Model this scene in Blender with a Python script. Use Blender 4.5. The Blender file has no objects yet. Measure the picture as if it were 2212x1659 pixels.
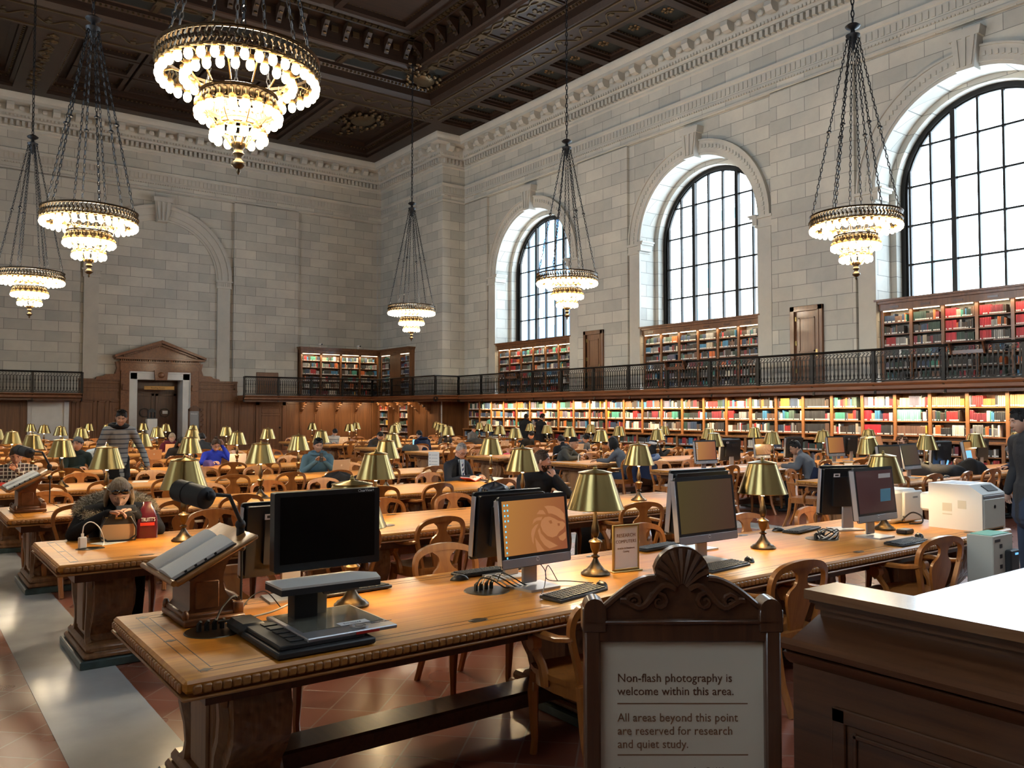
import bpy, math, random
from mathutils import Vector, Matrix, Euler
import numpy as np
random.seed(7)
SC = bpy.context.scene
COL = SC.collection
R = math.radians
PI = math.pi
# ---------------------------------------------------------------- camera
CAMX, CAMY, CAMZ = 0.0, 0.0, 1.76
YAW, PITCH = 0.6393, 0.0342
cd = bpy.data.cameras.new('camera')
cd.sensor_fit = 'HORIZONTAL'; cd.sensor_width = 36.0
cd.lens = 36.0 * 1800.0 / 2212.0
cd.clip_start = 0.05; cd.clip_end = 600
cam = bpy.data.objects.new('camera', cd); COL.objects.link(cam)
_F = Vector((math.sin(YAW)*math.cos(PITCH), math.cos(YAW)*math.cos(PITCH), math.sin(PITCH)))
_R = Vector((math.cos(YAW), -math.sin(YAW), 0)); _U = _R.cross(_F)
_m = Matrix((_R, _U, -_F)).transposed().to_4x4(); _m.translation = (CAMX, CAMY, CAMZ)
cam.matrix_world = _m
SC.camera = cam
# ---------------------------------------------------------------- view + render quality
SC.view_settings.view_transform = 'Standard'
SC.view_settings.look = 'None'
SC.view_settings.gamma = 1.0
SC.view_settings.use_curve_mapping = False
SC.view_settings.exposure = 1.2
cy = SC.cycles
cy.max_bounces = 6; cy.diffuse_bounces = 3; cy.glossy_bounces = 3; cy.transmission_bounces = 4
cy.transparent_max_bounces = 12
cy.caustics_reflective = False; cy.caustics_refractive = False
cy.sample_clamp_indirect = 4.0; cy.sample_clamp_direct = 12.0
cy.use_adaptive_sampling = True; cy.adaptive_threshold = 0.05
cy.use_denoising = True
try: cy.use_light_tree = True
except Exception: pass
# ---------------------------------------------------------------- sky (overcast winter daylight)
SKY = 6.5
w = bpy.data.worlds.new('sky'); SC.world = w; w.use_nodes = True
bg = w.node_tree.nodes['Background']
bg.inputs[0].default_value = (0.74, 0.88, 1.0, 1); bg.inputs[1].default_value = SKY
BAYS = [27.13, 18.33, 9.53, 0.73]        # window bay centres along the room
XR, XL, YF, YB = 21.05, -2.57, 37.9, -2.6
BLX, BLY = 19.85, 31.97                   # stone block in the far corner
def arealight(name, loc, rot, sx, sy, power, col, portal=False, spread=None):
    l = bpy.data.lights.new(name, 'AREA'); l.shape = 'RECTANGLE'; l.size = sx; l.size_y = sy
    l.energy = power; l.color = col
    if portal: l.cycles.is_portal = True
    if spread: l.spread = spread
    o = bpy.data.objects.new(name, l); COL.objects.link(o); o.location = loc; o.rotation_euler = rot
    return o
for i, yc in enumerate(BAYS):
    arealight('window_portal', (XR+1.35, yc, 7.5), (0, PI/2, 0), 5.6, 4.8, 1, (1, 1, 1), True)
    arealight('window_portal', (XL-1.35, yc, 7.5), (0, -PI/2, 0), 5.6, 4.8, 1, (1, 1, 1), True)
CH_POWER = 250.0        # each chandelier
STRIP_POWER = 8.5      # warm strips over the bookcases, per metre
WARM = (1.0, 0.76, 0.46)
# ================================================================ materials
MATS = {}
def nt(name):
    m = bpy.data.materials.new(name); m.use_nodes = True
    t = m.node_tree; b = t.nodes['Principled BSDF']; MATS[name] = m
    return m, t, b
def L(t, a, b): t.links.new(a, b)
def mat(name, col, rough=0.5, metal=0.0, coat=0.0, spec=0.5, emit=None, es=1.0, bump=0.0, bscale=60.0, sheen=0.0, vary=0.0, vscale=8.0, stretch=None):
    m, t, b = nt(name)
    c = (col[0], col[1], col[2], 1)
    b.inputs['Base Color'].default_value = c
    b.inputs['Roughness'].default_value = rough; b.inputs['Metallic'].default_value = metal
    b.inputs['Coat Weight'].default_value = coat; b.inputs['Coat Roughness'].default_value = 0.12
    b.inputs['Specular IOR Level'].default_value = spec
    if sheen: b.inputs['Sheen Weight'].default_value = sheen
    if emit:
        b.inputs['Emission Color'].default_value = (*emit, 1); b.inputs['Emission Strength'].default_value = es
    if bump or vary:
        tc = t.nodes.new('ShaderNodeTexCoord'); n = t.nodes.new('ShaderNodeTexNoise')
        mp = t.nodes.new('ShaderNodeMapping'); L(t, tc.outputs['Object'], mp.inputs[0])
        if stretch: mp.inputs['Scale'].default_value = stretch
        L(t, mp.outputs[0], n.inputs['Vector'])
        n.inputs['Scale'].default_value = bscale if bump else vscale; n.inputs['Detail'].default_value = 4
        if bump:
            bp = t.nodes.new('ShaderNodeBump'); bp.inputs['Strength'].default_value = bump; bp.inputs['Distance'].default_value = 0.01
            L(t, n.outputs[0], bp.inputs['Height']); L(t, bp.outputs[0], b.inputs['Normal'])
        if vary:
            n2 = t.nodes.new('ShaderNodeTexNoise'); n2.inputs['Scale'].default_value = vscale; n2.inputs['Detail'].default_value = 5
            L(t, mp.outputs[0], n2.inputs['Vector'])
            r = t.nodes.new('ShaderNodeValToRGB')
            r.color_ramp.elements[0].position = 0.3; r.color_ramp.elements[1].position = 0.7
            r.color_ramp.elements[0].color = tuple(x*(1-vary) for x in col)+(1,)
            r.color_ramp.elements[1].color = tuple(min(1, x*(1+vary)) for x in col)+(1,)
            L(t, n2.outputs[0], r.inputs[0]); L(t, r.outputs[0], b.inputs['Base Color'])
    return m
def wood(name, c1, c2, rough=0.35, coat=0.0, scale=3.0, axis=0, planks=None, bump=0.05, carve=0.0):
    """grain stretched along an axis (0 x, 1 y, 2 z) of the object's own coordinates"""
    m, t, b = nt(name)
    tc = t.nodes.new('ShaderNodeTexCoord'); mp = t.nodes.new('ShaderNodeMapping')
    s = [1, 1, 1]; s[axis] = 0.06
    mp.inputs['Scale'].default_value = [x*scale*8 for x in s]
    L(t, tc.outputs['Object'], mp.inputs[0])
    n = t.nodes.new('ShaderNodeTexNoise'); n.inputs['Scale'].default_value = 1.0; n.inputs['Detail'].default_value = 8
    n.inputs['Roughness'].default_value = 0.65; n.inputs['Distortion'].default_value = 0.6
    L(t, mp.outputs[0], n.inputs['Vector'])
    r = t.nodes.new('ShaderNodeValToRGB'); e = r.color_ramp.elements
    e[0].position = 0.32; e[1].position = 0.68; e[0].color = (*c1, 1); e[1].color = (*c2, 1)
    L(t, n.outputs[0], r.inputs[0]); src = r.outputs[0]
    if planks:
        br = t.nodes.new('ShaderNodeTexBrick'); L(t, tc.outputs['Object'], br.inputs['Vector'])
        br.inputs['Scale'].default_value = 1.0; br.inputs['Brick Width'].default_value = planks[0]; br.inputs['Row Height'].default_value = planks[1]
        br.inputs['Mortar Size'].default_value = 0.0006
        br.inputs['Color1'].default_value = (0.86, 0.86, 0.86, 1); br.inputs['Color2'].default_value = (1.16, 1.12, 1.08, 1); br.inputs['Mortar'].default_value = (0.8, 0.78, 0.76, 1)
        mx = t.nodes.new('ShaderNodeMix'); mx.data_type = 'RGBA'; mx.blend_type = 'MULTIPLY'; mx.inputs[0].default_value = 1
        L(t, src, mx.inputs[6]); L(t, br.outputs[0], mx.inputs[7]); src = mx.outputs[2]
    L(t, src, b.inputs['Base Color'])
    b.inputs['Roughness'].default_value = rough; b.inputs['Coat Weight'].default_value = coat; b.inputs['Coat Roughness'].default_value = 0.1
    h = n.outputs[0]
    bp = t.nodes.new('ShaderNodeBump'); bp.inputs['Strength'].default_value = bump; bp.inputs['Distance'].default_value = 0.004
    if carve:
        v = t.nodes.new('ShaderNodeTexVoronoi'); v.feature = 'SMOOTH_F1'; v.inputs['Scale'].default_value = carve
        L(t, tc.outputs['Object'], v.inputs['Vector']); h = v.outputs['Distance']
        bp.inputs['Strength'].default_value = 0.9; bp.inputs['Distance'].default_value = 0.02
    L(t, h, bp.inputs['Height']); L(t, bp.outputs[0], b.inputs['Normal'])
    return m
def stone(name, ca, cb, bw=0.95, bh=0.42, mort=0.009, tint=(0.84, 0.85, 0.86), mortc=0.5, plain=False):
    m, t, b = nt(name)
    g = t.nodes.new('ShaderNodeNewGeometry'); sp = t.nodes.new('ShaderNodeSeparateXYZ'); L(t, g.outputs['Position'], sp.inputs[0])
    ad = t.nodes.new('ShaderNodeMath'); ad.operation = 'ADD'; L(t, sp.outputs[0], ad.inputs[0]); L(t, sp.outputs[1], ad.inputs[1])
    cm = t.nodes.new('ShaderNodeCombineXYZ'); L(t, ad.outputs[0], cm.inputs[0]); L(t, sp.outputs[2], cm.inputs[1])
    n = t.nodes.new('ShaderNodeTexNoise'); n.inputs['Scale'].default_value = 0.55; n.inputs['Detail'].default_value = 9; n.inputs['Roughness'].default_value = 0.7
    L(t, g.outputs['Position'], n.inputs['Vector'])
    r = t.nodes.new('ShaderNodeValToRGB'); e = r.color_ramp.elements; e[0].position = 0.35; e[1].position = 0.66
    e[0].color = (*tint, 1); e[1].color = (1.06, 1.05, 1.03, 1); L(t, n.outputs[0], r.inputs[0])
    if plain:
        rgb = t.nodes.new('ShaderNodeRGB'); rgb.outputs[0].default_value = tuple((a+b_)/2 for a, b_ in zip(ca, cb))+(1,); src = rgb.outputs[0]
    else:
        br = t.nodes.new('ShaderNodeTexBrick'); L(t, cm.outputs[0], br.inputs['Vector'])
        br.inputs['Scale'].default_value = 1; br.inputs['Brick Width'].default_value = bw; br.inputs['Row Height'].default_value = bh
        br.inputs['Mortar Size'].default_value = mort; br.inputs['Mortar Smooth'].default_value = 0.3
        br.inputs['Color1'].default_value = (*ca, 1); br.inputs['Color2'].default_value = (*cb, 1)
        br.inputs['Mortar'].default_value = tuple(x*mortc for x in ca)+(1,)
        src = br.outputs[0]
        bp = t.nodes.new('ShaderNodeBump'); bp.invert = True; bp.inputs['Strength'].default_value = 0.35; bp.inputs['Distance'].default_value = 0.01
        L(t, br.outputs['Fac'], bp.inputs['Height']); L(t, bp.outputs[0], b.inputs['Normal'])
    mx = t.nodes.new('ShaderNodeMix'); mx.data_type = 'RGBA'; mx.blend_type = 'MULTIPLY'; mx.inputs[0].default_value = 1
    L(t, src, mx.inputs[6]); L(t, r.outputs[0], mx.inputs[7]); L(t, mx.outputs[2], b.inputs['Base Color'])
    b.inputs['Roughness'].default_value = 0.75
    return m
def striped(name, ca, cb, scale, rough=0.9, axis='Z', thick=0.5, dist=0.0):
    m, t, b = nt(name)
    tc = t.nodes.new('ShaderNodeTexCoord'); wv = t.nodes.new('ShaderNodeTexWave'); wv.bands_direction = axis
    wv.inputs['Scale'].default_value = scale; wv.inputs['Distortion'].default_value = dist; wv.inputs['Detail Scale'].default_value = 3
    L(t, tc.outputs['Object'], wv.inputs['Vector'])
    r = t.nodes.new('ShaderNodeValToRGB'); r.color_ramp.interpolation = 'CONSTANT'; e = r.color_ramp.elements
    e[0].color = (*ca, 1); e[1].position = thick; e[1].color = (*cb, 1)
    L(t, wv.outputs[0], r.inputs[0]); L(t, r.outputs[0], b.inputs['Base Color']); b.inputs['Roughness'].default_value = rough
    return m
M_stone = stone('ashlar_stone', (0.43, 0.42, 0.38), (0.58, 0.555, 0.49))
M_stone2 = stone('carved_stone', (0.50, 0.48, 0.43), (0.52, 0.50, 0.45), plain=True)
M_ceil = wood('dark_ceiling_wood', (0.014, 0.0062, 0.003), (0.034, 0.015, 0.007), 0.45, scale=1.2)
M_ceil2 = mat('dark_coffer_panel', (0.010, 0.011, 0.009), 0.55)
M_gold = mat('aged_gilding', (0.34, 0.20, 0.07), 0.42, 0.8, bump=0.5, bscale=30)
M_gold2 = mat('dull_gilded_relief', (0.13, 0.085, 0.042), 0.38, 0.75, bump=1.0, bscale=14)
M_oak = wood('panelling_oak', (0.10, 0.038, 0.013), (0.20, 0.082, 0.028), 0.42, coat=0.15, scale=1.5, axis=2)
M_oakh = wood('panelling_oak_horizontal', (0.11, 0.04, 0.014), (0.22, 0.085, 0.028), 0.42, coat=0.15, scale=1.5, axis=1)
M_carve = wood('carved_oak', (0.10, 0.038, 0.013), (0.18, 0.075, 0.026), 0.45, coat=0.1, scale=2, axis=2, carve=9)
M_case = wood('bookcase_oak', (0.20, 0.075, 0.02), (0.34, 0.14, 0.04), 0.4, coat=0.2, scale=2, axis=2)
M_tab = wood('polished_table_oak', (0.50, 0.178, 0.018), (0.70, 0.30, 0.036), 0.42, coat=0.18, scale=2.2, axis=0, planks=(1.1, 0.31), bump=0.02)
M_tabedge = wood('table_edge_oak', (0.25, 0.10, 0.022), (0.40, 0.17, 0.04), 0.4, coat=0.15, scale=3, axis=0)
M_leg = wood('carved_table_leg_oak', (0.13, 0.055, 0.02), (0.24, 0.11, 0.04), 0.45, coat=0.15, scale=3, axis=2, carve=26)
M_leg2 = wood('table_leg_oak', (0.15, 0.062, 0.022), (0.26, 0.12, 0.042), 0.45, coat=0.15, scale=3, axis=2)
M_chair = wood('honey_chair_oak', (0.27, 0.088, 0.018), (0.40, 0.145, 0.03), 0.34, coat=0.35, scale=3, axis=2)
M_chair2 = wood('brown_chair_oak', (0.14, 0.048, 0.013), (0.23, 0.085, 0.022), 0.32, coat=0.4, scale=3, axis=2)
M_dark = wood('dark_walnut', (0.05, 0.018, 0.008), (0.105, 0.04, 0.016), 0.33, coat=0.35, scale=2.5, axis=1)
M_darkv = wood('dark_walnut_upright', (0.05, 0.018, 0.008), (0.105, 0.04, 0.016), 0.33, coat=0.35, scale=2.5, axis=2)
M_darkc = wood('dark_carved_walnut', (0.045, 0.018, 0.008), (0.085, 0.034, 0.014), 0.36, coat=0.3, scale=2.5, axis=2, carve=38)
M_ctop = wood('counter_top_walnut', (0.13, 0.055, 0.022), (0.22, 0.10, 0.042), 0.25, coat=0.4, scale=2, axis=1, bump=0.01)
M_inlay = mat('dark_inlay', (0.06, 0.03, 0.015), 0.4)
M_iron = mat('dark_iron', (0.022, 0.020, 0.018), 0.42, 0.7)
M_chain = mat('blackened_chain', (0.018, 0.018, 0.02), 0.5, 0.6)
M_marble = mat('pale_marble', (0.50, 0.50, 0.49), 0.22, coat=0.3, vary=0.12, vscale=2.5)
M_green = mat('dark_green_marble', (0.035, 0.06, 0.055), 0.3, coat=0.3, vary=0.5, vscale=9)
M_whitem = mat('white_marble', (0.62, 0.62, 0.60), 0.45, vary=0.06, vscale=3)
M_black = mat('black_plastic', (0.012, 0.012, 0.013), 0.38)
M_blackm = mat('matt_black', (0.02, 0.02, 0.021), 0.55)
M_scr_off = mat('dark_screen', (0.004, 0.004, 0.004), 0.18, spec=0.4)
M_silver = mat('silver_plastic', (0.42, 0.42, 0.44), 0.35, 0.6)
M_grey = mat('grey_plastic', (0.22, 0.22, 0.23), 0.45)
M_white = mat('white_plastic', (0.68, 0.67, 0.63), 0.4)
M_beige = mat('beige_metal', (0.50, 0.48, 0.40), 0.5)
M_paper = mat('paper', (0.74, 0.73, 0.70), 0.8)
M_page = striped('printed_page', (0.66, 0.66, 0.65), (0.78, 0.77, 0.75), 38, axis='Y', thick=0.5, dist=1.5)
M_ink = mat('ink_brown', (0.10, 0.035, 0.012), 0.7)
M_ink2 = mat('ink_tan', (0.20, 0.09, 0.04), 0.7)
M_inkb = mat('ink_dark', (0.03, 0.02, 0.015), 0.7)
M_whiteink = mat('white_ink', (0.75, 0.75, 0.75), 0.6)
M_blue = mat('blue_notice', (0.12, 0.38, 0.55), 0.5)
M_red = mat('red_plastic', (0.5, 0.03, 0.02), 0.4)
M_rubber = mat('black_rubber', (0.015, 0.015, 0.015), 0.6)
M_wcable = mat('white_cable', (0.7, 0.7, 0.68), 0.5)
M_brassframe = mat('brass_sign_frame', (0.42, 0.31, 0.12), 0.35, 0.85)
M_bronze = mat('dark_bronze', (0.085, 0.06, 0.035), 0.34, 0.85)
M_bulb = mat('frosted_bulb', (0.9, 0.85, 0.7), 0.4, emit=(1.0, 0.80, 0.50), es=12.0)
M_lampbulb = mat('desk_bulb', (0.9, 0.85, 0.7), 0.4, emit=(1.0, 0.78, 0.45), es=12.0)
M_strip = mat('light_strip', (0.9, 0.85, 0.7), 0.4, emit=(1.0, 0.78, 0.5), es=3.0)
M_skin = mat('skin_light', (0.52, 0.30, 0.21), 0.5); M_skin.node_tree.nodes['Principled BSDF'].inputs['Subsurface Weight'].default_value = 0.0
M_skin2 = mat('skin_tan', (0.42, 0.235, 0.15), 0.5)
M_skind = mat('skin_deep', (0.14, 0.07, 0.045), 0.5)
M_eye = mat('eye_white', (0.7, 0.68, 0.66), 0.3); M_pupil = mat('pupil', (0.03, 0.02, 0.015), 0.25)
M_lip = mat('lip', (0.38, 0.14, 0.11), 0.5)
for _n in (M_bulb, M_lampbulb, M_strip):
    try: _n.cycles.emission_sampling = 'NONE'
    except Exception: pass
def mk_brass(name, col, rough):
    m, t, b = nt(name)
    b.inputs['Base Color'].default_value = (*col, 1); b.inputs['Metallic'].default_value = 1.0; b.inputs['Roughness'].default_value = rough
    b.inputs['Anisotropic'].default_value = 0.9; b.inputs['Anisotropic Rotation'].default_value = 0.25
    tg = t.nodes.new('ShaderNodeTangent'); tg.direction_type = 'RADIAL'; tg.axis = 'Z'
    L(t, tg.outputs[0], b.inputs['Tangent'])
    tc = t.nodes.new('ShaderNodeTexCoord'); mp = t.nodes.new('ShaderNodeMapping'); mp.inputs['Scale'].default_value = (6, 6, 260)
    L(t, tc.outputs['Object'], mp.inputs[0]); n = t.nodes.new('ShaderNodeTexNoise'); n.inputs['Scale'].default_value = 2; L(t, mp.outputs[0], n.inputs['Vector'])
    bp = t.nodes.new('ShaderNodeBump'); bp.inputs['Strength'].default_value = 0.06; bp.inputs['Distance'].default_value = 0.002
    L(t, n.outputs[0], bp.inputs['Height']); L(t, bp.outputs[0], b.inputs['Normal'])
    return m
M_brass = mk_brass('brushed_brass', (0.40, 0.295, 0.115), 0.33)
def mk_floor():
    m, t, b = nt('terracotta_tiles')
    g = t.nodes.new('ShaderNodeNewGeometry'); mp = t.nodes.new('ShaderNodeMapping'); mp.inputs['Rotation'].default_value = (0, 0, R(45))
    L(t, g.outputs['Position'], mp.inputs[0])
    br = t.nodes.new('ShaderNodeTexBrick'); br.offset = 0.0; L(t, mp.outputs[0], br.inputs['Vector'])
    br.inputs['Scale'].default_value = 1; br.inputs['Brick Width'].default_value = 0.30; br.inputs['Row Height'].default_value = 0.30
    br.inputs['Mortar Size'].default_value = 0.005; br.inputs['Color1'].default_value = (0.20, 0.058, 0.032, 1)
    br.inputs['Color2'].default_value = (0.30, 0.095, 0.055, 1); br.inputs['Mortar'].default_value = (0.30, 0.20, 0.15, 1)
    n = t.nodes.new('ShaderNodeTexNoise'); n.inputs['Scale'].default_value = 1.5; n.inputs['Detail'].default_value = 2; L(t, g.outputs['Position'], n.inputs['Vector'])
    L(t, br.outputs[0], b.inputs['Base Color'])
    r = t.nodes.new('ShaderNodeMapRange'); r.inputs[3].default_value = 0.25; r.inputs[4].default_value = 0.31
    L(t, n.outputs[0], r.inputs[0]); L(t, r.outputs[0], b.inputs['Roughness'])
    bp = t.nodes.new('ShaderNodeBump'); bp.invert = True; bp.inputs['Strength'].default_value = 0.25; bp.inputs['Distance'].default_value = 0.004
    L(t, br.outputs['Fac'], bp.inputs['Height']); L(t, bp.outputs[0], b.inputs['Normal'])
    b.inputs['Coat Weight'].default_value = 0.25; b.inputs['Coat Roughness'].default_value = 0.15
    return m
M_floor = mk_floor()
def mk_glass():
    m, t, b = nt('window_glass')
    tr = t.nodes.new('ShaderNodeBsdfTransparent'); tr.inputs[0].default_value = (0.93, 0.97, 1.0, 1)
    gl = t.nodes.new('ShaderNodeBsdfGlossy'); gl.inputs['Roughness'].default_value = 0.03
    f = t.nodes.new('ShaderNodeFresnel'); f.inputs[0].default_value = 1.45
    mx = t.nodes.new('ShaderNodeMixShader'); L(t, f.outputs[0], mx.inputs[0]); L(t, tr.outputs[0], mx.inputs[1]); L(t, gl.outputs[0], mx.inputs[2])
    L(t, mx.outputs[0], t.nodes['Material Output'].inputs[0]); return m
M_glass = mk_glass()
def mk_books(name, attr):
    m, t, b = nt(name)
    if attr:
        a = t.nodes.new('ShaderNodeAttribute'); a.attribute_name = 'cloth'; src = a.outputs['Color']
    else:
        a = t.nodes.new('ShaderNodeObjectInfo'); src = a.outputs['Color']
    L(t, src, b.inputs['Base Color']); b.inputs['Roughness'].default_value = 0.55
    return m
M_book = mk_books('book_cloth', False); M_bookn = mk_books('book_cloth_mixed', True)
# ================================================================ mesh builder
TS = bpy.data.scenes.new('workbench')      # small scratch scene for evaluating text and body surfaces
def crom(P, k=3):
    """smooth curve through 2D or 3D points"""
    P = [Vector(p) for p in P]; out = []
    for i in range(len(P)-1):
        p0, p1, p2, p3 = P[max(i-1, 0)], P[i], P[i+1], P[min(i+2, len(P)-1)]
        for j in range(k):
            t = j/k; out.append(tuple(.5*((2*p1)+(-p0+p2)*t+(2*p0-5*p1+4*p2-p3)*t*t+(-p0+3*p1-3*p2+p3)*t**3)))
    out.append(tuple(P[-1])); return out
class MB:
    def __init__(s): s.v = []; s.f = []; s.mi = []; s.M = Matrix.Identity(4); s.col = None; s.cols = []
    def add(s, vs, fs, mat=0):
        o = len(s.v); M = s.M
        s.v += [tuple(M @ Vector(p)) for p in vs]
        flip = M.determinant() < 0
        for f in fs:
            f = [i+o for i in f]
            if flip: f.reverse()
            s.f.append(f); s.mi.append(mat)
            if s.col is not None: s.cols.append(s.col)
    def box(s, c, d, mat=0, b=0.0, rz=0.0, rx=0.0, ry=0.0):
        x, y, z = (k/2 for k in d)
        if b <= 0:
            vs = [(-x,-y,-z),(x,-y,-z),(x,y,-z),(-x,y,-z),(-x,-y,z),(x,-y,z),(x,y,z),(-x,y,z)]
            fs = [(0,3,2,1),(4,5,6,7),(0,1,5,4),(1,2,6,5),(2,3,7,6),(3,0,4,7)]
        else:
            b = min(b, x*.9, y*.9, z*.9); vs = []; idx = {}
            for sx in (-1, 1):
                for sy in (-1, 1):
                    for sz in (-1, 1):
                        for a in range(3):
                            k = [sx*x, sy*y, sz*z]
                            for q in range(3):
                                if q != a: k[q] -= (sx, sy, sz)[q]*b
                            idx[(sx, sy, sz, a)] = len(vs); vs.append(tuple(k))
            fs = []
            for a in range(3):
                p, q = (a+1) % 3, (a+2) % 3
                for sg in (-1, 1):
                    l = []
                    for u, w_ in ((-1,-1),(1,-1),(1,1),(-1,1)):
                        k = [0, 0, 0]; k[a] = sg; k[p] = u; k[q] = w_; l.append(idx[(*k, a)])
                    if sg < 0: l.reverse()
                    fs.append(l)
                for u in (-1, 1):
                    for w_ in (-1, 1):
                        def g(e, ax):
                            k = [0, 0, 0]; k[a] = e; k[p] = u; k[q] = w_; return idx[(*k, ax)]
                        l = [g(-1, p), g(1, p), g(1, q), g(-1, q)]
                        if u*w_ > 0: l.reverse()
                        fs.append(l)
            for sx in (-1, 1):
                for sy in (-1, 1):
                    for sz in (-1, 1):
                        l = [idx[(sx, sy, sz, a)] for a in range(3)]
                        if sx*sy*sz < 0: l.reverse()
                        fs.append(l)
        T = Matrix.Translation(c) @ Euler((rx, ry, rz)).to_matrix().to_4x4()
        s.add([tuple(T @ Vector(v)) for v in vs], fs, mat)
    def rng(s, x0, x1, y0, y1, z0, z1, mat=0, b=0.0):
        s.box(((x0+x1)/2, (y0+y1)/2, (z0+z1)/2), (abs(x1-x0), abs(y1-y0), abs(z1-z0)), mat, b)
    def lathe(s, prof, n=16, o=(0, 0, 0), mat=0, sq=1.0, cap=True):
        vs = []; fs = []
        for r, z in prof:
            for i in range(n):
                a = 2*PI*i/n; vs.append((o[0]+r*math.cos(a), o[1]+r*sq*math.sin(a), o[2]+z))
        for k in range(len(prof)-1):
            for i in range(n):
                j = (i+1) % n; fs.append((k*n+i, k*n+j, (k+1)*n+j, (k+1)*n+i))
        if cap:
            if prof[0][0] > 1e-5: fs.append(list(range(n))[::-1])
            if prof[-1][0] > 1e-5: fs.append([(len(prof)-1)*n+i for i in range(n)])
        s.add(vs, fs, mat)
    def tube(s, pts, r, n=8, mat=0, flat=1.0, up=(0, 0, 1), closed=False, cap=True):
        P = [Vector(p) for p in pts]; k = len(P); rr = r if isinstance(r, (list, tuple)) else [r]*k
        vs = []; fs = []; U = Vector(up); pu = None
        for i, p in enumerate(P):
            if closed: d = P[(i+1) % k]-P[i-1]
            else: d = P[min(i+1, k-1)]-P[max(i-1, 0)]
            if d.length < 1e-9: d = Vector((0, 0, 1))
            d.normalize()
            if pu is not None and (pu-d*pu.dot(d)).length > 1e-3: sdd = d.cross((pu-d*pu.dot(d)).normalized())
            else: sdd = d.cross(U)
            if sdd.length < 1e-3: sdd = d.cross(Vector((1, 0, 0)) if abs(d.x) < .9 else Vector((0, 1, 0)))
            sdd.normalize(); u2 = sdd.cross(d); pu = u2
            for j in range(n):
                a = 2*PI*(j+.5)/n; vs.append(tuple(p+sdd*math.cos(a)*rr[i]+u2*math.sin(a)*rr[i]*flat))
        m_ = k if closed else k-1
        for i in range(m_):
            i2 = (i+1) % k
            for j in range(n):
                j2 = (j+1) % n; fs.append((i*n+j, i*n+j2, i2*n+j2, i2*n+j))
        if cap and not closed:
            fs.append(list(range(n))[::-1]); fs.append([(k-1)*n+j for j in range(n)])
        s.add(vs, fs, mat)
    def prism(s, out, d0, d1, ax='y', mat=0):
        """outline of (a,b) points pushed from d0 to d1 along ax; ax y: (x,z), ax x: (y,z), ax z: (x,y)"""
        def P(a, b, d): return {'y': (a, d, b), 'x': (d, a, b), 'z': (a, b, d)}[ax]
        n = len(out); vs = [P(a, b, d0) for a, b in out]+[P(a, b, d1) for a, b in out]
        fs = [list(range(n)), [n+i for i in range(n)][::-1]]+[(i, n+i, n+(i+1) % n, (i+1) % n) for i in range(n)]
        area = sum(out[i][0]*out[(i+1) % n][1]-out[(i+1) % n][0]*out[i][1] for i in range(n))
        sgn = area*(1 if d1 > d0 else -1)*(-1 if ax == 'y' else 1)
        if sgn > 0: fs = [list(f)[::-1] for f in fs]
        s.add(vs, fs, mat)
    def sphere(s, c, r, n=12, m=8, mat=0):
        if not isinstance(r, (tuple, list)): r = (r, r, r)
        vs = [(c[0], c[1], c[2]-r[2])]; fs = []
        for k in range(1, m):
            t = -PI/2+PI*k/m
            for i in range(n):
                a = 2*PI*i/n; vs.append((c[0]+r[0]*math.cos(t)*math.cos(a), c[1]+r[1]*math.cos(t)*math.sin(a), c[2]+r[2]*math.sin(t)))
        vs.append((c[0], c[1], c[2]+r[2])); e = len(vs)-1
        for i in range(n): fs.append((0, 1+(i+1) % n, 1+i)); fs.append((e, e-n+i, e-n+(i+1) % n))
        for k in range(m-2):
            for i in range(n):
                j = (i+1) % n; fs.append((1+k*n+i, 1+k*n+j, 1+(k+1)*n+j, 1+(k+1)*n+i))
        s.add(vs, fs, mat)
    def grid(s, fn, nu, nv, mat=0, closeu=False):
        vs = [fn(i/nu, j/nv) for j in range(nv+1) for i in range(nu+(0 if closeu else 1))]; c = nu+(0 if closeu else 1); fs = []
        for j in range(nv):
            for i in range(nu):
                i2 = (i+1) % c; fs.append((j*c+i, j*c+i2, (j+1)*c+i2, (j+1)*c+i))
        s.add(vs, fs, mat)
    def mesh(s, name, mats, smooth=35):
        me = bpy.data.meshes.new(name); me.from_pydata(s.v, [], s.f)
        for m in (mats if isinstance(mats, (list, tuple)) else [mats]): me.materials.append(m)
        me.polygons.foreach_set('material_index', s.mi)
        if s.cols and len(s.cols) == len(s.f):
            at = me.color_attributes.new('cloth', 'FLOAT_COLOR', 'CORNER'); arr = []
            for f, c in zip(s.f, s.cols): arr += list(c)*len(f)
            at.data.foreach_set('color', arr)
        if smooth:
            me.shade_smooth(); me.set_sharp_from_angle(angle=R(smooth))
        me.update(); return me
    def build(s, name, mats, parent=None, smooth=35, loc=None):
        return link(name, s.mesh(name, mats, smooth), parent, loc)
def link(name, me, parent=None, loc=None):
    o = bpy.data.objects.new(name, me); COL.objects.link(o)
    if parent is not None: o.parent = parent
    if loc is not None: o.location = loc
    return o
def empty(name, loc=(0, 0, 0), rz=0.0):
    o = bpy.data.objects.new(name, None); COL.objects.link(o); o.location = loc; o.rotation_euler = (0, 0, rz); o.empty_display_size = .1
    return o
def tag(o, label, cat, group=None):
    o['label'] = label; o['category'] = cat
    if group: o['group'] = group
    return o
def struct(o, label=None):
    o['kind'] = 'structure'
    if label: o['label'] = label
    return o
KIDS = {}
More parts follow.
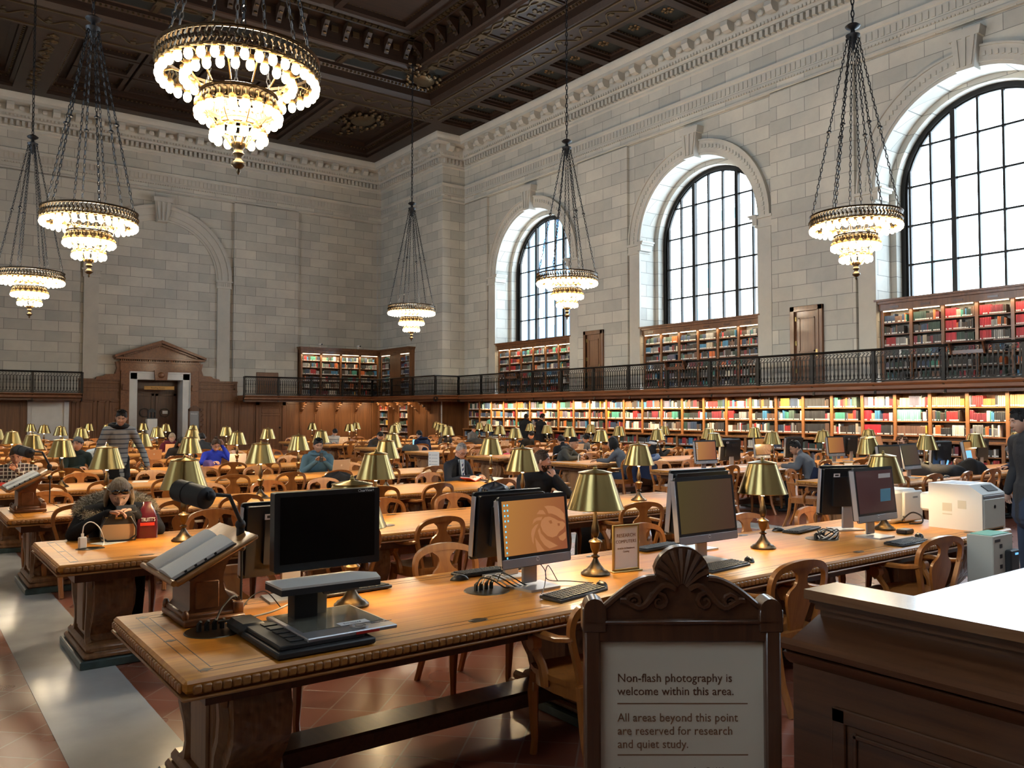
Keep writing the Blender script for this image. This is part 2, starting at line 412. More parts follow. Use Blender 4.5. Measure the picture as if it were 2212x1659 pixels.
def dup(root, loc, rz=0.0, label=None, cat=None, group=None, scale=None):
    kids = KIDS.get(root.name)
    if kids is None: kids = KIDS[root.name] = [(c, [g for g in c.children]) for c in root.children]
    r = root.copy(); COL.objects.link(r); r.location = loc; r.rotation_euler = (0, 0, rz)
    if scale: r.scale = scale
    if label: r['label'] = label
    if cat: r['category'] = cat
    if group: r['group'] = group
    for c, gs in kids:
        d = c.copy(); COL.objects.link(d); d.parent = r
        for g in gs:
            h = g.copy(); COL.objects.link(h); h.parent = d
    return r
def text(body, size, loc, rot, m, parent, name='lettering', align='LEFT', extrude=0.0006, spacing=1.0, sx=1.0):
    cu = bpy.data.curves.new(name, 'FONT'); cu.body = body; cu.size = size; cu.align_x = align; cu.extrude = extrude; cu.space_character = spacing
    cu.resolution_u = 3
    tmp = bpy.data.objects.new('tmp', cu); TS.collection.objects.link(tmp)
    TS.view_layers[0].update()
    me = bpy.data.meshes.new_from_object(tmp.evaluated_get(TS.view_layers[0].depsgraph))
    bpy.data.objects.remove(tmp); bpy.data.curves.remove(cu)
    me.materials.clear(); me.materials.append(m); me.name = name
    o = link(name, me, parent, loc); o.rotation_euler = rot; o.scale = (sx, 1, 1)
    return o
ORD = ['zeroth', 'first', 'second', 'third', 'fourth', 'fifth', 'sixth', 'seventh', 'eighth', 'ninth', 'tenth', 'eleventh', 'twelfth', 'thirteenth', 'fourteenth', 'fifteenth', 'sixteenth', 'seventeenth', 'eighteenth', 'nineteenth', 'twentieth', 'twenty-first', 'twenty-second', 'twenty-third', 'twenty-fourth', 'twenty-fifth', 'twenty-sixth', 'twenty-seventh', 'twenty-eighth', 'twenty-ninth', 'thirtieth']
# ================================================================ ARCHITECTURE
def offpath(path, d):
    P = [Vector(p) for p in path]; out = []
    for i, p in enumerate(P):
        ns = []
        if i > 0: q = (p-P[i-1]).normalized(); ns.append(Vector((q.y, -q.x)))
        if i < len(P)-1: q = (P[i+1]-p).normalized(); ns.append(Vector((q.y, -q.x)))
        if len(ns) == 1: out.append(p+ns[0]*d)
        else: n = (ns[0]+ns[1]); n = n/(1+ns[0].dot(ns[1])); out.append(p+n*d)
    return [(v.x, v.y) for v in out]
def sweep(m, path, prof, mat=0, cap=True):
    rows = [[(x, y, z) for x, y in offpath(path, o)] for o, z in prof]; n = len(path)
    vs = [v for r in rows for v in r]; fs = []
    for k in range(len(prof)-1):
        for i in range(n-1): fs.append((k*n+i, k*n+i+1, (k+1)*n+i+1, (k+1)*n+i))
    if cap:
        fs.append([k*n for k in range(len(prof))]); fs.append([k*n+n-1 for k in range(len(prof))][::-1])
    m.add(vs, fs, mat)
def along(m, path, off, pitch, zc, dims, mat=0, margin=0.1, fn=None):
    """blocks repeated along a plan path; dims = (along, out, up)"""
    Q = offpath(path, off)
    for a, b in zip(Q[:-1], Q[1:]):
        a, b = Vector(a), Vector(b); d = b-a; ln = d.length
        if ln < pitch: continue
        d /= ln; k = int((ln-2*margin)/pitch); st = (ln-k*pitch)/2
        for i in range(k+1):
            c = a+d*(st+i*pitch); rz = math.atan2(d.y, d.x)
            if c.y < 4 and abs(d.x) < .5 and c.x < 0: continue
            if fn: fn(m, c, rz)
            else: m.box((c.x, c.y, zc), dims, mat, rz=rz)
WALLP = [(XL, YB), (XL, YF), (BLX, YF), (BLX, BLY), (XR, BLY), (XR, YB)]
FT = 0.12   # bay recess depth
SPR, RAD = 7.72, 2.5
def arch_wall(m, P, c, u0, u1, zt, radius, spring, zb, seg=28):
    """front plane of one bay with an arched hole"""
    m.add([P(u0, 0, 0), P(c-radius, 0, 0), P(c-radius, zt, 0), P(u0, zt, 0)], [(0, 1, 2, 3)])
    m.add([P(c+radius, 0, 0), P(u1, 0, 0), P(u1, zt, 0), P(c+radius, zt, 0)], [(0, 1, 2, 3)])
    m.add([P(c-radius, 0, 0), P(c+radius, 0, 0), P(c+radius, zb, 0), P(c-radius, zb, 0)], [(0, 1, 2, 3)])
    A = [(c-radius*math.cos(PI*i/seg), spring+radius*math.sin(PI*i/seg)) for i in range(seg+1)]
    vs = [P(u, v, 0) for u, v in A]+[P(u, zt, 0) for u, v in A]; n = seg+1
    m.add(vs, [(i, i+1, n+i+1, n+i) for i in range(seg)])
def arch_band(m, P, c, spring, zb, r0, w0, r1, w1, seg=32, mat=0, full=True):
    """skin between two arch outlines (radius r, depth w); full also runs down the jambs to zb"""
    def line(r, w_):
        l = [P(c-r, zb, w_)] if full else []
        l += [P(c-r*math.cos(PI*i/seg), spring+r*math.sin(PI*i/seg), w_) for i in range(seg+1)]
        if full: l += [P(c+r, zb, w_)]
        return l
    a, b = line(r0, w0), line(r1, w1); n = len(a)
    m.add(a+b, [(i, i+1, n+i+1, n+i) for i in range(n-1)], mat)
def capital(m, P, u, zc, sgn):
    """impost block at a jamb: sgn is the direction of the opening"""
    for k, (h, o) in enumerate([(0.05, .06), (0.20, .13), (0.07, .22), (0.05, .27)]):
        z0 = zc-.32+[0, .07, .27, .34][k]
        a = P(u-sgn*.04, z0, -.10-o*.3); b = P(u+sgn*o, z0+h, .42)
        m.rng(min(a[0], b[0]), max(a[0], b[0]), min(a[1], b[1]), max(a[1], b[1]), z0, z0+h)
def bay(name, c, side):
    X0 = XR if side > 0 else XL
    P = lambda u, v, w_: (X0+side*(FT+w_), u, v)
    m = MB(); arch_wall(m, P, c, c-4.4, c+4.4, 11.4, RAD, SPR, 2.5)
    arch_band(m, P, c, SPR, 2.5, RAD, 0, RAD, .72)
    arch_band(m, P, c, SPR, 2.5, RAD, .72, RAD-.16, .72)
    arch_band(m, P, c, SPR, 2.5, RAD-.16, .72, RAD-.16, 1.25)
    a = P(c-2.6, 2.4, .45); b = P(c+2.6, 4.6, 1.3)      # solid sill behind the bookcase
    m.rng(min(a[0], b[0]), max(a[0], b[0]), c-2.5, c+2.5, 2.4, 4.62)
    w_ = struct(m.build(name, M_stone), 'pale ashlar wall bay around the arched window')
    m = MB()                                              # archivolt, keystone, imposts, pilasters
    for r0, r1, o in ((2.5, 2.58, .04), (2.58, 2.95, .10), (2.95, 3.0, .15)):
        arch_band(m, P, c, SPR, SPR, r0, 0, r0, -o, full=False); arch_band(m, P, c, SPR, SPR, r0, -o, r1, -o, full=False); arch_band(m, P, c, SPR, SPR, r1, -o, r1, 0, full=False)
    for i in range(58):
        a = PI*(i+.5)/58
        q = P(c-2.77*math.cos(a), SPR+2.77*math.sin(a), -.115); m.box(q, (.03, .075, .11), rx=side*0-(a-PI/2)*-1 if False else 0)
    k = [(-.22, SPR+2.42), (.22, SPR+2.42), (.33, SPR+3.35), (-.33, SPR+3.35)]
    m.prism([(c+y, z) for y, z in k], P(0, 0, .05)[0], P(0, 0, -.30)[0], 'x')
    m.prism([(c+y, z) for y, z in [(-.36, SPR+3.2), (.36, SPR+3.2), (.40, SPR+3.42), (-.40, SPR+3.42)]], P(0, 0, .05)[0], P(0, 0, -.33)[0], 'x')
    for dy in (-.14, 0, .14): m.prism([(c+dy-.035, SPR+2.5), (c+dy+.035, SPR+2.5), (c+dy*1.5+.05, SPR+3.2), (c+dy*1.5-.05, SPR+3.2)], P(0, 0, -.28)[0], P(0, 0, -.335)[0], 'x')
    for sg in (-1, 1):
        u = c+sg*RAD
        capital(m, P, u, SPR, -sg)
        a = P(u, 2.5, 0); b = P(u+sg*.5, SPR-.3, -.07); m.rng(min(a[0], b[0]), max(a[0], b[0]), min(u, u+sg*.5), max(u, u+sg*.5), 2.5, SPR-.3)
        for z0, z1, o in ((SPR-.34, SPR-.26, .11), (SPR-.26, SPR-.06, .09), (SPR-.06, SPR+.02, .15)):
            b = P(0, 0, -o); m.rng(min(P(0, 0, 0)[0], b[0]), max(P(0, 0, 0)[0], b[0]), min(u-sg*.02, u+sg*(.5+o*.5)), max(u-sg*.02, u+sg*(.5+o*.5)), z0, z1)
    o = m.build('archivolt', M_stone2, w_)
    return w_
def window(idx, c, side):
    X0 = XR if side > 0 else XL
    P = lambda u, v, w_: (X0+side*(FT+w_), u, v)
    root = struct(empty('window_%d' % idx, (0, 0, 0)), 'tall arched window with dark metal bars and bright daylight')
    r = RAD-.16; m = MB()
    for r0, r1, wa in ((r, r-.13, .98), (r-.13, r-.17, 1.03)):
        arch_band(m, P, c, SPR, 4.55, r0, wa, r1, wa); arch_band(m, P, c, SPR, 4.55, r1, wa, r1, wa+.08)
    m.build('frame', M_iron, root)
    m = MB(); ri = r-.15
    def vbar(u, wd, dp):
        z1 = SPR+math.sqrt(max(ri*ri-(u-c)**2, 0)); a = P(u, 0, 1.04-dp); b = P(u, 0, 1.10)
        m.rng(min(a[0], b[0]), max(a[0], b[0]), u-wd, u+wd, 4.6, z1)
    for du in (.305, 1.525, 2.1): vbar(c+du, .028, .03); vbar(c-du, .028, .03)
    for du in (.915,): vbar(c+du, .062, .08); vbar(c-du, .062, .08)
    z = 4.72
    while z < SPR+ri-.1:
        hw = ri if z < SPR else math.sqrt(ri*ri-(z-SPR)**2)
        a = P(0, 0, 1.02); b = P(0, 0, 1.09)
        m.rng(min(a[0], b[0]), max(a[0], b[0]), c-hw, c+hw, z-.026, z+.026); z += 1.06
    m.build('glazing_bars', M_iron, root)
    m = MB(); n = 28
    vs = [P(c-ri, 4.5, 1.075)]+[P(c-ri*math.cos(PI*i/n), SPR+ri*math.sin(PI*i/n), 1.075) for i in range(n+1)]+[P(c+ri, 4.5, 1.075)]
    m.add(vs, [list(range(len(vs)))]); m.build('pane', M_glass, root)
    return root
wi = 1
for c in BAYS:
    bay('wall_right', c, 1)
for c in BAYS[:]: bay('wall_left', c, -1)
for c in BAYS[:3]: window(wi, c, 1); wi += 1
for c in BAYS[3:]: window(wi, c, 1); wi += 1
for c in BAYS: window(wi, c, -1); wi += 1
# piers and upper bands
m = MB()
ed = []
for i, c in enumerate(BAYS):
    hi = c+3.05; lo = c-3.05
    ed.append((lo, hi))
segs = [(ed[0][1], BLY)]+[(ed[i+1][1], ed[i][0]) for i in range(len(ed)-1)]+[(YB, ed[-1][0])]
for a, b in segs:
    if b > a: m.rng(XR, XR+FT+.02, a, b, 0, 11.38); 
m.rng(XR, XR+.3, YB, BLY, 11.36, 14.6)
struct(m.build('wall_right', M_stone), 'pale ashlar piers and upper band of the window wall')
m = MB()
for a, b in [(ed[0][1], YF)]+segs[1:]:
    if b > a: m.rng(XL-FT-.02, XL, a, b, 0, 11.38)
m.rng(XL-.3, XL, YB, YF, 11.36, 14.6)
m.rng(XL-.4, XL-.1, ed[0][1], YF, 0, 14.6)
struct(m.build('wall_left', M_stone), 'pale ashlar wall out of sight on the left')
m = MB(); m.rng(BLX, XR+.3, BLY, YF+.3, 0, 14.6)
struct(m.build('wall_right', M_stone), 'projecting ashlar block in the far corner')
CX = 9.24
m = MB(); Yf = YF+.15
m.rng(XL-.3, CX-1.25, Yf, Yf+.3, 0, 14.6); m.rng(CX+1.25, BLX+.1, Yf, Yf+.3, 0, 14.6); m.rng(CX-1.25, CX+1.25, Yf, Yf+.3, 3.4, 14.6)
for a, b in ((XL, -1.2), (3.05, CX-3.15), (CX+3.15, 15.45), (19.7, BLX)): m.rng(a, b, YF, Yf+.02, 0, 11.38)
m.rng(XL, BLX, YF, Yf+.02, 11.36, 14.6)
struct(m.build('wall_far', M_stone), 'tall ashlar end wall with a blind arch over the doorway')
P = lambda u, v, w_: (u, YF+.15+w_, v)
m = MB()
for r0, r1, o in ((2.38, 2.46, .05), (2.46, 2.62, .09), (2.62, 2.9, .13), (2.9, 3.05, .17)):
    arch_band(m, P, CX, SPR, SPR, r0, 0, r0, -o, full=False); arch_band(m, P, CX, SPR, SPR, r0, -o, r1, -o, full=False); arch_band(m, P, CX, SPR, SPR, r1, -o, r1, 0, full=False)
m.prism([(CX-.22, SPR+2.3), (CX+.22, SPR+2.3), (CX+.34, SPR+3.25), (CX-.34, SPR+3.25)], Yf-.32, Yf, 'y')
m.prism([(CX-.38, SPR+3.15), (CX+.38, SPR+3.15), (CX+.42, SPR+3.35), (CX-.42, SPR+3.35)], Yf-.4, Yf, 'y')
for dx in (-.14, 0, .14): m.prism([(CX+dx-.04, SPR+2.35), (CX+dx+.04, SPR+2.35), (CX+dx*1.5+.05, SPR+3.15), (CX+dx*1.5-.05, SPR+3.15)], Yf-.36, Yf-.3, 'y')
for sg in (-1, 1):
    u = CX+sg*2.72
    m.rng(u-.28, u+.28, Yf-.10, Yf, 3.1, SPR-.3)
    for z0, z1, o in ((SPR-.36, SPR-.28, .03), (SPR-.28, SPR-.08, .02), (SPR-.08, SPR, .08)): m.rng(u-.30-o, u+.30+o, Yf-.12-o, Yf, z0, z1)
    for k in range(7): m.rng(u-.27+k*.08, u-.23+k*.08, Yf-.16, Yf, SPR-.26, SPR-.1)
struct(m.build('trim_1', M_stone2), 'carved stone blind arch with a keystone above the doorway')
# cornice and string courses
m = MB()
sweep(m, WALLP, [(0, 12.9), (.06, 12.95), (.06, 13.02), (.10, 13.05), (.10, 13.28), (.26, 13.30), (.26, 13.36), (.33, 13.42), (.36, 13.50), (.36, 13.82), (.62, 13.84), (.70, 13.86), (.70, 13.98), (.76, 14.04), (.81, 14.12), (.81, 14.22)])
along(m, WALLP, .18, .20, 13.17, (.11, .16, .20))
along(m, WALLP, .345, .13, 13.42, (.07, .06, .09))
def modil(mm, c, rz):
    q = [(-.17, 13.84), (.17, 13.84), (.19, 13.70), (.10, 13.56), (-.06, 13.53), (-.17, 13.60)]
    o = mm.M.copy(); mm.M = Matrix.Translation((c.x, c.y, 0)) @ Matrix.Rotation(rz, 4, 'Z')
    mm.prism([(y*-1, z) for y, z in q], -.13, .13, 'x')
    mm.sphere((.4, .02, 13.68), (.12, .06, .10), 8, 5)
    mm.M = o
along(m, WALLP, .52, .80, 0, None, fn=modil, margin=.3)
struct(m.build('trim_2', M_stone2), 'carved stone cornice with dentils and brackets under the ceiling')
m = MB()
sweep(m, WALLP, [(0, 11.62), (.05, 11.66), (.05, 11.74), (.03, 11.76), (.03, 12.06), (.08, 12.10), (.10, 12.18), (0, 12.22)])
sweep(m, WALLP, [(0, 11.38), (.04, 11.40), (.04, 11.46), (0, 11.48)])
along(m, WALLP, .045, .17, 11.91, (.10, .03, .22))
along(m, WALLP, .045, .10, 11.64, (.05, .04, .05))
struct(m.build('trim_3', M_stone2), 'carved stone string course running round the upper walls')
# floor
m = MB(); m.rng(XL-.5, XR+.5, YB-1, YF+2.5, -.1, 0); fl = struct(m.build('floor', M_floor, smooth=0), 'polished terracotta tile floor with pale marble strips')
m = MB()
for a, b in ((.74, 1.28), (7.42, 7.94), (10.54, 11.06), (17.22, 17.74), (19.3, 19.6), (-.9, -.6)): m.rng(a, b, YB, 33.5, -.05, .004)
for y in (5.4, 8.3, 11.2, 14.1): m.rng(7.94, 10.54, y-.13, y+.13, -.05, .004)
m.rng(XL, XR, 33.5, 34.1, -.05, .004)
m.build('marble_strip', M_marble, fl, smooth=0)
# ceiling ------------------------------------------------------------------
ZC = 14.2
ce = MB(); gd = MB()
def tray(m, x0, x1, y0, y1, z, steps, mats=None):
    rs = [(0, 0)]+steps; prev = None; fs = []
    vs = []
    for k, (i, dz) in enumerate(rs):
        vs += [(x0+i, y0+i, z+dz), (x1-i, y0+i, z+dz), (x1-i, y1-i, z+dz), (x0+i, y1-i, z+dz)]
    for k in range(len(rs)-1):
        mt = mats[k] if mats else 0
        m.add(vs[4*k:4*k+8], [(q, (q+1) % 4, 4+(q+1) % 4, 4+q) for q in range(4)], mt)
    m.add(vs[-4:], [(0, 1, 2, 3)], mats[-1] if mats else 0)
def rosette(m, x, y, z, r=.22):
    m.lathe([(0, 0), (r*.3, -.01), (r*.28, -.05), (0, -.07)][::-1], 8, (x, y, z))
    for i in range(6):
        a = PI/3*i; m.sphere((x+r*.62*math.cos(a), y+r*.62*math.sin(a), z-.01), (r*.3, r*.3, .035), 6, 4)
def beads(m, x0, x1, y0, y1, z, pitch, s):
    for k in range(int((x1-x0)/pitch)+1):
        for y in (y0, y1): m.box((x0+k*pitch, y, z), (s, s, s*.7))
    for k in range(1, int((y1-y0)/pitch)):
        for x in (x0, x1): m.box((x, y0+k*pitch, z), (s, s, s*.7))
XA = XR-.75
yy = 30.39; pitch = 1.475
while yy > 2:
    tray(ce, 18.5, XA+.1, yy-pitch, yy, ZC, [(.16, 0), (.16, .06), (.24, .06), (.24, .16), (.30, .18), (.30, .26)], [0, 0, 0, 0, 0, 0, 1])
    rosette(gd, 19.42-.02, yy-pitch/2, ZC+.26, .24); beads(gd, 18.82, XA-.22, yy-pitch+.34, yy-.34, ZC+.20, .14, .035)
    yy -= pitch
ybase = yy
ce.add([(18.5, YB, ZC), (XA+.1, YB, ZC), (XA+.1, ybase, ZC), (18.5, ybase, ZC)], [(0, 1, 2, 3)])
ce.add([(XA, YB, ZC), (XR+.1, YB, ZC), (XR+.1, YF+.3, ZC), (XA, YF+.3, ZC)], [(0, 1, 2, 3)])
ce.add([(17.28, YB, ZC), (18.5, YB, ZC), (18.5, 30.39, ZC), (17.28, 30.39, ZC)], [(0, 1, 2, 3)])
ce.add([(XL, 28.75, ZC), (17.28, 28.75, ZC), (17.28, 30.39, ZC), (XL, 30.39, ZC)], [(0, 1, 2, 3)])
ce.add([(XL, YB, ZC), (1.2, YB, ZC), (1.2, 28.75, ZC), (XL, 28.75, ZC)], [(0, 1, 2, 3)])
ce.add([(18.5, 30.39, ZC), (XA+.1, 30.39, ZC), (XA+.1, YF, ZC), (18.5, YF, ZC)], [(0, 1, 2, 3)])
ce.add([(XL, 36.7, ZC), (18.5, 36.7, ZC), (18.5, YF+.3, ZC), (XL, YF+.3, ZC)], [(0, 1, 2, 3)])
def scroll(m, a, b, z, w_, pitch, r=.035):
    """running vine of S curves between two plan points"""
    a, b = Vector(a), Vector(b); d = b-a; ln = d.length; d /= ln; n = Vector((d.y, -d.x)); k = int(ln/pitch); pitch = ln/k
    N = k*8; pts = [tuple(a+d*(i/N*ln)+n*(w_*.5*math.sin(i/8*PI)))+(z,) for i in range(N+1)]
    m.tube(pts, r, 4, up=(0, 0, 1))
    for i in range(k):
        c = a+d*((i+.5)*pitch); s = n*(w_*.12*(-1 if i % 2 == 0 else 1)); m.box((c.x-s.x*2, c.y-s.y*2, z), (.16, .16, .05), rz=.6+i)
        m.box((c.x+s.x*2.4, c.y+s.y*2.4, z), (.09, .09, .05), rz=.2+i)
scroll(gd, (17.9, 30.3), (17.9, 4), ZC-.01, .55, .62, .03)
scroll(gd, (17.8, 29.6), (XL+1, 29.6), ZC-.01, .55, .62, .03)
for x in (17.40, 18.40): gd.box((x, 16, ZC-.01), (.06, 28, .05))
for y in (28.87, 30.30): gd.box((8.5, y, ZC-.01), (18.5, .06, .05))
# main field
FX0, FX1, FY1 = 1.2, 17.28, 28.75
FY0 = -1.5
stp = [(.06, .10), (.10, .16), (.12, .42), (.22, .50), (.22, .62), (.34, .70), (.34, .62), (1.05, .62), (1.05, .56), (1.42, .56), (1.50, .64), (1.58, .66), (1.62, 1.40), (1.92, 1.44), (1.96, 1.52), (2.15, 1.52), (2.22, 1.62)]
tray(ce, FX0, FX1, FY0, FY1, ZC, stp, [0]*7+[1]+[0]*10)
for k in range(int((FY1-6)/.16)): gd.box((FX1-.17, FY1-.2-k*.16, ZC+.46), (.08, .07, .07))
for k in range(int((FX1-FX0)/.16)-2): gd.box((FX0+.3+k*.16, FY1-.17, ZC+.46), (.07, .08, .07))
gx, gy = FX1-1.24, FY1-1.24
for ph in (0, 1):
    N = 190
    gd.tube([(gx+.12*math.sin(i*.55+ph*PI), gy-i*.12, ZC+.54) for i in range(N)], .035, 4)
    N = 110
    gd.tube([(gx-i*.12, gy+.12*math.sin(i*.55+ph*PI), ZC+.54) for i in range(N)], .035, 4)
for k in range(14):
    y = FY1-2.2-k*1.62
    if y < 4: break
    ce.box((FX1-.72, y, ZC+.60), (.74, .28, .08)); gd.box((FX1-.72, y, ZC+.55), (.6, .14, .03))
    gd.box((FX1-1.24, y, ZC+.52), (.30, .30, .06))
    if k > 0:
        ce.box((FX1-.72, y+.81, ZC+.61), (.62, 1.2, .05)); 
        for q in range(10): gd.box((FX1-.72+random.uniform(-.24, .24), y+.81+random.uniform(-.45, .45), ZC+.57), (.12, .12, .05), rz=random.random()*3)
for k in range(9):
    x = FX1-2.6-k*1.62
    ce.box((x, FY1-.72, ZC+.60), (.28, .74, .08)); gd.box((x, FY1-.72, ZC+.55), (.14, .6, .03)); gd.box((x, FY1-1.24, ZC+.52), (.30, .30, .06))
def cartouche(m, x, y, z, s, rot=0.0):
    o = m.M.copy(); m.M = Matrix.Translation((x, y, z)) @ Matrix.Rotation(rot, 4, 'Z') @ Matrix.Diagonal((s, s, s, 1))
    m.sphere((0, 0, 0), (.55, .42, .10), 14, 6)
    for i in range(18):
        a = 2*PI*i/18; rr = .62+.1*math.sin(i*2.1); m.sphere((rr*math.cos(a)*1.15, rr*math.sin(a), -.02), (.13, .09, .08), 6, 4)
    for sg in (-1, 1):
        for i in range(7): m.sphere((sg*(.9+i*.13), .25*math.sin(i*1.1), 0), (.11-.008*i, .08, .05), 6, 4)
    m.M = o
cartouche(gd, FX1-.85, FY1-.85, ZC+.52, 1.0, R(45))
# modillions in the cove of the main field
for k in range(26):
    y = FY1-2.0-k*.82
    if y < 4: break
    ce.prism([(FX1-1.62, ZC+1.36), (FX1-2.0, ZC+1.36), (FX1-2.0, ZC+1.22), (FX1-1.76, ZC+1.0), (FX1-1.64, ZC+.80)], y-.09, y+.09, 'y')
    gd.box((FX1-1.66, y+.41, ZC+1.15), (.05, .26, .2)); gd.box((FX1-2.0, y, ZC+1.28), (.05, .14, .12)); gd.box((FX1-1.86, y, ZC+1.10), (.05, .10, .16), ry=.8); gd.box((FX1-1.72, y, ZC+.92), (.04, .10, .16), ry=.5)
for k in range(17):
    x = FX1-2.1-k*.82
    ce.prism([(FY1-1.62, ZC+1.36), (FY1-2.0, ZC+1.36), (FY1-2.0, ZC+1.22), (FY1-1.76, ZC+1.0), (FY1-1.64, ZC+.80)], x-.09, x+.09, 'x')
    gd.box((x+.41, FY1-1.66, ZC+1.15), (.26, .05, .2)); gd.box((x, FY1-2.0, ZC+1.28), (.14, .05, .12)); gd.box((x, FY1-1.86, ZC+1.10), (.10, .05, .16), rx=-.8); gd.box((x, FY1-1.72, ZC+.92), (.10, .04, .16), rx=-.5)
gx, gy = FX1-2.06, FY1-2.06
for k in range(85):
    gd.box((gx, gy-k*.26, ZC+1.49), (.16, .19, .07)); gd.box((gx, gy-k*.26, ZC+1.45), (.07, .07, .04))
    if k < 46: gd.box((gx-k*.26, gy, ZC+1.49), (.19, .16, .07)); gd.box((gx-k*.26, gy, ZC+1.45), (.07, .07, .04))
# inner coffers
cz = ZC+1.60
for i in range(4):
    for j in range(7):
        x1 = FX1-2.5-i*3.35; y1 = FY1-2.5-j*3.35
        if x1-3.1 < FX0+2 or y1 < 6: continue
        tray(ce, x1-2.9, x1, y1-2.9, y1, cz, [(0, -.16), (.22, -.16), (.22, .05), (.34, .10), (.34, .26), (.62, .30), (.62, .45)], [0]*7+[1])
        beads(gd, x1-2.9+.28, x1-.28, y1-2.9+.28, y1-.28, cz+.02, .15, .05)
        beads(gd, x1-2.9+.5, x1-.5, y1-2.9+.5, y1-.5, cz+.25, .22, .05)
        gd.lathe([(.62, .40), (.70, .36), (.56, .34), (.54, .42)], 20, (x1-1.45, y1-1.45, cz)); rosette(gd, x1-1.45, y1-1.45, cz+.44, .4)
        for q in (-1, 1):
            for p_ in (-1, 1): gd.sphere((x1-1.45+q*.72, y1-1.45+p_*.72, cz+.42), (.12, .12, .05), 6, 4)
# band of panels at the far end
xs = [(XL+.2, 3.55), (4.45, 14.0), (14.75, 18.5)]
for (a, b) in ((3.55, 4.45), (14.0, 14.75), (XL, XL+.2)): ce.add([(a, 30.39, ZC), (b, 30.39, ZC), (b, 36.7, ZC), (a, 36.7, ZC)], [(0, 1, 2, 3)])
for x in (4.0, 14.38):
    scroll(gd, (x, 30.6), (x, 36.5), ZC-.01, .36, .5, .03)
    for q in range(12): gd.sphere((x+random.uniform(-.12, .12), 30.8+q*.47, ZC-.02), (.14, .12, .05), 6, 4)
for a, b in xs:
    tray(ce, a, b, 30.39, 36.7, ZC, [(.12, 0), (.12, .12), (.24, .16), (.24, .36), (.42, .42), (.42, .62), (.6, .66)], [0]*7+[0])
    beads(gd, a+.3, b-.3, 30.69, 36.4, ZC+.33, .17, .07)
    nx = max(1, round((b-a-1.2)/2.0)); w_ = (b-a-1.3)/nx
    for i in range(nx):
        for j in range(3 if nx > 1 else 1):
            hh = (36.7-30.39-1.3)/(3 if nx > 1 else 1)
            x0 = a+.65+i*w_; y0 = 30.39+.65+j*hh
            if nx > 2:
                tray(ce, x0+.05, x0+w_-.05, y0+.05, y0+hh-.05, ZC+.60, [(0, -.10), (.16, -.10), (.16, .1), (.3, .16), (.3, .26)], [0]*5+[1])
                beads(gd, x0+.26, x0+w_-.26, y0+.26, y0+hh-.26, ZC+.64, .14, .045); rosette(gd, x0+w_/2, y0+hh/2, ZC+.84, .3)
    if b-a < 4.5:
        for q in range(90):
            a_ = random.random()*2*PI; r_ = random.uniform(.55, 1.0); gd.sphere(((a+b)/2+(b-a)*.36*r_*math.cos(a_), 33.5+2.5*r_*math.sin(a_), ZC+.62), (random.uniform(.04, .11), random.uniform(.04, .11), .04), 5, 3)
    if b-a < 4.5: cartouche(gd, (a+b)/2, 33.5, ZC+.58, 1.25, R(90))
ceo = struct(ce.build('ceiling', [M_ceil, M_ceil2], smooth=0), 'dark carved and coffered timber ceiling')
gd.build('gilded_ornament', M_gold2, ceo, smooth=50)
# unseen partition behind the camera, made dark and close to dim the foreground
m = MB(); m.rng(XL-.2, XR+.2, YB-.2, YB, 0, 14.5); struct(m.build('wall_back', M_darkv, smooth=0), 'unseen dark timber partition added behind the viewer to dim the foreground')
# ================================================================ GALLERY
GZ = 2.5; GO = .95
GP = [(12.6, YF), (BLX, YF), (BLX, BLY), (XR, BLY), (XR, YB)]
GPL = [(XL, YF), (6.07, YF)]
for gi, gp in enumerate((GP, GPL)):
    m = MB()
    sweep(m, gp, [(0, 2.30), (.6, 2.30), (.84, 2.31), (.88, 2.34), (.93, 2.36), (.93, 2.44), (.97, 2.46), (1.0, 2.50), (1.0, 2.53), (.0, 2.53)], 0)
    sweep(m, gp, [(.80, 2.24), (.86, 2.24), (.86, 2.312), (.80, 2.312)], 1)
    struct(m.build('gallery_floor', [M_oakh, M_darkv]), 'oak gallery floor and fascia carried round the walls')
pb = MB()       # baluster panel 1.0 long (local x from 0 to 1), scaled to fit
for k in range(15):
    x = (k+.5)/15
    pb.tube([(x, 0, .10), (x, 0, .16), (x, 0, .19), (x, 0, .24), (x, 0, .46), (x, 0, .50), (x, 0, .54), (x, 0, .66)], [.014, .014, .024, .012, .012, .025, .014, .012], 4)
for z0, z1, d in ((.02, .055, .05), (.09, .105, .03), (.66, .675, .03)): pb.rng(0, 1, -d/2, d/2, z0, z1)
for k in range(16):
    x = k/16+.03; pb.tube([(x, 0, .68), (x+.015, 0, .72), (x+.035, 0, .75), (x+.015, 0, .78), (x-.005, 0, .76)], .010, 4)
    pb.tube([(x, 0, .06), (x+.02, 0, .075), (x+.035, 0, .09)], .009, 4)
PBM = pb.mesh('baluster_panel', M_iron, 40)
po = MB(); po.rng(-.042, .042, -.035, .035, 0, .84); po.rng(-.045, .045, -.045, .045, 0, .06); po.rng(-.045, .045, -.045, .045, .78, .84)
po.prism([(-.06, .02), (.05, .02), (.06, -.06), (.13, -.14), (.10, -.26), (.03, -.30), (.06, -.20), (.02, -.12), (-.06, -.06)], -.028, .028, 'x')
POM = po.mesh('post', M_iron, 40)
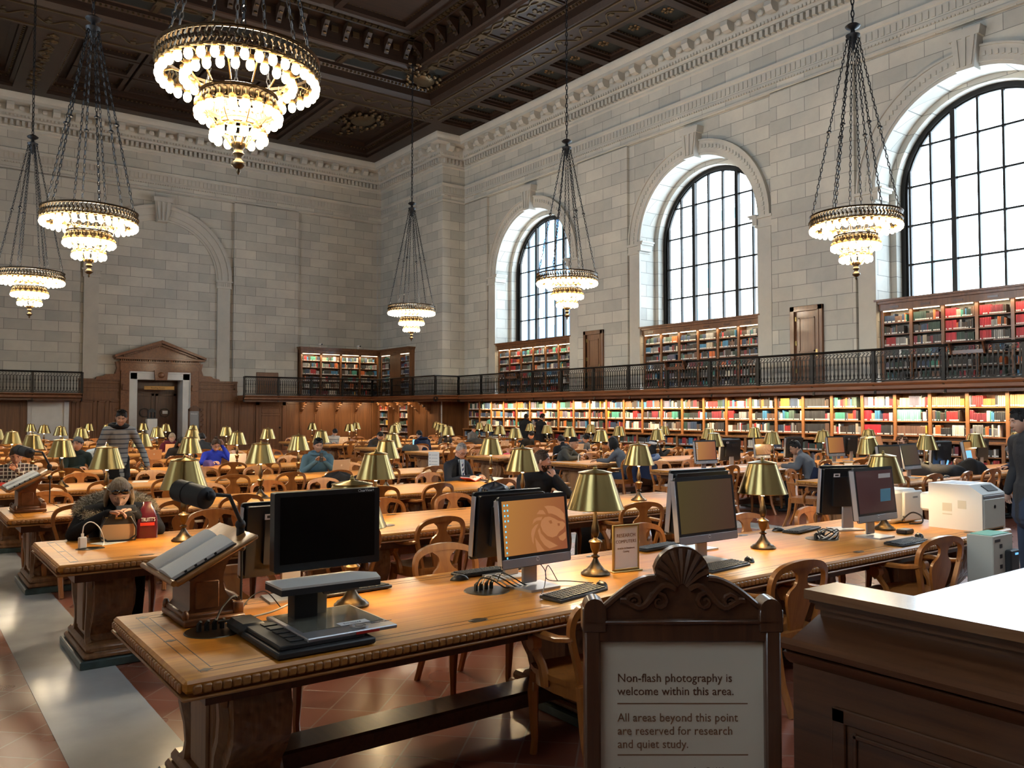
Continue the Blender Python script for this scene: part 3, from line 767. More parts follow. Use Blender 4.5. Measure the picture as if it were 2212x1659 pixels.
def railing(path, label, splits):
    root = empty('gallery_railing', (0, 0, 0)); tag(root, label, 'railing', 'iron gallery railings')
    Q = offpath(path, GO-.03); m = MB()
    sweep(m, path, [(GO-.08, 3.33), (GO+.03, 3.33), (GO+.05, 3.36), (GO+.03, 3.39), (GO-.08, 3.39), (GO-.10, 3.36), (GO-.08, 3.33)]); m.build('handrail', M_iron, root)
    for a, b in zip(Q[:-1], Q[1:]):
        a, b = Vector(a), Vector(b); d = b-a; ln = d.length
        if ln < .3: continue
        d /= ln; k = max(1, round(ln/1.772)); rz = math.atan2(d.y, d.x)
        for i in range(k):
            c = a+d*(i*ln/k)
            if c.y < 4 : continue
            q = link('baluster_panel', PBM, root, (c.x+d.x*.03, c.y+d.y*.03, GZ+.03)); q.rotation_euler = (0, 0, rz); q.scale = (ln/k-.06, 1, 1)
            q = link('post', POM, root, (c.x, c.y, GZ+.03)); q.rotation_euler = (0, 0, rz)
        q = link('post', POM, root, (b.x, b.y, GZ+.03)); q.rotation_euler = (0, 0, rz)
railing(GP, 'long dark iron gallery railing running round the corner and under the tall windows', 0)
railing(GPL, 'short dark iron gallery railing left of the pedimented doorway', 0)
# ================================================================ FAR WALL TIMBER
def panel(m, x0, x1, z0, z1, y, w_=.07, d=.03, mi=0):
    for a, b, c, e in ((x0, x1, z1-w_, z1), (x0, x1, z0, z0+w_), (x0, x0+w_, z0, z1), (x1-w_, x1, z0, z1)): m.rng(a, b, y-d, y, c, e, mi, .006)
m = MB(); Yw = YF-.02
m.rng(XL, CX-1.24, Yw, Yf, 0, 2.4); m.rng(CX+1.24, BLX, Yw, Yf, 0, 2.4)
for a, b in ((6.1, CX-1.24), (CX+1.24, 12.58)):
    m.rng(a, b, Yw, Yf, 2.4, 3.12); m.rng(a-.02, b, Yw-.05, Yf, 3.08, 3.16); m.rng(a, b, Yw-.04, Yf, 2.66, 2.74); m.rng(a, b, Yw-.05, Yf, 2.28, 2.36)
    panel(m, a+.1, b-.1, 2.78, 3.04, Yw)
for a, b in ((6.15, 6.7), (6.8, 7.15), (7.25, 7.95), (10.6, 11.3), (11.4, 11.75), (11.85, 12.5)): panel(m, a, b, .4, 2.24, Yw, .06)
xx = [12.7, 13.44, 14.87, 15.6, 16.34, 17.4, 18.43, 19.37, 19.8]
for a, b in zip(xx[:-1], xx[1:]):
    if a == 13.44: continue
    panel(m, a+.04, b-.04, .3, 2.2, Yw, .05); m.rng(a-.03, a+.03, Yw-.05, Yw, 0, 2.28)
for a, b in ((-2, -.8), (-.7, .5), (.6, 1.9), (2.0, 3.2), (3.3, 4.1), (5.85, 6.05)): panel(m, a, b, .3, 2.2, Yw, .05)
m.rng(XL, CX-1.24, Yw-.04, Yw, 0, .2); m.rng(CX+1.24, BLX, Yw-.04, Yw, 0, .2)
wp = struct(m.build('trim_4', M_oak), 'warm oak wall panelling along the end wall')
m = MB()
for x0, x1 in ((7.35, 7.85), (10.7, 11.2)):
    m.rng(x0+.03, x1-.03, Yw-.012, Yw, .55, 2.1)
    for k in range(6):
        z = .75+k*.22; m.sphere(((x0+x1)/2, Yw-.01, z), (.10, .03, .09), 8, 5)
        for sg in (-1, 1): m.tube([((x0+x1)/2, Yw-.015, z), ((x0+x1)/2+sg*.1, Yw-.02, z+.08), ((x0+x1)/2+sg*.15, Yw-.015, z+.02), ((x0+x1)/2+sg*.1, Yw-.015, z-.02)], .016, 5)
m.build('carved_panel', M_oak, wp)
# carved brackets under the gallery
m = MB()
def bracket(m, x, y, rz, s=1.0):
    o = m.M.copy(); m.M = Matrix.Translation((x, y, 0)) @ Matrix.Rotation(rz, 4, 'Z')
    m.prism([(0, 2.30), (0, 1.72), (-.06, 1.70), (-.10, 1.80), (-.20, 1.86), (-.24, 1.98), (-.38, 2.03), (-.46, 2.13), (-.62, 2.16), (-.72, 2.24), (-.74, 2.30)], -.06, .06, 'x')
    for k in range(4): m.sphere((0, -.08-.17*k, 1.84+.10*k), (.075, .06, .06), 7, 5)
    m.M = o
for x in (15.6, 16.34, 17.4, 18.43): bracket(m, x, Yw, 0)
for y in (36.9, 36.0, 35.0, 33.9, 32.9): bracket(m, BLX-.02, y, -PI/2)
struct(m.build('trim_5', M_oak), 'carved oak brackets holding up the gallery')
# white side door (left) and small oak door
def flatdoor(name, x0, x1, ztop, mats, label, handle=True, y=Yw):
    root = struct(empty(name), label); m = MB(); t = .18
    for a, b, c, e in ((x0, x0+t, 0, ztop), (x1-t, x1, 0, ztop), (x0, x1, ztop-t, ztop)): m.rng(a, b, y-.06, y+.02, c, e, 0, .01)
    for a, b, c, e in ((x0+t-.04, x0+t, 0, ztop-t), (x1-t, x1-t+.04, 0, ztop-t)): m.rng(a, b, y-.075, y, c, e)
    m.build('frame', mats[0], root)
    m = MB(); m.rng(x0+t, x1-t, y-.03, y+.01, 0, ztop-t); 
    if mats[1] is not M_whitem:
        w_ = x1-x0-2*t
        panel(m, x0+t+.08, x1-t-.08, .15, ztop-t-.42, y-.03, .05, .02); panel(m, x0+t+.08, x1-t-.08, ztop-t-.36, ztop-t-.08, y-.03, .05, .02)
    else:
        m.rng(x0+t, x1-t, y-.05, y, 1.0, 1.06)
    m.build('leaf', mats[1], root)
    if handle: m = MB(); m.sphere((x1-t-.12, y-.08, 1.06), .045, 10, 6); m.build('knob', M_iron, root)
flatdoor('door_1', 4.28, 5.75, 2.36, (M_whitem, M_whitem), 'pale flush door in a white marble surround under the gallery')
flatdoor('door_2', 13.44, 14.87, 2.26, (M_oak, M_oak), 'oak panelled door right of the main doorway under the gallery')
# main doorway
root = struct(empty('door_3'), 'tall doorway with white marble jambs under a carved oak pediment')
m = MB(); y = Yw-.10
for a, b, c, e in ((CX-1.22, CX-.92, 0, 3.46), (CX+.92, CX+1.22, 0, 3.46), (CX-1.22, CX+1.22, 3.16, 3.46)): m.rng(a, b, y, Yf+.5, c, e, 0, .02)
for sg in (-1, 1): m.rng(CX+sg*1.24-.03, CX+sg*1.24+.03, y-.04, y+.1, 0, 3.48)
m.rng(CX-1.26, CX+1.26, y-.04, y+.1, 3.44, 3.5)
m.build('frame', M_whitem, root)
m = MB(); m.rng(CX-.95, CX+.95, Yf+.7, Yf+.78, 0, 3.3)
for a, b in ((CX-.9, CX-.03), (CX+.03, CX+.9)): panel(m, a, b, .2, 2.6, Yf+.7, .12, .04)
for sg in (-1, 1): m.rng(CX+sg*.98-.03, CX+sg*.98+.03, Yf, Yf+.75, 0, 3.3)
m.rng(CX-.95, CX+.95, Yf, Yf+.75, 3.2, 3.3)
m.build('leaf', M_darkv, root)
for sg in (-1, 1):
    m = MB(); m.lathe([(.20, 0), (.20, .03), (.17, .03), (.17, 0)], 20, (0, 0, 0), cap=False); 
    m.M = Matrix.Identity(4); o = m.build('round_window', M_iron, root, loc=(CX+sg*.42, Yf+.66, 1.75)); o.rotation_euler = (PI/2, 0, 0)
m = MB(); m.rng(CX+.32, CX+.54, Yf+.63, Yf+.64, 1.70, 1.84); m.build('paper_notice', M_paper, root, 0)
m = MB(); m.rng(CX-.62, CX+.62, Yf-.1, Yf-.05, 2.74, 2.90, 0, .01); sg_ = m.build('sign_board', M_gold, root)
text('Reading Room', .10, (CX-.34, Yf-.105, 2.785), (PI/2, 0, 0), M_inkb, sg_, sx=.95)
m = MB()
for sg in (-1, 1):
    m.rng(CX+sg*1.42-.17, CX+sg*1.42+.17, y-.06, Yf, 0, 3.55, 0, .01)
    m.prism([(CX+sg*1.6, 3.12), (CX+sg*2.55, 3.12), (CX+sg*2.5, 3.24), (CX+sg*2.25, 3.28), (CX+sg*2.15, 3.36), (CX+sg*1.8, 3.38), (CX+sg*1.72, 3.62), (CX+sg*1.78, 3.9), (CX+sg*1.6, 3.9)], y, Yf, 'y')
    m.prism([(CX+sg*1.28, 2.7), (CX+sg*1.54, 2.7), (CX+sg*1.52, 2.95), (CX+sg*1.30, 2.95)], y-.14, y, 'y')
m.rng(CX-1.62, CX+1.62, y-.05, Yf, 3.5, 3.92, 0, .01)
m.rng(CX-1.66, CX+1.66, y-.08, Yf, 3.86, 3.94, 0, .01)
m.rng(CX-1.82, CX+1.82, y-.22, Yf, 4.0, 4.08, 0, .01)
for k in range(44): m.rng(CX-1.6+k*.073, CX-1.56+k*.073, y-.11, y, 3.93, 4.0)
A = (CX, 4.86)
for sg in (-1, 1):
    m.prism([(CX+sg*1.86, 4.06), (CX+sg*1.86, 4.16), (CX, 4.86), (CX, 4.72)], y-.24, Yf, 'y')
    m.prism([(CX+sg*1.5, 4.10), (CX+sg*1.5, 4.16), (CX, 4.70), (CX, 4.62)], y-.13, Yf, 'y')
    for k in range(20):
        t = (k+.5)/20; m.box((CX+sg*1.45*(1-t), y-.15, 4.12+.5*t), (.035, .05, .045))
m.prism([(CX-1.75, 4.07), (CX+1.75, 4.07), (CX, 4.74)], y-.04, Yf, 'y')
m.prism([(CX-.24, 3.14), (CX+.24, 3.14), (CX+.28, 3.56), (CX-.28, 3.56)], y-.14, y+.05, 'y'); m.sphere((CX, y-.14, 3.36), (.15, .05, .13), 10, 6)
m.build('pediment', M_oakh, root)
m = MB(); m.rng(CX-.9, CX-.2, Yf+.2, Yf+.4, 1.0, 1.3); 
# right wall doors between the windows
for n_, (a, b) in enumerate(((13.56, 14.62), (22.61, 23.69))):
    root = struct(empty('door_%d' % (4+n_)), ['oak panelled door on the gallery between the two nearer windows', 'oak panelled door on the gallery between the two farther windows'][n_])
    m = MB(); X = XR
    for u0, u1, z0, z1 in ((a, a+.15, 2.5, 4.83), (b-.15, b, 2.5, 4.83), (a, b, 4.68, 4.83)): m.rng(X-.09, X+.02, u0, u1, z0, z1, 0, .012)
    for u0, u1, z0, z1 in ((a+.11, a+.15, 2.5, 4.72), (b-.15, b-.11, 2.5, 4.72), (a+.11, b-.11, 4.68, 4.72)): m.rng(X-.11, X, u0, u1, z0, z1)
    m.build('frame', M_oak, root)
    m = MB(); m.rng(X-.03, X, a+.15, b-.15, 2.53, 4.68)
    for z0, z1 in ((2.75, 3.35), (3.5, 4.5)):
        for u0, u1, c, e in ((a+.27, b-.27, z1-.04, z1), (a+.27, b-.27, z0, z0+.04), (a+.27, a+.31, z0, z1), (b-.31, b-.27, z0, z1)): m.rng(X-.05, X-.03, u0, u1, c, e)
    m.build('leaf', M_oak, root)
    m = MB(); m.rng(X-.05, X-.03, a+.18, a+.24, 3.36, 3.56); m.tube([(X-.04, a+.21, 3.42), (X-.08, a+.21, 3.42), (X-.085, a+.30, 3.42)], .012, 6); m.build('door_handle', M_brassframe, root)
    for z in (2.9, 3.7, 4.4): m = MB(); m.rng(X-.055, X-.03, b-.20, b-.15, z, z+.13); m.build('hinge', M_brassframe, root)
# outside world seen through the windows
M_towB = mat('blue_glass_facade', (0.05, 0.16, 0.36), 0.3); M_cream = mat('pale_facade', (0.62, 0.60, 0.55), 0.8); M_teal = mat('green_copper_roof', (0.16, 0.42, 0.42), 0.6); M_wind = mat('facade_window', (0.10, 0.28, 0.38), 0.3)
b_ = empty('tower_block', (62, 78, -12)); tag(b_, 'dark blue tower block with stepped top outside the farthest window', 'building')
m = MB(); m.rng(0, 8, -6, 2.5, 0, 42); m.rng(1, 8, -6, 1.2, 42, 50); m.rng(2, 8, -5, -.5, 50, 57); m.build('tower', M_towB, b_)
for k in range(10):
    for j in range(3):
        m = MB(); m.rng(-.1, .1, -.9-j*2.3, .1-j*2.3, 16+k*4, 18.2+k*4); m.build('window', M_cream, b_)
b2 = empty('apartment_tower', (70, 57, -12)); tag(b2, 'pale tower with a green crown faintly seen outside the middle window', 'building')
m = MB(); m.rng(0, 12, -2.2, 4.5, 0, 34); m.build('tower', M_cream, b2)
m = MB(); m.lathe([(2.0, 0), (2.0, .8), (1.5, 1.1), (1.2, 2.0), (0, 2.6)], 12, (4, 2.0, 34)); m.build('crown', M_teal, b2)
for k in range(2):
    for j in range(2): m = MB(); m.rng(-.1, .1, 1.0+j*1.6, 1.9+j*1.6, 22.5+k*4.6, 25+k*4.2); m.build('window', M_wind, b2)
b3 = empty('low_building', (56, 27.5, -10)); tag(b3, 'low building with a copper green gabled roof outside the nearest window', 'building')
m = MB(); m.rng(0, 14, -3.2, .6, 0, 20.6); m.build('facade', M_cream, b3)
m = MB(); m.prism([(-3.4, 20.6), (.9, 20.6), (.5, 22.3), (-1.4, 21.6)], -.4, 14, 'x'); m.build('roof', M_teal, b3)
# ================================================================ BOOKCASES AND BOOKS
PAL = [((.030,.030,.032),'black',14),((.045,.030,.022),'dark brown',12),((.02,.045,.035),'dark green',8),((.025,.045,.09),'navy blue',9),((.30,.018,.02),'red',8),
       ((.16,.02,.03),'maroon',8),((.62,.58,.48),'cream',9),((.34,.29,.22),'tan',7),((.22,.22,.22),'grey',9),((.50,.12,.03),'orange',5),((.04,.16,.30),'blue',6),
       ((.05,.22,.17),'green',4),((.60,.36,.05),'yellow',2),((.13,.07,.045),'brown leather',9),((.66,.66,.64),'white',6),((.10,.09,.13),'slate',6),((.07,.11,.09),'olive',4)]
PW = [p[2] for p in PAL]
BOOKS = []
rb = random.Random(11)
def shelf_fill(x, y, z, dx, dy, length, hmax, place, dark=False, first=None, fill=None):
    """books from (x,y) running along (dx,dy); the spine faces the reader"""
    s = .012; n = 0; nx, ny = -abs(dy), -abs(dx)
    lim = length*(fill or rb.choice((1, 1, 1, .98, .93, .85)))-.012
    i = 0
    while s < lim:
        if first and i == 0: col, cn = first[0], first[1]; cnt = first[2]; hh = first[3]; th = first[4]; jit = 0
        else:
            p = rb.choices(PAL, PW)[0]
            if dark and sum(p[0]) > .8 and rb.random() < .85: p = PAL[rb.randrange(4)]
            col, cn = p[0], p[1]; run = rb.random() < .36
            cnt = rb.randint(3, 9) if run else rb.randint(1, 2)
            hh = rb.uniform(.62, .93)*hmax; th = rb.uniform(.022, .045); jit = 0 if run else .3
        for _ in range(cnt):
            t = th*(1+jit*rb.uniform(-.4, .4)); h = min(hh*(1+jit*rb.uniform(-.15, .15)), hmax*.97)
            if s+t > lim: s = 99; break
            sv = rb.uniform(.7, 1.25)
            c = [max(.01, k*sv) for k in col]
            n += 1; u = s+t/2
            BOOKS.append((x+dx*u, y+dy*u, z, t*.94, h, .19, abs(dx) > .5, c, cn, n, place, rb.random() < .78))
            s += t
        i += 1
    return n
def case_mesh(parts, name, mats, parent, loc=None):
    m = MB()
    for b in parts: m.rng(*b)
    return m.build(name, mats, parent, loc=loc)
# lower bookcases of the window wall ------------------------------------
PB = .886; Y0B = 8.5-PB; NB = 26; XS = 20.4
low = empty('bookcase', (20.1, Y0B, 0))
case_mesh([(.32, .9, 0, PB, 1.06, 2.30), (0, .9, 0, PB, 1.02, 1.07), (.28, .34, 0, .045, 1.07, 2.30), (.28, .34, PB-.045, PB, 1.07, 2.30), (.32, .9, 0, .03, 1.07, 2.3), (.32, .9, PB-.03, PB, 1.07, 2.3), (.28, .9, 0, PB, 2.24, 2.30),
           (.05, .9, 0, PB, 0, .12), (.03, .07, 0, .05, .12, 1.02), (.03, .07, PB-.05, PB, .12, 1.02), (.32, .9, 0, PB, .12, 1.02), (.03, .32, 0, .025, .12, 1.02), (.03, .32, PB-.025, PB, .12, 1.02)], 'frame', M_case, low)
low.children[0].data = low.children[0].data
# open the back: thin back panel instead of a solid block
def lowframe():
    m = MB()
    for b in ((.62, .66, 0, PB, 0, 2.30), (-.02, .62, 0, PB, 1.02, 1.07), (.27, .31, 0, .04, 1.07, 2.30), (.27, .31, PB-.04, PB, 1.07, 2.30), (.28, .62, 0, .025, 1.07, 2.3), (.28, .62, PB-.025, PB, 1.07, 2.3), (.27, .62, 0, PB, 2.24, 2.30),
              (.03, .62, 0, PB, 0, .12), (.02, .06, 0, .04, .12, 1.02), (.02, .06, PB-.04, PB, .12, 1.02), (.03, .62, 0, .02, .12, 1.02), (.03, .62, PB-.02, PB, .12, 1.02)): m.rng(*b)
    return m.mesh('frame', M_case, 35)
low.children[0].data = lowframe()
for z in (1.19, 1.545, 1.89): case_mesh([(.29, .62, .02, PB-.02, z-.022, z)], 'shelf', M_case, low)
for z in (.42, .735): case_mesh([(.05, .62, .02, PB-.02, z-.022, z)], 'shelf', M_case, low)
for k in range(NB):
    lab = 'oak bookcase bay under the gallery, %s from the right edge of the photo' % ORD[k+1]
    if k == 0: r = low; tag(r, lab, 'bookcase', 'lower bookcase bays below the gallery')
    else: r = dup(low, (20.1, Y0B+k*PB, 0), 0, lab)
    y1 = Y0B+(k+1)*PB-.03
    for s_, z in enumerate((1.89, 1.545, 1.19)):
        fst = None
        if k == 3 and s_ == 1: fst = ((.16, .42, .36), 'pale green', 11, .31, .055)
        if k == 4 and s_ == 1: fst = ((.42, .015, .03), 'bright red', 5, .27, .04)
        if k == 4 and s_ == 2: fst = ((.42, .015, .03), 'bright red', 12, .26, .038)
        if k == 2 and s_ == 0: fst = ((.26, .16, .10), 'light brown', 15, .25, .045)
        if k == 3 and s_ == 2: fst = ((.17, .09, .06), 'brown leather', 17, .24, .042)
        if k == 6: fst = ((.025, .025, .027), 'black ribbed', 14, .26, .045)
        if k == 0 and s_ == 0: fst = ((.42, .22, .09), 'golden brown', 12, .28, .05)
        hm = .30 if s_ else .31
        shelf_fill(XS, y1, z, 0, -1, PB-.06, hm, ('%s shelf' % ('top', 'middle', 'bottom')[s_], 'lower bay %s from right edge' % ORD[k+1]), first=fst, fill=.97 if fst else None)
    shelf_fill(20.16, y1, .735, 0, -1, PB-.06, .26, ('counter shelf', 'lower bay %d' % k), dark=True)
    shelf_fill(20.16, y1, .42, 0, -1, PB-.06, .28, ('foot shelf', 'lower bay %d' % k), dark=True)
# corner block shelves (two narrow openings) ------------------------------
for (a, b) in ((36.45, 37.45), (34.5, 35.4)):
    r = empty('narrow_bookcase', (BLX-.02, a, 0)); tag(r, 'narrow built-in bookshelf in the corner panelling, %s' % ('the one nearer the end wall' if a > 36 else 'the one nearer the windows'), 'bookcase')
    case_mesh([(-.30, .02, 0, .04, 0, 2.2), (-.30, .02, b-a-.04, b-a, 0, 2.2), (-.02, .02, 0, b-a, 0, 2.2), (-.30, 0, 0, b-a, 2.16, 2.22)], 'frame', M_oak, r)
    for z in (.45, .8, 1.15, 1.5, 1.85):
        case_mesh([(-.29, 0, .02, b-a-.02, z-.02, z)], 'shelf', M_oak, r)
        shelf_fill(BLX-.29, b-.06, z, 0, -1, b-a-.12, .28, ('shelf', 'corner shelf'), dark=True)
m = MB()
for y0, y1 in ((BLY+.1, 33.3), (33.3, 34.45), (35.45, 36.4), (37.5, YF)):
    m.rng(BLX-.05, BLX, y0, y1, 0, 2.3)
    m.rng(BLX-.08, BLX-.05, y0+.05, y0+.10, .1, 2.25); m.rng(BLX-.08, BLX-.05, y1-.10, y1-.05, .1, 2.25); m.rng(BLX-.08, BLX-.05, y0, y1, .1, .2)
m.rng(BLX, XR+.01, BLY-.05, BLY, 0, 2.3); m.rng(XR-.05, XR, 30.65, BLY, 0, 2.3)
struct(m.build('trim_6', M_oak), 'oak panelling of the corner block under the gallery')
# upper bookcases -----------------------------------------------------------
def upper_case(name_label, fx, fy, ax, length, nb, zt=4.77, zb=2.53, depth=.42, skipdark=True, place='', door=False):
    """ax 'y': face looks to -x and the case runs from fy down to fy-length; ax 'x': face looks to -y, runs from fx"""
    root = empty('upper_bookcase', (fx, fy, 0)); tag(root, name_label, 'bookcase', 'upper bookcases on the gallery')
    def T(u0, u1, d0, d1, z0, z1):
        return (d0, d1, -u1, -u0, z0, z1) if ax == 'y' else (u0, u1, d0, d1, z0, z1)
    m = MB(); mi = []
    m.rng(*T(0, length, depth-.03, depth, zb, zt-.3))
    w_ = length/nb
    for k in range(nb+1):
        u = min(max(k*w_, .04), length-.04); m.rng(*T(u-.04, u+.04, 0, depth, zb, zt-.28))
    m.rng(*T(0, length, .0, depth, zb, zb+.08)); m.build('frame', M_case if False else M_oak, root)
    m = MB()
    m.rng(*T(-.02, length+.02, -.05, depth, zt-.30, zt-.12)); m.rng(*T(-.06, length+.06, -.11, depth, zt-.12, zt-.05)); m.rng(*T(-.10, length+.10, -.16, depth, zt-.05, zt))
    for k in range(nb): m.rng(*T((k+.5)*w_-.12, (k+.5)*w_+.12, -.06, -.04, zt-.24, zt-.19), 1)
    m.build('cornice', [M_oak, M_darkv], root)
    nz = 6; hz = (zt-.32-zb-.08)/nz
    for k in range(nb):
        for s_ in range(nz):
            z = zb+.08+s_*hz
            if s_: case_mesh([T(k*w_+.03, (k+1)*w_-.03, .02, depth-.02, z-.022, z)], 'shelf', M_oak, root)
            if door and k == 1: continue
            if ax == 'y': shelf_fill(fx+.03, fy-k*w_-.045, z, 0, -1, w_-.09, hz-.05, ('%s shelf' % ('bottom', 'second lowest', 'third lowest', 'third', 'second', 'top')[s_], '%s, section %s' % (place, ORD[k+1])), dark=True,
                                     first=((.38, .02, .03), 'red', 7, hz-.07, .038) if (place.startswith('nearest') and k >= 2 and s_ >= 3) else None)
            else: shelf_fill(fx+k*w_+.045, fy+.03, z, 1, 0, w_-.09, hz-.05, ('shelf', place), dark=(k in (0, 3)))
        if not (door and k == 1):
            m = MB(); m.rng(*T(k*w_+.08, (k+1)*w_-.08, -.02, .02, zt-.325, zt-.305)); m.build('strip_lamp', M_strip, root)
    if door: m = MB(); m.rng(*T(w_+.04, 2*w_-.04, 0, .04, zb, zt-.3)); m.build('door', M_oak, root)
    return root
UW = [('tall gallery bookcase under the %s arched window' % n, p) for n, p in (('farthest', 'farthest gallery case'), ('middle', 'middle gallery case'), ('nearest', 'nearest gallery case'))]
for (lab, pl), c in zip(UW, BAYS[:3]): upper_case(lab, 21.25, c+2.46, 'y', 4.92, 6, place=pl)
upper_case('four-section gallery bookcase on the end wall right of the doorway', 15.5, YF-.28, 'x', 4.1, 4, zt=4.88, place='end wall gallery case')
upper_case('three-section gallery bookcase round the corner with a plain middle door', BLX-.25, 37.35, 'y', 2.9, 3, zt=4.88, place='corner gallery case', door=True, depth=.30)
upper_case('gallery bookcase at the left edge of the end wall', -1.1, YF-.28, 'x', 4.1, 4, zt=4.88, place='left gallery case')
# lamps over the shelves ----------------------------------------------------
for y in (11.0, 18.4, 25.8): arealight('under_gallery_strip', (20.10, y, 2.235), (0, R(-30), 0), .05, 7.2, STRIP_POWER*7.2, WARM, spread=R(112))
arealight('under_gallery_strip', (17.3, YF-.75, 2.27), (R(25), 0, 0), 4.2, .05, STRIP_POWER*3.6, WARM)
arealight('under_gallery_strip', (BLX-.75, 35, 2.27), (0, R(-25), 0), .05, 4.2, STRIP_POWER*3.2, WARM)
for c in BAYS[:3]: arealight('bookcase_strip', (21.13, c, 4.44), (0, R(-20), 0), .04, 4.6, STRIP_POWER*1.3, WARM)
arealight('bookcase_strip', (17.5, YF-.42, 4.5), (R(20), 0, 0), 3.9, .04, STRIP_POWER*1.6, WARM)
# ---- turn the list of books into things ----
def proj(p):
    d = Vector(p)-Vector((CAMX, CAMY, CAMZ)); f = d.dot(_F)
    return 1106+1800*d.dot(_R)/f, 829.5-1800*d.dot(_U)/f, f
ub = MB(); ub.rng(-.5, .5, 0, 1, 0, 1, 0, .06); ub.rng(-.44, .44, .06, .96, .94, 1.004, 1); BKP = ub.mesh('book', [M_book, M_paper], 35)
ub = MB(); ub.rng(-.5, .5, 0, 1, 0, 1, 0, .06); ub.rng(-.44, .44, .06, .96, .94, 1.004, 1); ub.rng(-.40, .40, -.012, .02, .05, .19, 1); BKL = ub.mesh('book', [M_book, M_paper], 35)
cand = []
for i, b in enumerate(BOOKS):
    px, py, f = proj(b[:3])
    vis = 0 < px < 2200 and b[10][0] not in ('counter shelf', 'foot shelf')
    cand.append((f if vis else 1e6, i))
cand.sort(); chosen = set(i for f, i in cand[:300] if f < 1e5)
nm = MB(); nm.col = (1, 1, 1, 1)
for i, (x, y, z, t, h, d, alongx, c, cn, n, place, lab) in enumerate(BOOKS):
    if i in chosen:
        o = link('book', BKL if lab else BKP, None, (x, y, z)); o.rotation_euler = (0, 0, 0 if alongx else -PI/2)
        o.scale = (t, d, h); o.color = (*c, 1)
        tag(o, '%s book, %s from left on %s of %s' % (cn, ORD[n] if n <= 30 else str(n)+'th', place[0].replace(' shelf', ' shelf'), place[1]), 'book', 'books on the shelves by the windows')
    else:
        nm.col = (*c, 1)
        v = ((x-t/2, x+t/2, y, y+d) if alongx else (x, x+d, y-t/2, y+t/2))
        nm.rng(v[0], v[1], v[2], v[3], z, z+h)
        if lab:
            nm.col = (.7, .69, .66, 1)
            if alongx: nm.rng(x-t*.4, x+t*.4, y-.003, y+.01, z+.012, z+.045)
            else: nm.rng(x-.003, x+.01, y-t*.4, y+t*.4, z+.012, z+.045)
o = nm.build('books', M_bookn, smooth=0); o['kind'] = 'stuff'; o['label'] = 'rows of mixed library books filling the farther and lower shelves'; o['category'] = 'books'
# plaque behind the railing, book rests, cameras
o = MB(); o.rng(13.45, 14.5, YF-.06, YF, 2.6, 3.62, 0, .02); tag(o.build('wall_plaque', M_oak), 'square brown wooden board on the end wall behind the gallery railing', 'board')
for i, (x, y) in enumerate(((20.06, 9.2), (20.06, 18.2), (20.06, 27.0))):
    r = empty('reading_shelf', (x, y, 3.42)); tag(r, 'small sloping wooden reading shelf on the gallery rail below the %s arched window' % ('nearest', 'middle', 'farthest')[i], 'shelf')
    m = MB(); m.box((0, 0, 0), (.42, .95, .035), 0, .006, ry=R(-6)); m.build('shelf_board', M_dark, r)
    m = MB()
    for s_ in (-1, 1): m.prism([(-.14, -.02), (.16, -.02), (.02, -.30), (-.03, -.30)], s_*.38-.02, s_*.38+.02, 'y')
    m.rng(-.02, .03, -.4, .4, -.28, -.20); m.build('brackets', M_dark, r)
for i, (x, y) in enumerate(((16.4, YF-.4), (18.4, YF-.4))):
    r = empty('security_camera', (x, y, 4.88)); tag(r, 'small white camera on top of the end wall bookcase, the %s one' % ('left', 'right')[i], 'camera')
    m = MB(); m.box((0, -.1, .13), (.14, .26, .11), 0, .03); m.rng(-.03, .03, -.03, .03, 0, .09); m.build('camera_body', M_white, r)
    m = MB(); m.lathe([(.04, 0), (.04, .02), (0, .02)], 10); q = m.build('lens', M_black, r, loc=(0, -.23, .13)); q.rotation_euler = (PI/2, 0, 0)
# ================================================================ TABLES
TZ = .76; TX = [.889, 10.69]; TYN, TP, TW, TL = 3.233, 2.9206, 1.239, 6.9
def ty(k): return TYN+TP*k
tb = MB(); tb.rng(0, TL, 0, TW, TZ-.05, TZ, 0, .012); MT_top = tb.mesh('tabletop', M_tab, 30)
me_ = MB()
me_.rng(.02, TL-.02, .02, TW-.02, TZ-.075, TZ-.05, 0)
k = 0
while .03+k*.037 < TL-.05:
    x = .03+k*.037
    for y in (-.004, TW+.004): me_.box((x+.018, y, TZ-.034), (.0355, .014, .034), 0, .006)
    k += 1
k = 0
while .03+k*.037 < TW-.05:
    y = .03+k*.037
    for x in (-.004, TL+.004): me_.box((x, y+.018, TZ-.034), (.014, .0355, .034), 0, .006)
    k += 1
me_.rng(-.008, TL+.008, -.008, TW+.008, TZ-.075, TZ-.062, 0, .005)
MT_edge = me_.mesh('carved_edge', M_tabedge, 40)
mi_ = MB()
for d in (.085, .135):
    for a in ((d, TL-d, d, d+.004), (d, TL-d, TW-d-.004, TW-d), (d, d+.004, d, TW-d), (TL-d-.004, TL-d, d, TW-d)): mi_.rng(a[0], a[1], a[2], a[3], TZ-.002, TZ+.0006)
for x in (.11, TL-.11):
    for y in (.11, TW/2, TW-.11): mi_.prism([(x-.03, y), (x, y-.02), (x+.03, y), (x, y+.02)], TZ, TZ+.0008, 'z')
MT_inlay = mi_.mesh('inlay', M_inlay, 0)
ma_ = MB(); ma_.rng(.12, TL-.12, .14, TW-.14, TZ-.15, TZ-.07)
for x in (.3, 2.2, 4.3, 6.3):
    for s_ in (1,): pass
MT_apron = ma_.mesh('apron', M_darkv, 30)
PEDX = [.385, 2.43, 4.47, TL-.385]
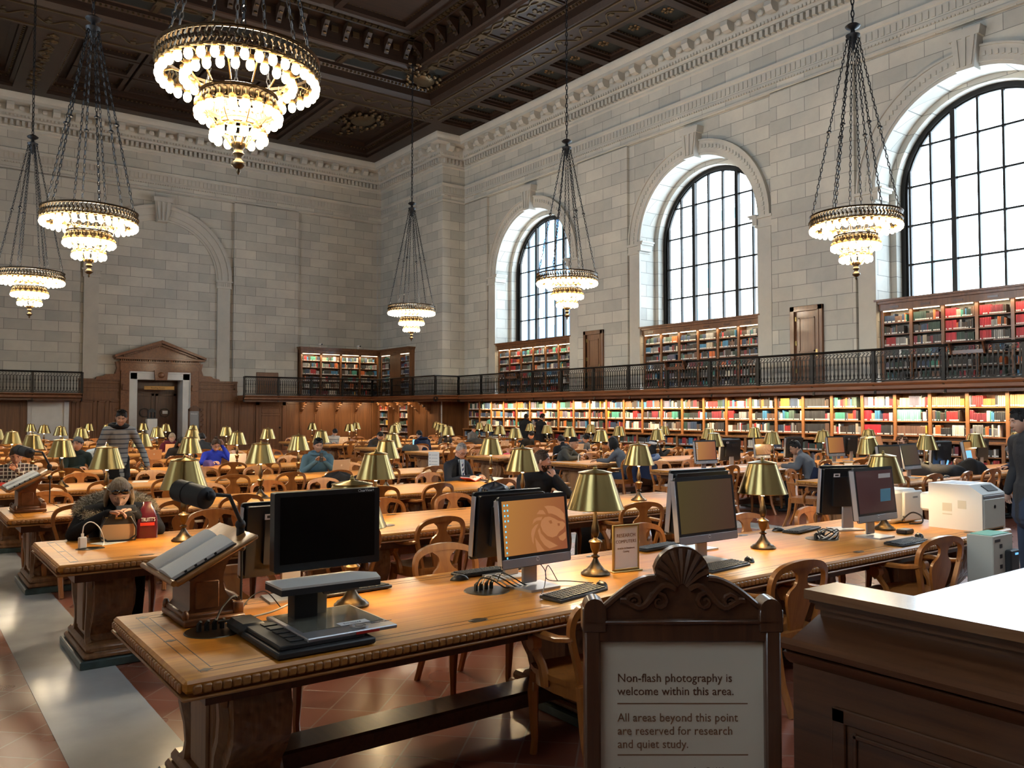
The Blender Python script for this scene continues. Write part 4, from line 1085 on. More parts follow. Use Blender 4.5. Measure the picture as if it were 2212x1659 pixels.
def pedestal():
    m = MB(); h = TZ-.075
    half = [(.36, h), (.36, h-.06), (.385, h-.10), (.40, h-.20), (.39, h-.29), (.34, h-.37), (.285, h-.43), (.26, h-.49), (.275, h-.53), (.33, h-.56), (.39, h-.58), (.40, .09)]
    prof = [(y, z) for y, z in half]+[(-y, z) for y, z in half[::-1]]
    m.prism(prof, -.125, .125, 'x', 0)
    for sx in (-1, 1):
        m.rng(sx*.125-.012, sx*.125+.012, -.17, .17, .16, h-.03, 1, .01); m.rng(sx*.14-.012, sx*.14+.012, -.12, .12, .20, h-.08, 1, .01)
        for sy in (-1, 1):
            m.tube([(sx*.125, sy*y, z) for y, z in [(.22, h-.05), (.27, h-.12), (.30, h-.20), (.28, h-.29), (.22, h-.37), (.20, h-.45), (.22, h-.52), (.29, h-.56)]], [.03, .035, .04, .038, .032, .03, .034, .04], 6, 1)
            m.sphere((sx*.13, sy*.27, h-.12), (.03, .065, .065), 8, 6, 1)
    for sy in (-1, 1): m.rng(-.10, .10, sy*.34-.03, sy*.34+.03, h-.16, h, 0)
    m.rng(-.17, .17, -.39, .39, .09, .15, 1, .02); m.rng(-.19, .19, -.41, .41, .055, .10, 1, .015)
    return m.mesh('leg', [M_leg, M_leg2], 40)
PEDM = pedestal()
mp_ = MB(); mp_.rng(-.215, .215, -.435, .435, 0, .06, 0, .008); PLM = mp_.mesh('plinth', M_green, 30)
ms_ = MB(); ms_.rng(.45, TL-.45, TW/2-.12, TW/2+.10, .11, .20, 0, .012); MSTR = ms_.mesh('stretcher', M_dark, 30)
def plate(): m = MB(); m.lathe([(.055, 0), (.05, .0025), (0, .0025)], 20, sq=.55); return m.mesh('seat_number_plate', M_bronze, 30)
PLT = plate()
def seatx(i): return .571+.826*i
def make_table():
    t = empty('library_table')
    link('tabletop', MT_top, t); link('carved_edge', MT_edge, t); link('inlay', MT_inlay, t); link('apron', MT_apron, t); link('stretcher', MSTR, t)
    for x in PEDX:
        q = link('leg', PEDM, t, (x, TW/2, 0)); link('plinth', PLM, q)
    for i in range(8):
        link('seat_number_plate', PLT, t, (seatx(i), .115, TZ)); q = link('seat_number_plate', PLT, t, (seatx(i), TW-.115, TZ))
    return t
bankn = ['left bank', 'window bank']
t0 = make_table(); NROW = 10
used = set()
for b in (0, 1):
    for k in range(NROW):
        if b == 1 and k == 0: continue
        if b == 1 and k == 9: continue
        lab = ('long carved oak library table, %s from the front in the %s' % (ORD[k+1 if b == 0 else k], bankn[b]))
        r = t0 if (b, k) == (0, 0) else dup(t0, (0, 0, 0))
        r.location = (TX[b], ty(k), 0); tag(r, lab, 'table', 'long library tables')
# seat numbers engraved on the front table
for i, n in ((0, '182'), (1, '183'), (3, '185')): text(n, .028, (TX[0]+seatx(i)-.026, ty(0)+.107, TZ+.003), (0, 0, 0), M_brassframe, t0, 'seat_number')
# ================================================================ CHAIRS
def back_y(x, z): return -.185-.17*(z-.45)+.35*x*x*min(1, (z-.44)*4)
def chair_parts():
    P = []
    m = MB()                                            # seat
    out = [(-.19, -.20), (-.12, -.225), (.12, -.225), (.19, -.20), (.235, -.02), (.245, .14), (.225, .215), (.12, .24), (-.12, .24), (-.225, .215), (-.245, .14), (-.235, -.02)]
    m.prism(out, .435, .462, 'z'); m.prism([(x*.94, y*.94) for x, y in out], .375, .436, 'z')
    for sx in (-1, 1): m.prism([(sx*.16, .375), (sx*.23, .375), (sx*.23, .33), (sx*.205, .35)], .17, .20, 'y')
    P.append(('seat', m))
    m = MB()                                            # back: bow and splat
    A = [(-.175, .44), (-.195, .52), (-.225, .62), (-.247, .70), (-.248, .765), (-.228, .82), (-.18, .858), (-.10, .880), (0, .888)]
    A = A+[(-x, z) for x, z in A[:-1][::-1]]
    Wd = [.022, .022, .022, .023, .024, .027, .032, .036, .038]; Wd = Wd+Wd[:-1][::-1]
    A3 = crom([(x, z, w_) for (x, z), w_ in zip(A, Wd)], 3); A = [(p[0], p[1]) for p in A3]; Wd = [p[2] for p in A3]
    n = len(A); vs = []; fs = []
    for i, (x, z) in enumerate(A):
        a = Vector(A[max(i-1, 0)]); b = Vector(A[min(i+1, n-1)]); d = (b-a).normalized(); nn = Vector((d.y, -d.x))
        if nn.dot(Vector((x, z))-Vector((0, .66))) > 0: nn = -nn
        for (o, dy) in ((0, -.017), (0, .017), (Wd[i]*1.5, .017), (Wd[i]*1.5, -.017)):
            q = Vector((x, z))+nn*o*.8; vs.append((q.x, back_y(q.x, q.y)+dy, q.y))
    for i in range(n-1):
        for j in range(4): fs.append((i*4+j, i*4+(j+1) % 4, i*4+4+(j+1) % 4, i*4+4+j))
    fs.append((0, 1, 2, 3)); fs.append(((n-1)*4+3, (n-1)*4+2, (n-1)*4+1, (n-1)*4)); m.add(vs, fs)
    W = [(.445, .055), (.50, .062), (.56, .082), (.62, .102), (.67, .106), (.705, .088), (.73, .058), (.755, .044), (.78, .042), (.805, .052), (.83, .085), (.85, .11)]
    W = crom(W, 3)
    nu = 6
    for dy in (-.010, .010):
        m.grid(lambda u, v: (lambda z, w_: ((u*2-1)*w_, back_y((u*2-1)*w_, z)+dy, z))(*(W[min(int(round(v*(len(W)-1))), len(W)-1)])), nu, len(W)-1)
    for sx in (-1, 1):
        m.grid(lambda u, v: (lambda z, w_: (sx*w_, back_y(w_, z)+(-.010+.020*u), z))(*(W[min(int(round(v*(len(W)-1))), len(W)-1)])), 1, len(W)-1)
    P.append(('backrest', m))
    for sx in (-1, 1):                                  # arms with a scrolled end
        m = MB()
        m.tube([(sx*.225, back_y(.24, .685)-.01, .690), (sx*.235, back_y(.24, .685), .685), (sx*.262, -.13, .672), (sx*.275, -.02, .668), (sx*.272, .07, .668), (sx*.268, .125, .655), (sx*.266, .150, .622), (sx*.265, .145, .585), (sx*.262, .118, .56), (sx*.26, .09, .565)], [.020, .022, .024, .026, .027, .026, .024, .024, .024, .020], 6, flat=.8)
        m.tube([(sx*.262, .10, .575), (sx*.258, .075, .54), (sx*.25, .045, .50), (sx*.243, .03, .44), (sx*.24, .03, .40)], [.026, .022, .022, .026, .024], 6)
        m.tube([(sx*.287, .105, .60), (sx*.240, .105, .60)], .040, 10)
        P.append(('armrest', m))
    for sx in (-1, 1):
        m = MB(); m.tube([(sx*.205, .195, .43), (sx*.212, .212, .32), (sx*.212, .205, .2), (sx*.208, .20, .08), (sx*.212, .21, 0)], [.030, .031, .025, .020, .021], 6); P.append(('leg', m))
        m = MB(); m.tube([(sx*.17, -.19, .45), (sx*.165, -.20, .32), (sx*.165, -.225, .18), (sx*.168, -.275, .06), (sx*.17, -.30, 0)], [.027, .026, .024, .022, .022], 6); P.append(('leg', m))
    return P
def make_chair(M, whole=False):
    if whole:
        a = MB()
        for n, m in chair_parts():
            o = len(a.v); a.v += m.v; a.f += [[q+o for q in f] for f in m.f]; a.mi += m.mi
        return a.build('library_chair', M)
    c = empty('library_chair')
    for n, m in chair_parts(): m.build(n, M, c, 50)
    return c
CH = make_chair(M_chair); CHf = make_chair(M_chair, True)
CHused = {CH.name: False, CHf.name: False}
rc = random.Random(5)
def place_chair(x, y, rz, lab, far=False, group='library chairs'):
    src = CHf if far else CH
    if not CHused[src.name]: CHused[src.name] = True; r = src; r.location = (x, y, 0); r.rotation_euler = (0, 0, rz); tag(r, lab, 'chair', group)
    else: r = dup(src, (x, y, 0), rz, lab, 'chair', group)
    return r
explicit = {  # (bank,row,side): [(x, y_top_of_back, turn)]
 (0, 0, 'n'): [(2.82, 2.93, -10), (4.36, 2.95, -5), (6.0, 2.92, -8)],
 (0, 0, 'f'): [(1.58, 4.83, 0), (2.98, 4.80, 0), (4.76, 4.72, 6), (5.98, 4.66, -4), (6.86, 4.62, 0)],
 (0, 1, 'n'): [(2.92, 6.0, -4), (3.75, 6.0, 3), (4.75, 5.98, 0), (5.93, 5.80, -14), (7.05, 5.95, 0)],
 (0, 1, 'f'): [(2.35, 7.72, 0), (3.35, 7.80, 10), (4.05, 7.70, 0), (4.91, 7.70, 0), (6.2, 7.82, 0), (7.1, 7.72, 0)],
}
side_name = {'n': 'near side', 'f': 'far side'}
OCC = {}   # seats taken by people: (bank,row,side) -> list of x
def occ(b, k, s, x): OCC.setdefault((b, k, s), []).append(x)
for b, k, s, x in ((0,1,'f',1.55),(0,3,'f',5.9),(0,2,'f',6.95),(0,1,'f',6.25),(1,3,'f',11.45),(1,3,'n',11.55),(1,3,'f',14.2),(1,2,'n',13.05),(1,2,'n',16.6),(1,1,'n',14.9),(0,4,'f',2.6),
                   (0,4,'f',5.25),(0,6,'n',6.0),(0,6,'f',5.75),(0,5,'f',5.1),(1,7,'f',11.6),(1,6,'f',11.7),(1,6,'n',12.0),(1,6,'f',13.9),(1,7,'f',16.9),(1,5,'f',15.1),(1,4,'f',14.6),(1,4,'n',12.4),(0,3,'f',1.35),(0,5,'f',3.4)): occ(b, k, s, x)
for b in (0, 1):
    for k in range(NROW):
        if b == 1 and k in (0, 9): continue
        for s_ in 'nf':
            lst = explicit.get((b, k, s_))
            if lst is None:
                lst = []
                for i in range(8):
                    x = TX[b]+seatx(i)+rc.uniform(-.10, .10); pulled = rc.random() < .14
                    if rc.random() < .08: continue
                    yt = (ty(k)-.17-(.22 if pulled else 0)+rc.uniform(-.06, .05)) if s_ == 'n' else (ty(k)+TW+.30+(.2 if pulled else 0)+rc.uniform(-.05, .06))
                    lst.append((x, yt, rc.uniform(-9, 9)+(rc.choice((-18, 18)) if pulled else 0)))
            taken = OCC.get((b, k, s_), [])
            lst = [c for c in lst if all(abs(c[0]-x) > .5 for x in taken)]
            items = [(c, False) for c in lst]+[((x, (ty(k)-.38) if s_ == 'n' else (ty(k)+TW+.46), 0), True) for x in taken]
            items.sort(key=lambda c: c[0][0])
            for i, ((x, yt, tn), oc) in enumerate(items):
                rz = R(tn) if s_ == 'n' else PI+R(tn)
                d = Vector((-math.sin(rz), math.cos(rz)))*.27
                lab = 'oak armchair, %s from left on %s of table %s of the %s' % (ORD[i+1], side_name[s_], ORD[k+1 if b == 0 else k], 'left bank' if b == 0 else 'window bank')
                if (b, k, s_, i) == (0, 0, 'n', 0): lab = 'oak armchair pushed up to the front table just left of the framed notice'
                place_chair(x+d.x, yt+d.y, rz, lab, far=k >= 4)
# chair backs glimpsed by the counter shelf
# ================================================================ BRASS DESK LAMPS
STEM = [(.088, 0), (.092, .006), (.090, .013), (.080, .018), (.076, .026), (.060, .032), (.050, .042), (.036, .058), (.024, .078), (.016, .094), (.014, .102), (.027, .110), (.028, .116), (.013, .124), (.013, .130), (.022, .142), (.031, .165), (.034, .192), (.042, .198), (.043, .204), (.034, .212), (.018, .218), (.012, .228), (.020, .240), (.026, .262), (.024, .290), (.016, .325), (.011, .365), (.010, .38), (.010, .60)]
SHADE = [(.180, .408), (.178, .404), (.176, .410), (.103, .622), (.106, .626), (.107, .630), (.101, .632)]
SHADEC = [(.101, .632), (.06, .641), (.02, .646), (.012, .650), (.013, .656), (.008, .662), (.010, .668), (.0, .674)]
def lamp_parts(n=32):
    a = MB(); a.lathe(STEM, 20); sh = MB(); sh.lathe(SHADE, n, cap=False); sh.lathe([(.172, .409), (.100, .620)], n, mat=1, cap=False)
    cp = MB(); cp.lathe(SHADEC, n, cap=False)
    bl = MB(); bl.lathe([(.012, .385), (.02, .40), (.028, .425), (.022, .455), (.012, .47)], 8)
    return a, sh, cp, bl
M_shin = mat('shade_inside', (0.72, 0.62, 0.42), 0.5)
a, sh, cp, bl = lamp_parts()
LP = empty('desk_lamp'); a.build('stem', M_bronze, LP, 50); sh.build('lamp_shade', [M_brass, M_shin], LP, 40); cp.build('shade_cap', M_brass, LP, 40); bl.build('bulb', M_lampbulb, LP)
ll = bpy.data.lights.new('lamp_light', 'POINT'); ll.energy = 8.0; ll.color = (1, .74, .42); ll.shadow_soft_size = .03
lo = bpy.data.objects.new('lamp_light', ll); COL.objects.link(lo); lo.parent = LP; lo.location = (0, .045, .44)
first = True
for b in (0, 1):
    for k in range(NROW):
        if b == 1 and k in (0, 9): continue
        for j in range(4):
            x = TX[b]+.955+1.663*j; y = ty(k)+TW/2
            if (b, k, j) == (0, 0, 0): x, y = 1.93, 3.99
            lab = 'brass desk lamp, %s from left on table %s of the %s' % (ORD[j+1], ORD[k+1 if b == 0 else k], 'left bank' if b == 0 else 'window bank')
            if (b, k, j) == (0, 0, 1): lab = 'large brass desk lamp beside the RESEARCH COMPUTERS sign on the front table'
            if (b, k, j) == (0, 0, 0): lab = 'brass desk lamp standing behind the big black screen on the front table'
            if first: r = LP; r.location = (x, y, TZ); first = False
            else: r = dup(LP, (x, y, TZ), R(rc.uniform(0, 360)))
            tag(r, lab, 'lamp', 'brass lamps on the reading tables')
            if (b, k, j) == (1, 1, 0):
                for c in r.children:
                    if c.name.startswith(('lamp_shade', 'shade_cap')): c.rotation_euler = (R(0), R(0), 0)
                r.rotation_euler = (0, 0, 0)
                for c in r.children:
                    if c.name.startswith(('lamp_shade', 'shade_cap')): c.matrix_local = Matrix.Translation((.05, 0, .01)) @ Matrix.Rotation(R(-9), 4, 'Y')
# ================================================================ CHANDELIERS
def ring(m, r, z0, z1, t=.02, n=48, mat=0): m.lathe([(r, z0), (r+t, z0+.01), (r+t*.4, (z0+z1)/2), (r+t*1.2, z1-.01), (r, z1), (r-t, z1-.01), (r-t*.6, z0), (r, z0)], n, mat=mat, cap=False)
ch = empty('chandelier')
Z0 = 0.0   # local zero = upper ring
m = MB(); ring(m, .86, .17, .21, .018); ring(m, .85, -.02, .02, .014)
for i in range(72):       # openwork foliage band
    a = 2*PI*i/72; ca, sa = math.cos(a), math.sin(a)
    m.tube([(.86*math.cos(a+d), .86*math.sin(a+d), z) for d, z in ((0, .01), (.026, .06), (-.022, .12), (.012, .175))], [.012, .020, .018, .008], 4)
    m.sphere((.872*ca, .872*sa, .075), (.022, .022, .03), 5, 4)
m.build('upper_ring', M_bronze, ch, 50)
m = MB(); ring(m, .585, .00, .03, .012)
for i in range(12):
    a = 2*PI*i/12; m.tube([(.86*math.cos(a), .86*math.sin(a), .02), (.72*math.cos(a), .72*math.sin(a), .05), (.58*math.cos(a), .58*math.sin(a), .0), (.42*math.cos(a), .42*math.sin(a), -.20)], .010, 4)
m.build('scroll_arms', M_gold, ch, 50)
m = MB(); ring(m, .40, -.24, -.21, .02, 36); ring(m, .385, -.40, -.36, .014, 36)
for i in range(36):
    a = 2*PI*i/36; m.sphere((.395*math.cos(a), .395*math.sin(a), -.30), (.03, .03, .055), 5, 4)
m.lathe([(.385, -.24), (.38, -.40)], 36, cap=False); m.build('middle_ring', M_bronze, ch, 50)
m = MB(); ring(m, .24, -.60, -.57, .016, 28); ring(m, .19, -.52, -.50, .014, 24)
for i in range(8): a = 2*PI*i/8; m.tube([(.385*math.cos(a), .385*math.sin(a), -.40), (.30*math.cos(a), .30*math.sin(a), -.52), (.24*math.cos(a), .24*math.sin(a), -.58), (.08*math.cos(a), .08*math.sin(a), -.80)], .010, 4)
m.build('lower_ring', M_gold, ch, 50)
m = MB(); m.lathe([(.0, -.72), (.03, -.74), (.085, -.76), (.085, -.79), (.055, -.82), (.05, -.86), (.065, -.88), (.04, -.92), (.04, -.95), (.075, -.98), (.075, -1.01), (.04, -1.04), (.02, -1.05), (.025, -1.08), (0, -1.12)], 16); m.build('finial', M_bronze, ch, 50)
bm_ = MB(); bm_.sphere((0, 0, 0), (.048, .048, .062), 10, 7); bm_.lathe([(.012, .11), (.03, .10), (.042, .08), (.042, .06), (.03, .045)], 8, mat=1); bm_.tube([(0, 0, .11), (0, 0, .17)], .006, 3, 1); BUM = bm_.mesh('bulb', [M_bulb, M_gold])
BUL = []
for r_, z_, n_ in ((.835, -.085, 36), (.585, -.09, 24), (.435, -.46, 20), (.275, -.70, 13)):
    for i in range(n_):
        a = 2*PI*(i+.5)/n_; BUL.append((r_*math.cos(a), r_*math.sin(a), z_))

for p in BUL: link('bulb', BUM, ch, p)
# chains
m = MB()
def chain(m, a, b, lk=.085, r=.0085, w_=.022):
    a, b = Vector(a), Vector(b); d = b-a; n = max(2, int(d.length/lk)); dn = d.normalized(); s = dn.cross(Vector((0, 1, 0))).normalized(); t = dn.cross(s)
    for i in range(n):
        c = a+d*((i+.5)/n); u = s if i % 2 == 0 else t
        pts = [c+dn*(math.sin(q)*lk*.66)+u*(math.cos(q)*w_) for q in [2*PI*k/6 for k in range(6)]]
        m.tube(pts, r, 4, closed=True, up=tuple(s+t))
HUB = 3.80
for i in range(6):
    a = 2*PI*i/6+.25; p0 = (.82*math.cos(a), .82*math.sin(a), .20); p1 = (.10*math.cos(a), .10*math.sin(a), HUB)
    chain(m, p0, p1)
    q = Vector(p0).lerp(Vector(p1), .48); m.lathe([(.01, -.04), (.05, -.01), (.05, .01), (.01, .04)], 8, tuple(q))
for i in range(2): chain(m, (.35*(1-2*i), 0, -.2), (.05*(1-2*i), 0, HUB), r=.007)
m.build('hanging_chains', M_chain, ch, 50)
m = MB(); m.lathe([(0, HUB-.28), (.03, HUB-.22), (.03, HUB-.14), (.07, HUB-.10), (.07, HUB-.04), (.13, HUB+.02), (.14, HUB+.06), (.05, HUB+.10), (.04, HUB+.16), (.13, HUB+.21), (.15, HUB+.24), (.10, HUB+.28), (.03, HUB+.31), (0, HUB+.33)], 18)
for i in range(6): a = 2*PI*i/6+.25; m.tube([(.06*math.cos(a), .06*math.sin(a), HUB), (.13*math.cos(a), .13*math.sin(a), HUB-.02), (.12*math.cos(a), .12*math.sin(a), HUB-.07)], .012, 5)
m.build('hub', M_chain, ch, 50)
m = MB(); chain(m, (0, 0, HUB+.3), (0, 0, 9.3), lk=.13, r=.013, w_=.03); m.build('suspension_chain', M_chain, ch, 50)
for z_, e_ in ((-.10, .66), (-.55, .34)):
    l = bpy.data.lights.new('chandelier_light', 'POINT'); l.energy = CH_POWER*e_; l.color = (1, .86, .66); l.shadow_soft_size = .22
    o = bpy.data.objects.new('chandelier_light', l); COL.objects.link(o); o.parent = ch; o.location = (0, 0, z_)
ZCH = 5.52
chl = {(3.04, 9.20): 'large lit chandelier nearest to the viewer in the left row', (3.04, 18.0): 'lit chandelier second nearest in the left row', (3.04, 26.85): 'lit chandelier farthest away in the left row',
       (15.42, 9.20): 'lit chandelier in front of the nearest arched window', (15.42, 18.1): 'lit chandelier hanging near the farthest arched window', (15.42, 27.0): 'small lit chandelier farthest away near the room corner'}
for i, ((x, y), lab) in enumerate(chl.items()):
    r = ch if i == 0 else dup(ch, (x, y, ZCH), R(17*i)); r.location = (x, y, ZCH); tag(r, lab, 'chandelier', 'tiered bronze chandeliers')
# ================================================================ THINGS ON THE TABLES
def screen_mat(name, ca, cb, es=0.9):
    m, t, b = nt(name); tc = t.nodes.new('ShaderNodeTexCoord'); g = t.nodes.new('ShaderNodeTexGradient'); mp = t.nodes.new('ShaderNodeMapping')
    mp.inputs['Location'].default_value = (.5, 0, 0); mp.inputs['Scale'].default_value = (1.9, 1, 1); mp.inputs['Rotation'].default_value = (0, R(-30), 0)
    L(t, tc.outputs['Object'], mp.inputs[0]); L(t, mp.outputs[0], g.inputs[0])
    r = t.nodes.new('ShaderNodeValToRGB'); r.color_ramp.elements[0].color = (*ca, 1); r.color_ramp.elements[1].color = (*cb, 1)
    L(t, g.outputs[0], r.inputs[0]); L(t, r.outputs[0], b.inputs['Emission Color']); b.inputs['Emission Strength'].default_value = es
    b.inputs['Base Color'].default_value = (.01, .01, .01, 1); b.inputs['Roughness'].default_value = .3
    m.cycles.emission_sampling = 'NONE'; return m
S_or = screen_mat('orange_wallpaper', (.30, .13, .028), (.17, .045, .02), .62)
S_dim = screen_mat('dim_wallpaper', (.05, .035, .01), (.045, .02, .012), .55)
S_pur = screen_mat('dark_maroon_wallpaper', (.035, .012, .012), (.03, .01, .01), .5)
S_lion = mat('lion_pale_orange', (.01, .01, .01), .4, emit=(.30, .12, .045), es=.62); S_lion.cycles.emission_sampling = 'NONE'
S_icon = mat('desktop_icon', (.01, .01, .01), .4, emit=(.10, .42, .62), es=.8); S_icon.cycles.emission_sampling = 'NONE'
S_blue = mat('blue_window_screen', (.01, .01, .01), .4, emit=(.10, .33, .75), es=.9); S_blue.cycles.emission_sampling = 'NONE'
S_cyan = mat('cyan_screen', (.01, .01, .01), .4, emit=(.25, .75, .95), es=.9); S_cyan.cycles.emission_sampling = 'NONE'
def roundrect(w_, h, r, n=4):
    o = []
    for cx, cz, a0 in ((w_/2-r, h/2-r, 0), (-w_/2+r, h/2-r, 90), (-w_/2+r, -h/2+r, 180), (w_/2-r, -h/2+r, 270)):
        for k in range(n+1): a = R(a0+90*k/n); o.append((cx+r*math.cos(a), cz+r*math.sin(a)))
    return o
def lion(parent, w_, h, zc, y=-.0012):
    """wallpaper lion head in profile looking right, built as flat pale patches"""
    def P(pts): return [((x-.5)*w_, zc+(.5-z)*h) for x, z in pts]
    sh = [[(.66,.16),(.72,.15),(.82,.17),(.92,.24),(.985,.34),(.985,.46),(.92,.42),(.86,.36),(.78,.31),(.72,.30),(.70,.22)],
          [(.53,.29),(.58,.22),(.64,.23),(.68,.31),(.60,.30)], [(.45,.47),(.48,.38),(.54,.35),(.62,.35),(.60,.41),(.52,.41)],
          [(.42,.64),(.44,.56),(.50,.49),(.55,.47),(.50,.57),(.46,.70),(.45,.84),(.43,.78)],
          [(.58,.50),(.60,.42),(.66,.36),(.74,.36),(.82,.41),(.88,.46),(.95,.48),(.985,.52),(.985,.56),(.95,.62),(.88,.67),(.83,.74),(.76,.76),(.68,.72),(.61,.62)],
          [(.53,.60),(.56,.55),(.58,.66),(.66,.78),(.76,.86),(.84,.93),(.70,.96),(.62,.88),(.56,.76)], [(.48,.72),(.52,.80),(.58,.92),(.62,.985),(.50,.985),(.485,.86)], [(.86,.76),(.93,.72),(.985,.68),(.985,.80),(.93,.85),(.88,.82)]]
    m = MB()
    for s_ in sh: m.prism(P(s_), y, y+.0008, 'y')
    m.build('lion_picture', S_lion, parent, 0)
    m = MB()
    m.prism(P([(.71,.44),(.76,.43),(.775,.49),(.74,.50)]), y-.0006, y, 'y'); m.prism(P([(.86,.50),(.90,.51),(.89,.56),(.86,.55)]), y-.0006, y, 'y'); m.build('lion_features', S_or, parent, 0)
def aio(x, y, rz, label, scr, tilt=6, icons=False, lionp=False, w_=.52, h=.40, foot=True, group='all-in-one library computers', zoff=0):
    r = empty('desktop_computer', (x, y, TZ+zoff), R(rz)); tag(r, label, 'computer', group)
    hd = empty_mesh_parent = None
    T = Matrix.Translation((0, -.02, .13)) @ Matrix.Rotation(R(-tilt), 4, 'X')
    m = MB(); m.M = T.copy(); o = roundrect(w_, h, .015); 
    m.prism([(a, b+h/2) for a, b in o], -.012, .006, 'y', 0)
    m.prism([(a*.93, b*.93+h/2) for a, b in o], .006, .050, 'y', 0)
    m.prism([(a*.6, b*.6+h/2) for a, b in o], .050, .075, 'y', 0)
    m.rng(-w_/2, w_/2, -.013, .004, 0, .055, 1, .004)
    m.rng(-w_/2-.001, -w_/2+.006, -.012, .03, .02, h-.02, 1, .002); m.rng(w_/2-.006, w_/2+.001, -.012, .03, .02, h-.02, 1, .002)
    hb = m.build('monitor_housing', [M_black, M_silver], r, 40)
    sw, sh_ = w_-.045, h-.055-.042
    m = MB(); m.rng(-sw/2, sw/2, -.0008, .0008, -sh_/2, sh_/2); s = m.build('screen', scr, r, 0)
    s.matrix_local = T @ Matrix.Translation((0, -.0128, .055+.016+sh_/2))
    if lionp: lion(s, sw, sh_, 0)
    if icons:
        m = MB()
        for k in range(11): m.rng(-sw/2+.012, -sw/2+.021, -.0016, -.0008, sh_/2-.028-k*.029, sh_/2-.018-k*.029)
        for k in range(4): m.rng(-sw/2+.034, -sw/2+.043, -.0016, -.0008, sh_/2-.028-k*.029, sh_/2-.018-k*.029)
        m.build('desktop_icons', S_icon, s, 0)
    m = MB(); m.lathe([(.013, 0), (.013, .001), (0, .001)], 18); q = m.build('round_emblem', M_whiteink, r, 0); q.matrix_local = T @ Matrix.Translation((0, -.0135, .036)) @ Matrix.Rotation(PI/2, 4, 'X')
    q2 = text('hp', .019, (0, 0, 0), (0, 0, 0), M_black, q, 'lettering', 'CENTER'); q2.matrix_local = Matrix.Translation((0, -.004, .0012))
    m = MB(); m.lathe([(.028, 0), (.028, .0012), (.0, .0012)], 22); q = m.build('rear_emblem', M_blackm, r, 0); q.matrix_local = T @ Matrix.Translation((0, .0755, h*.72)) @ Matrix.Rotation(-PI/2, 4, 'X')
    m = MB(); m.M = T.copy(); m.rng(.10, .16, .0755, .0765, h*.80, h*.80+.03); m.rng(.112, .148, .0765, .0768, h*.80+.008, h*.80+.022, 1); m.build('asset_sticker', [M_whiteink, M_blackm], r, 0)
    m = MB(); m.rng(-.055, .055, .035, .055, .02, .30, 0, .006); m.tube([(0, .05, .24), (0, .02, .24)], .03, 12)
    m.build('stand', M_silver, r, 40)
    m = MB(); m.prism([(-.11, -.10), (.11, -.10), (.13, .10), (-.13, .10)], .0, .012, 'z'); m.build('foot', M_silver, r, 40)
    return r
KBM = None
def kb_mesh():
    m = MB(); m.box((0, 0, .010), (.44, .15, .018), 0, .005, rx=R(3))
    k = MB()
    for row in range(6):
        n = [18, 20, 20, 19, 18, 11][row]
        for i in range(n):
            wk = .415/n; wid = wk*.84
            k.box((-.2075+(i+.5)*wk, .055-row*.0225, .0215+(.055-row*.0225)*math.tan(R(3))), (wid, .018, .006), 0, .002)
    return m.mesh('keyboard_body', M_black, 40), k.mesh('keys', M_blackm, 40)
KB1, KB2 = kb_mesh()
def keyboard(x, y, rz, label, g='computer keyboards'):
    r = empty('keyboard', (x, y, TZ), R(rz)); tag(r, label, 'keyboard', g); link('keyboard_body', KB1, r); link('keys', KB2, r); return r
def mouse(x, y, rz, label):
    r = empty('computer_mouse', (x, y, TZ), R(rz)); tag(r, label, 'mouse', 'computer mice')
    m = MB()
    m.grid(lambda u, v: ((.030*math.sin(PI*v)**.6)*math.cos(2*PI*u), -.058+.118*v, max(0.002, .033*math.sin(PI*v)**.5*max(0, math.sin(2*PI*u))**.7)), 18, 10, closeu=True)
    m.build('mouse_body', M_black, r, 60); m = MB(); m.lathe([(.006, -.003), (.006, .003)], 10); q = m.build('scroll_wheel', M_grey, r, loc=(0, .032, .027)); q.rotation_euler = (0, PI/2, 0); return r
def cable(pts, label, m_=None, r=.0028, name='cable'):
    P = [Vector(p) for p in pts]; out = []
    for i in range(len(P)-1):
        p0, p1, p2, p3 = P[max(i-1, 0)], P[i], P[i+1], P[min(i+2, len(P)-1)]
        for k in range(6):
            t = k/6; out.append(.5*((2*p1)+(-p0+p2)*t+(2*p0-5*p1+4*p2-p3)*t*t+(-p0+3*p1-3*p2+p3)*t**3))
    out.append(P[-1]); m = MB(); m.tube(out, r, 6); o = m.build(name, m_ or M_rubber, smooth=60)
    return tag(o, label, 'cable')
def grommet(x, y, label, r=.13):
    o = empty('cable_grommet', (x, y, TZ)); tag(o, label, 'socket')
    m = MB(); m.lathe([(r, 0), (r*.97, .004), (r*.8, .005), (0, .004)], 28); m.build('cover', M_bronze, o)
    for i in range(4):
        m = MB(); m.tube([(-.06+i*.035, .02, .004), (-.06+i*.035, .02, .035), (-.055+i*.035, .01, .05)], [.012, .012, .007], 6); m.build('plug', M_rubber, o)
    return o
def card(x, y, rz, w_, h, label, lines, frame=M_brassframe, z=TZ, cat='sign'):
    r = empty('table_sign', (x, y, z), R(rz)); tag(r, label, cat)
    m = MB(); b = .012
    for a in ((-w_/2, -w_/2+b, 0, h), (w_/2-b, w_/2, 0, h), (-w_/2, w_/2, 0, b), (-w_/2, w_/2, h-b, h)): m.rng(a[0], a[1], -.008, .008, a[2]+.008, a[3]+.008, 0, .002)
    m.rng(-w_/2-.01, w_/2+.01, -.03, .04, 0, .008, 0, .002); m.build('frame', frame, r)
    m = MB(); m.rng(-w_/2+b, w_/2-b, -.003, .003, b+.006, h-.004); pp = m.build('insert', M_paper, r, 0)
    for body, sz, zz, mm in lines: text(body, sz, (0, -.0035, zz), (PI/2, 0, 0), mm, pp, align='CENTER')
    return r
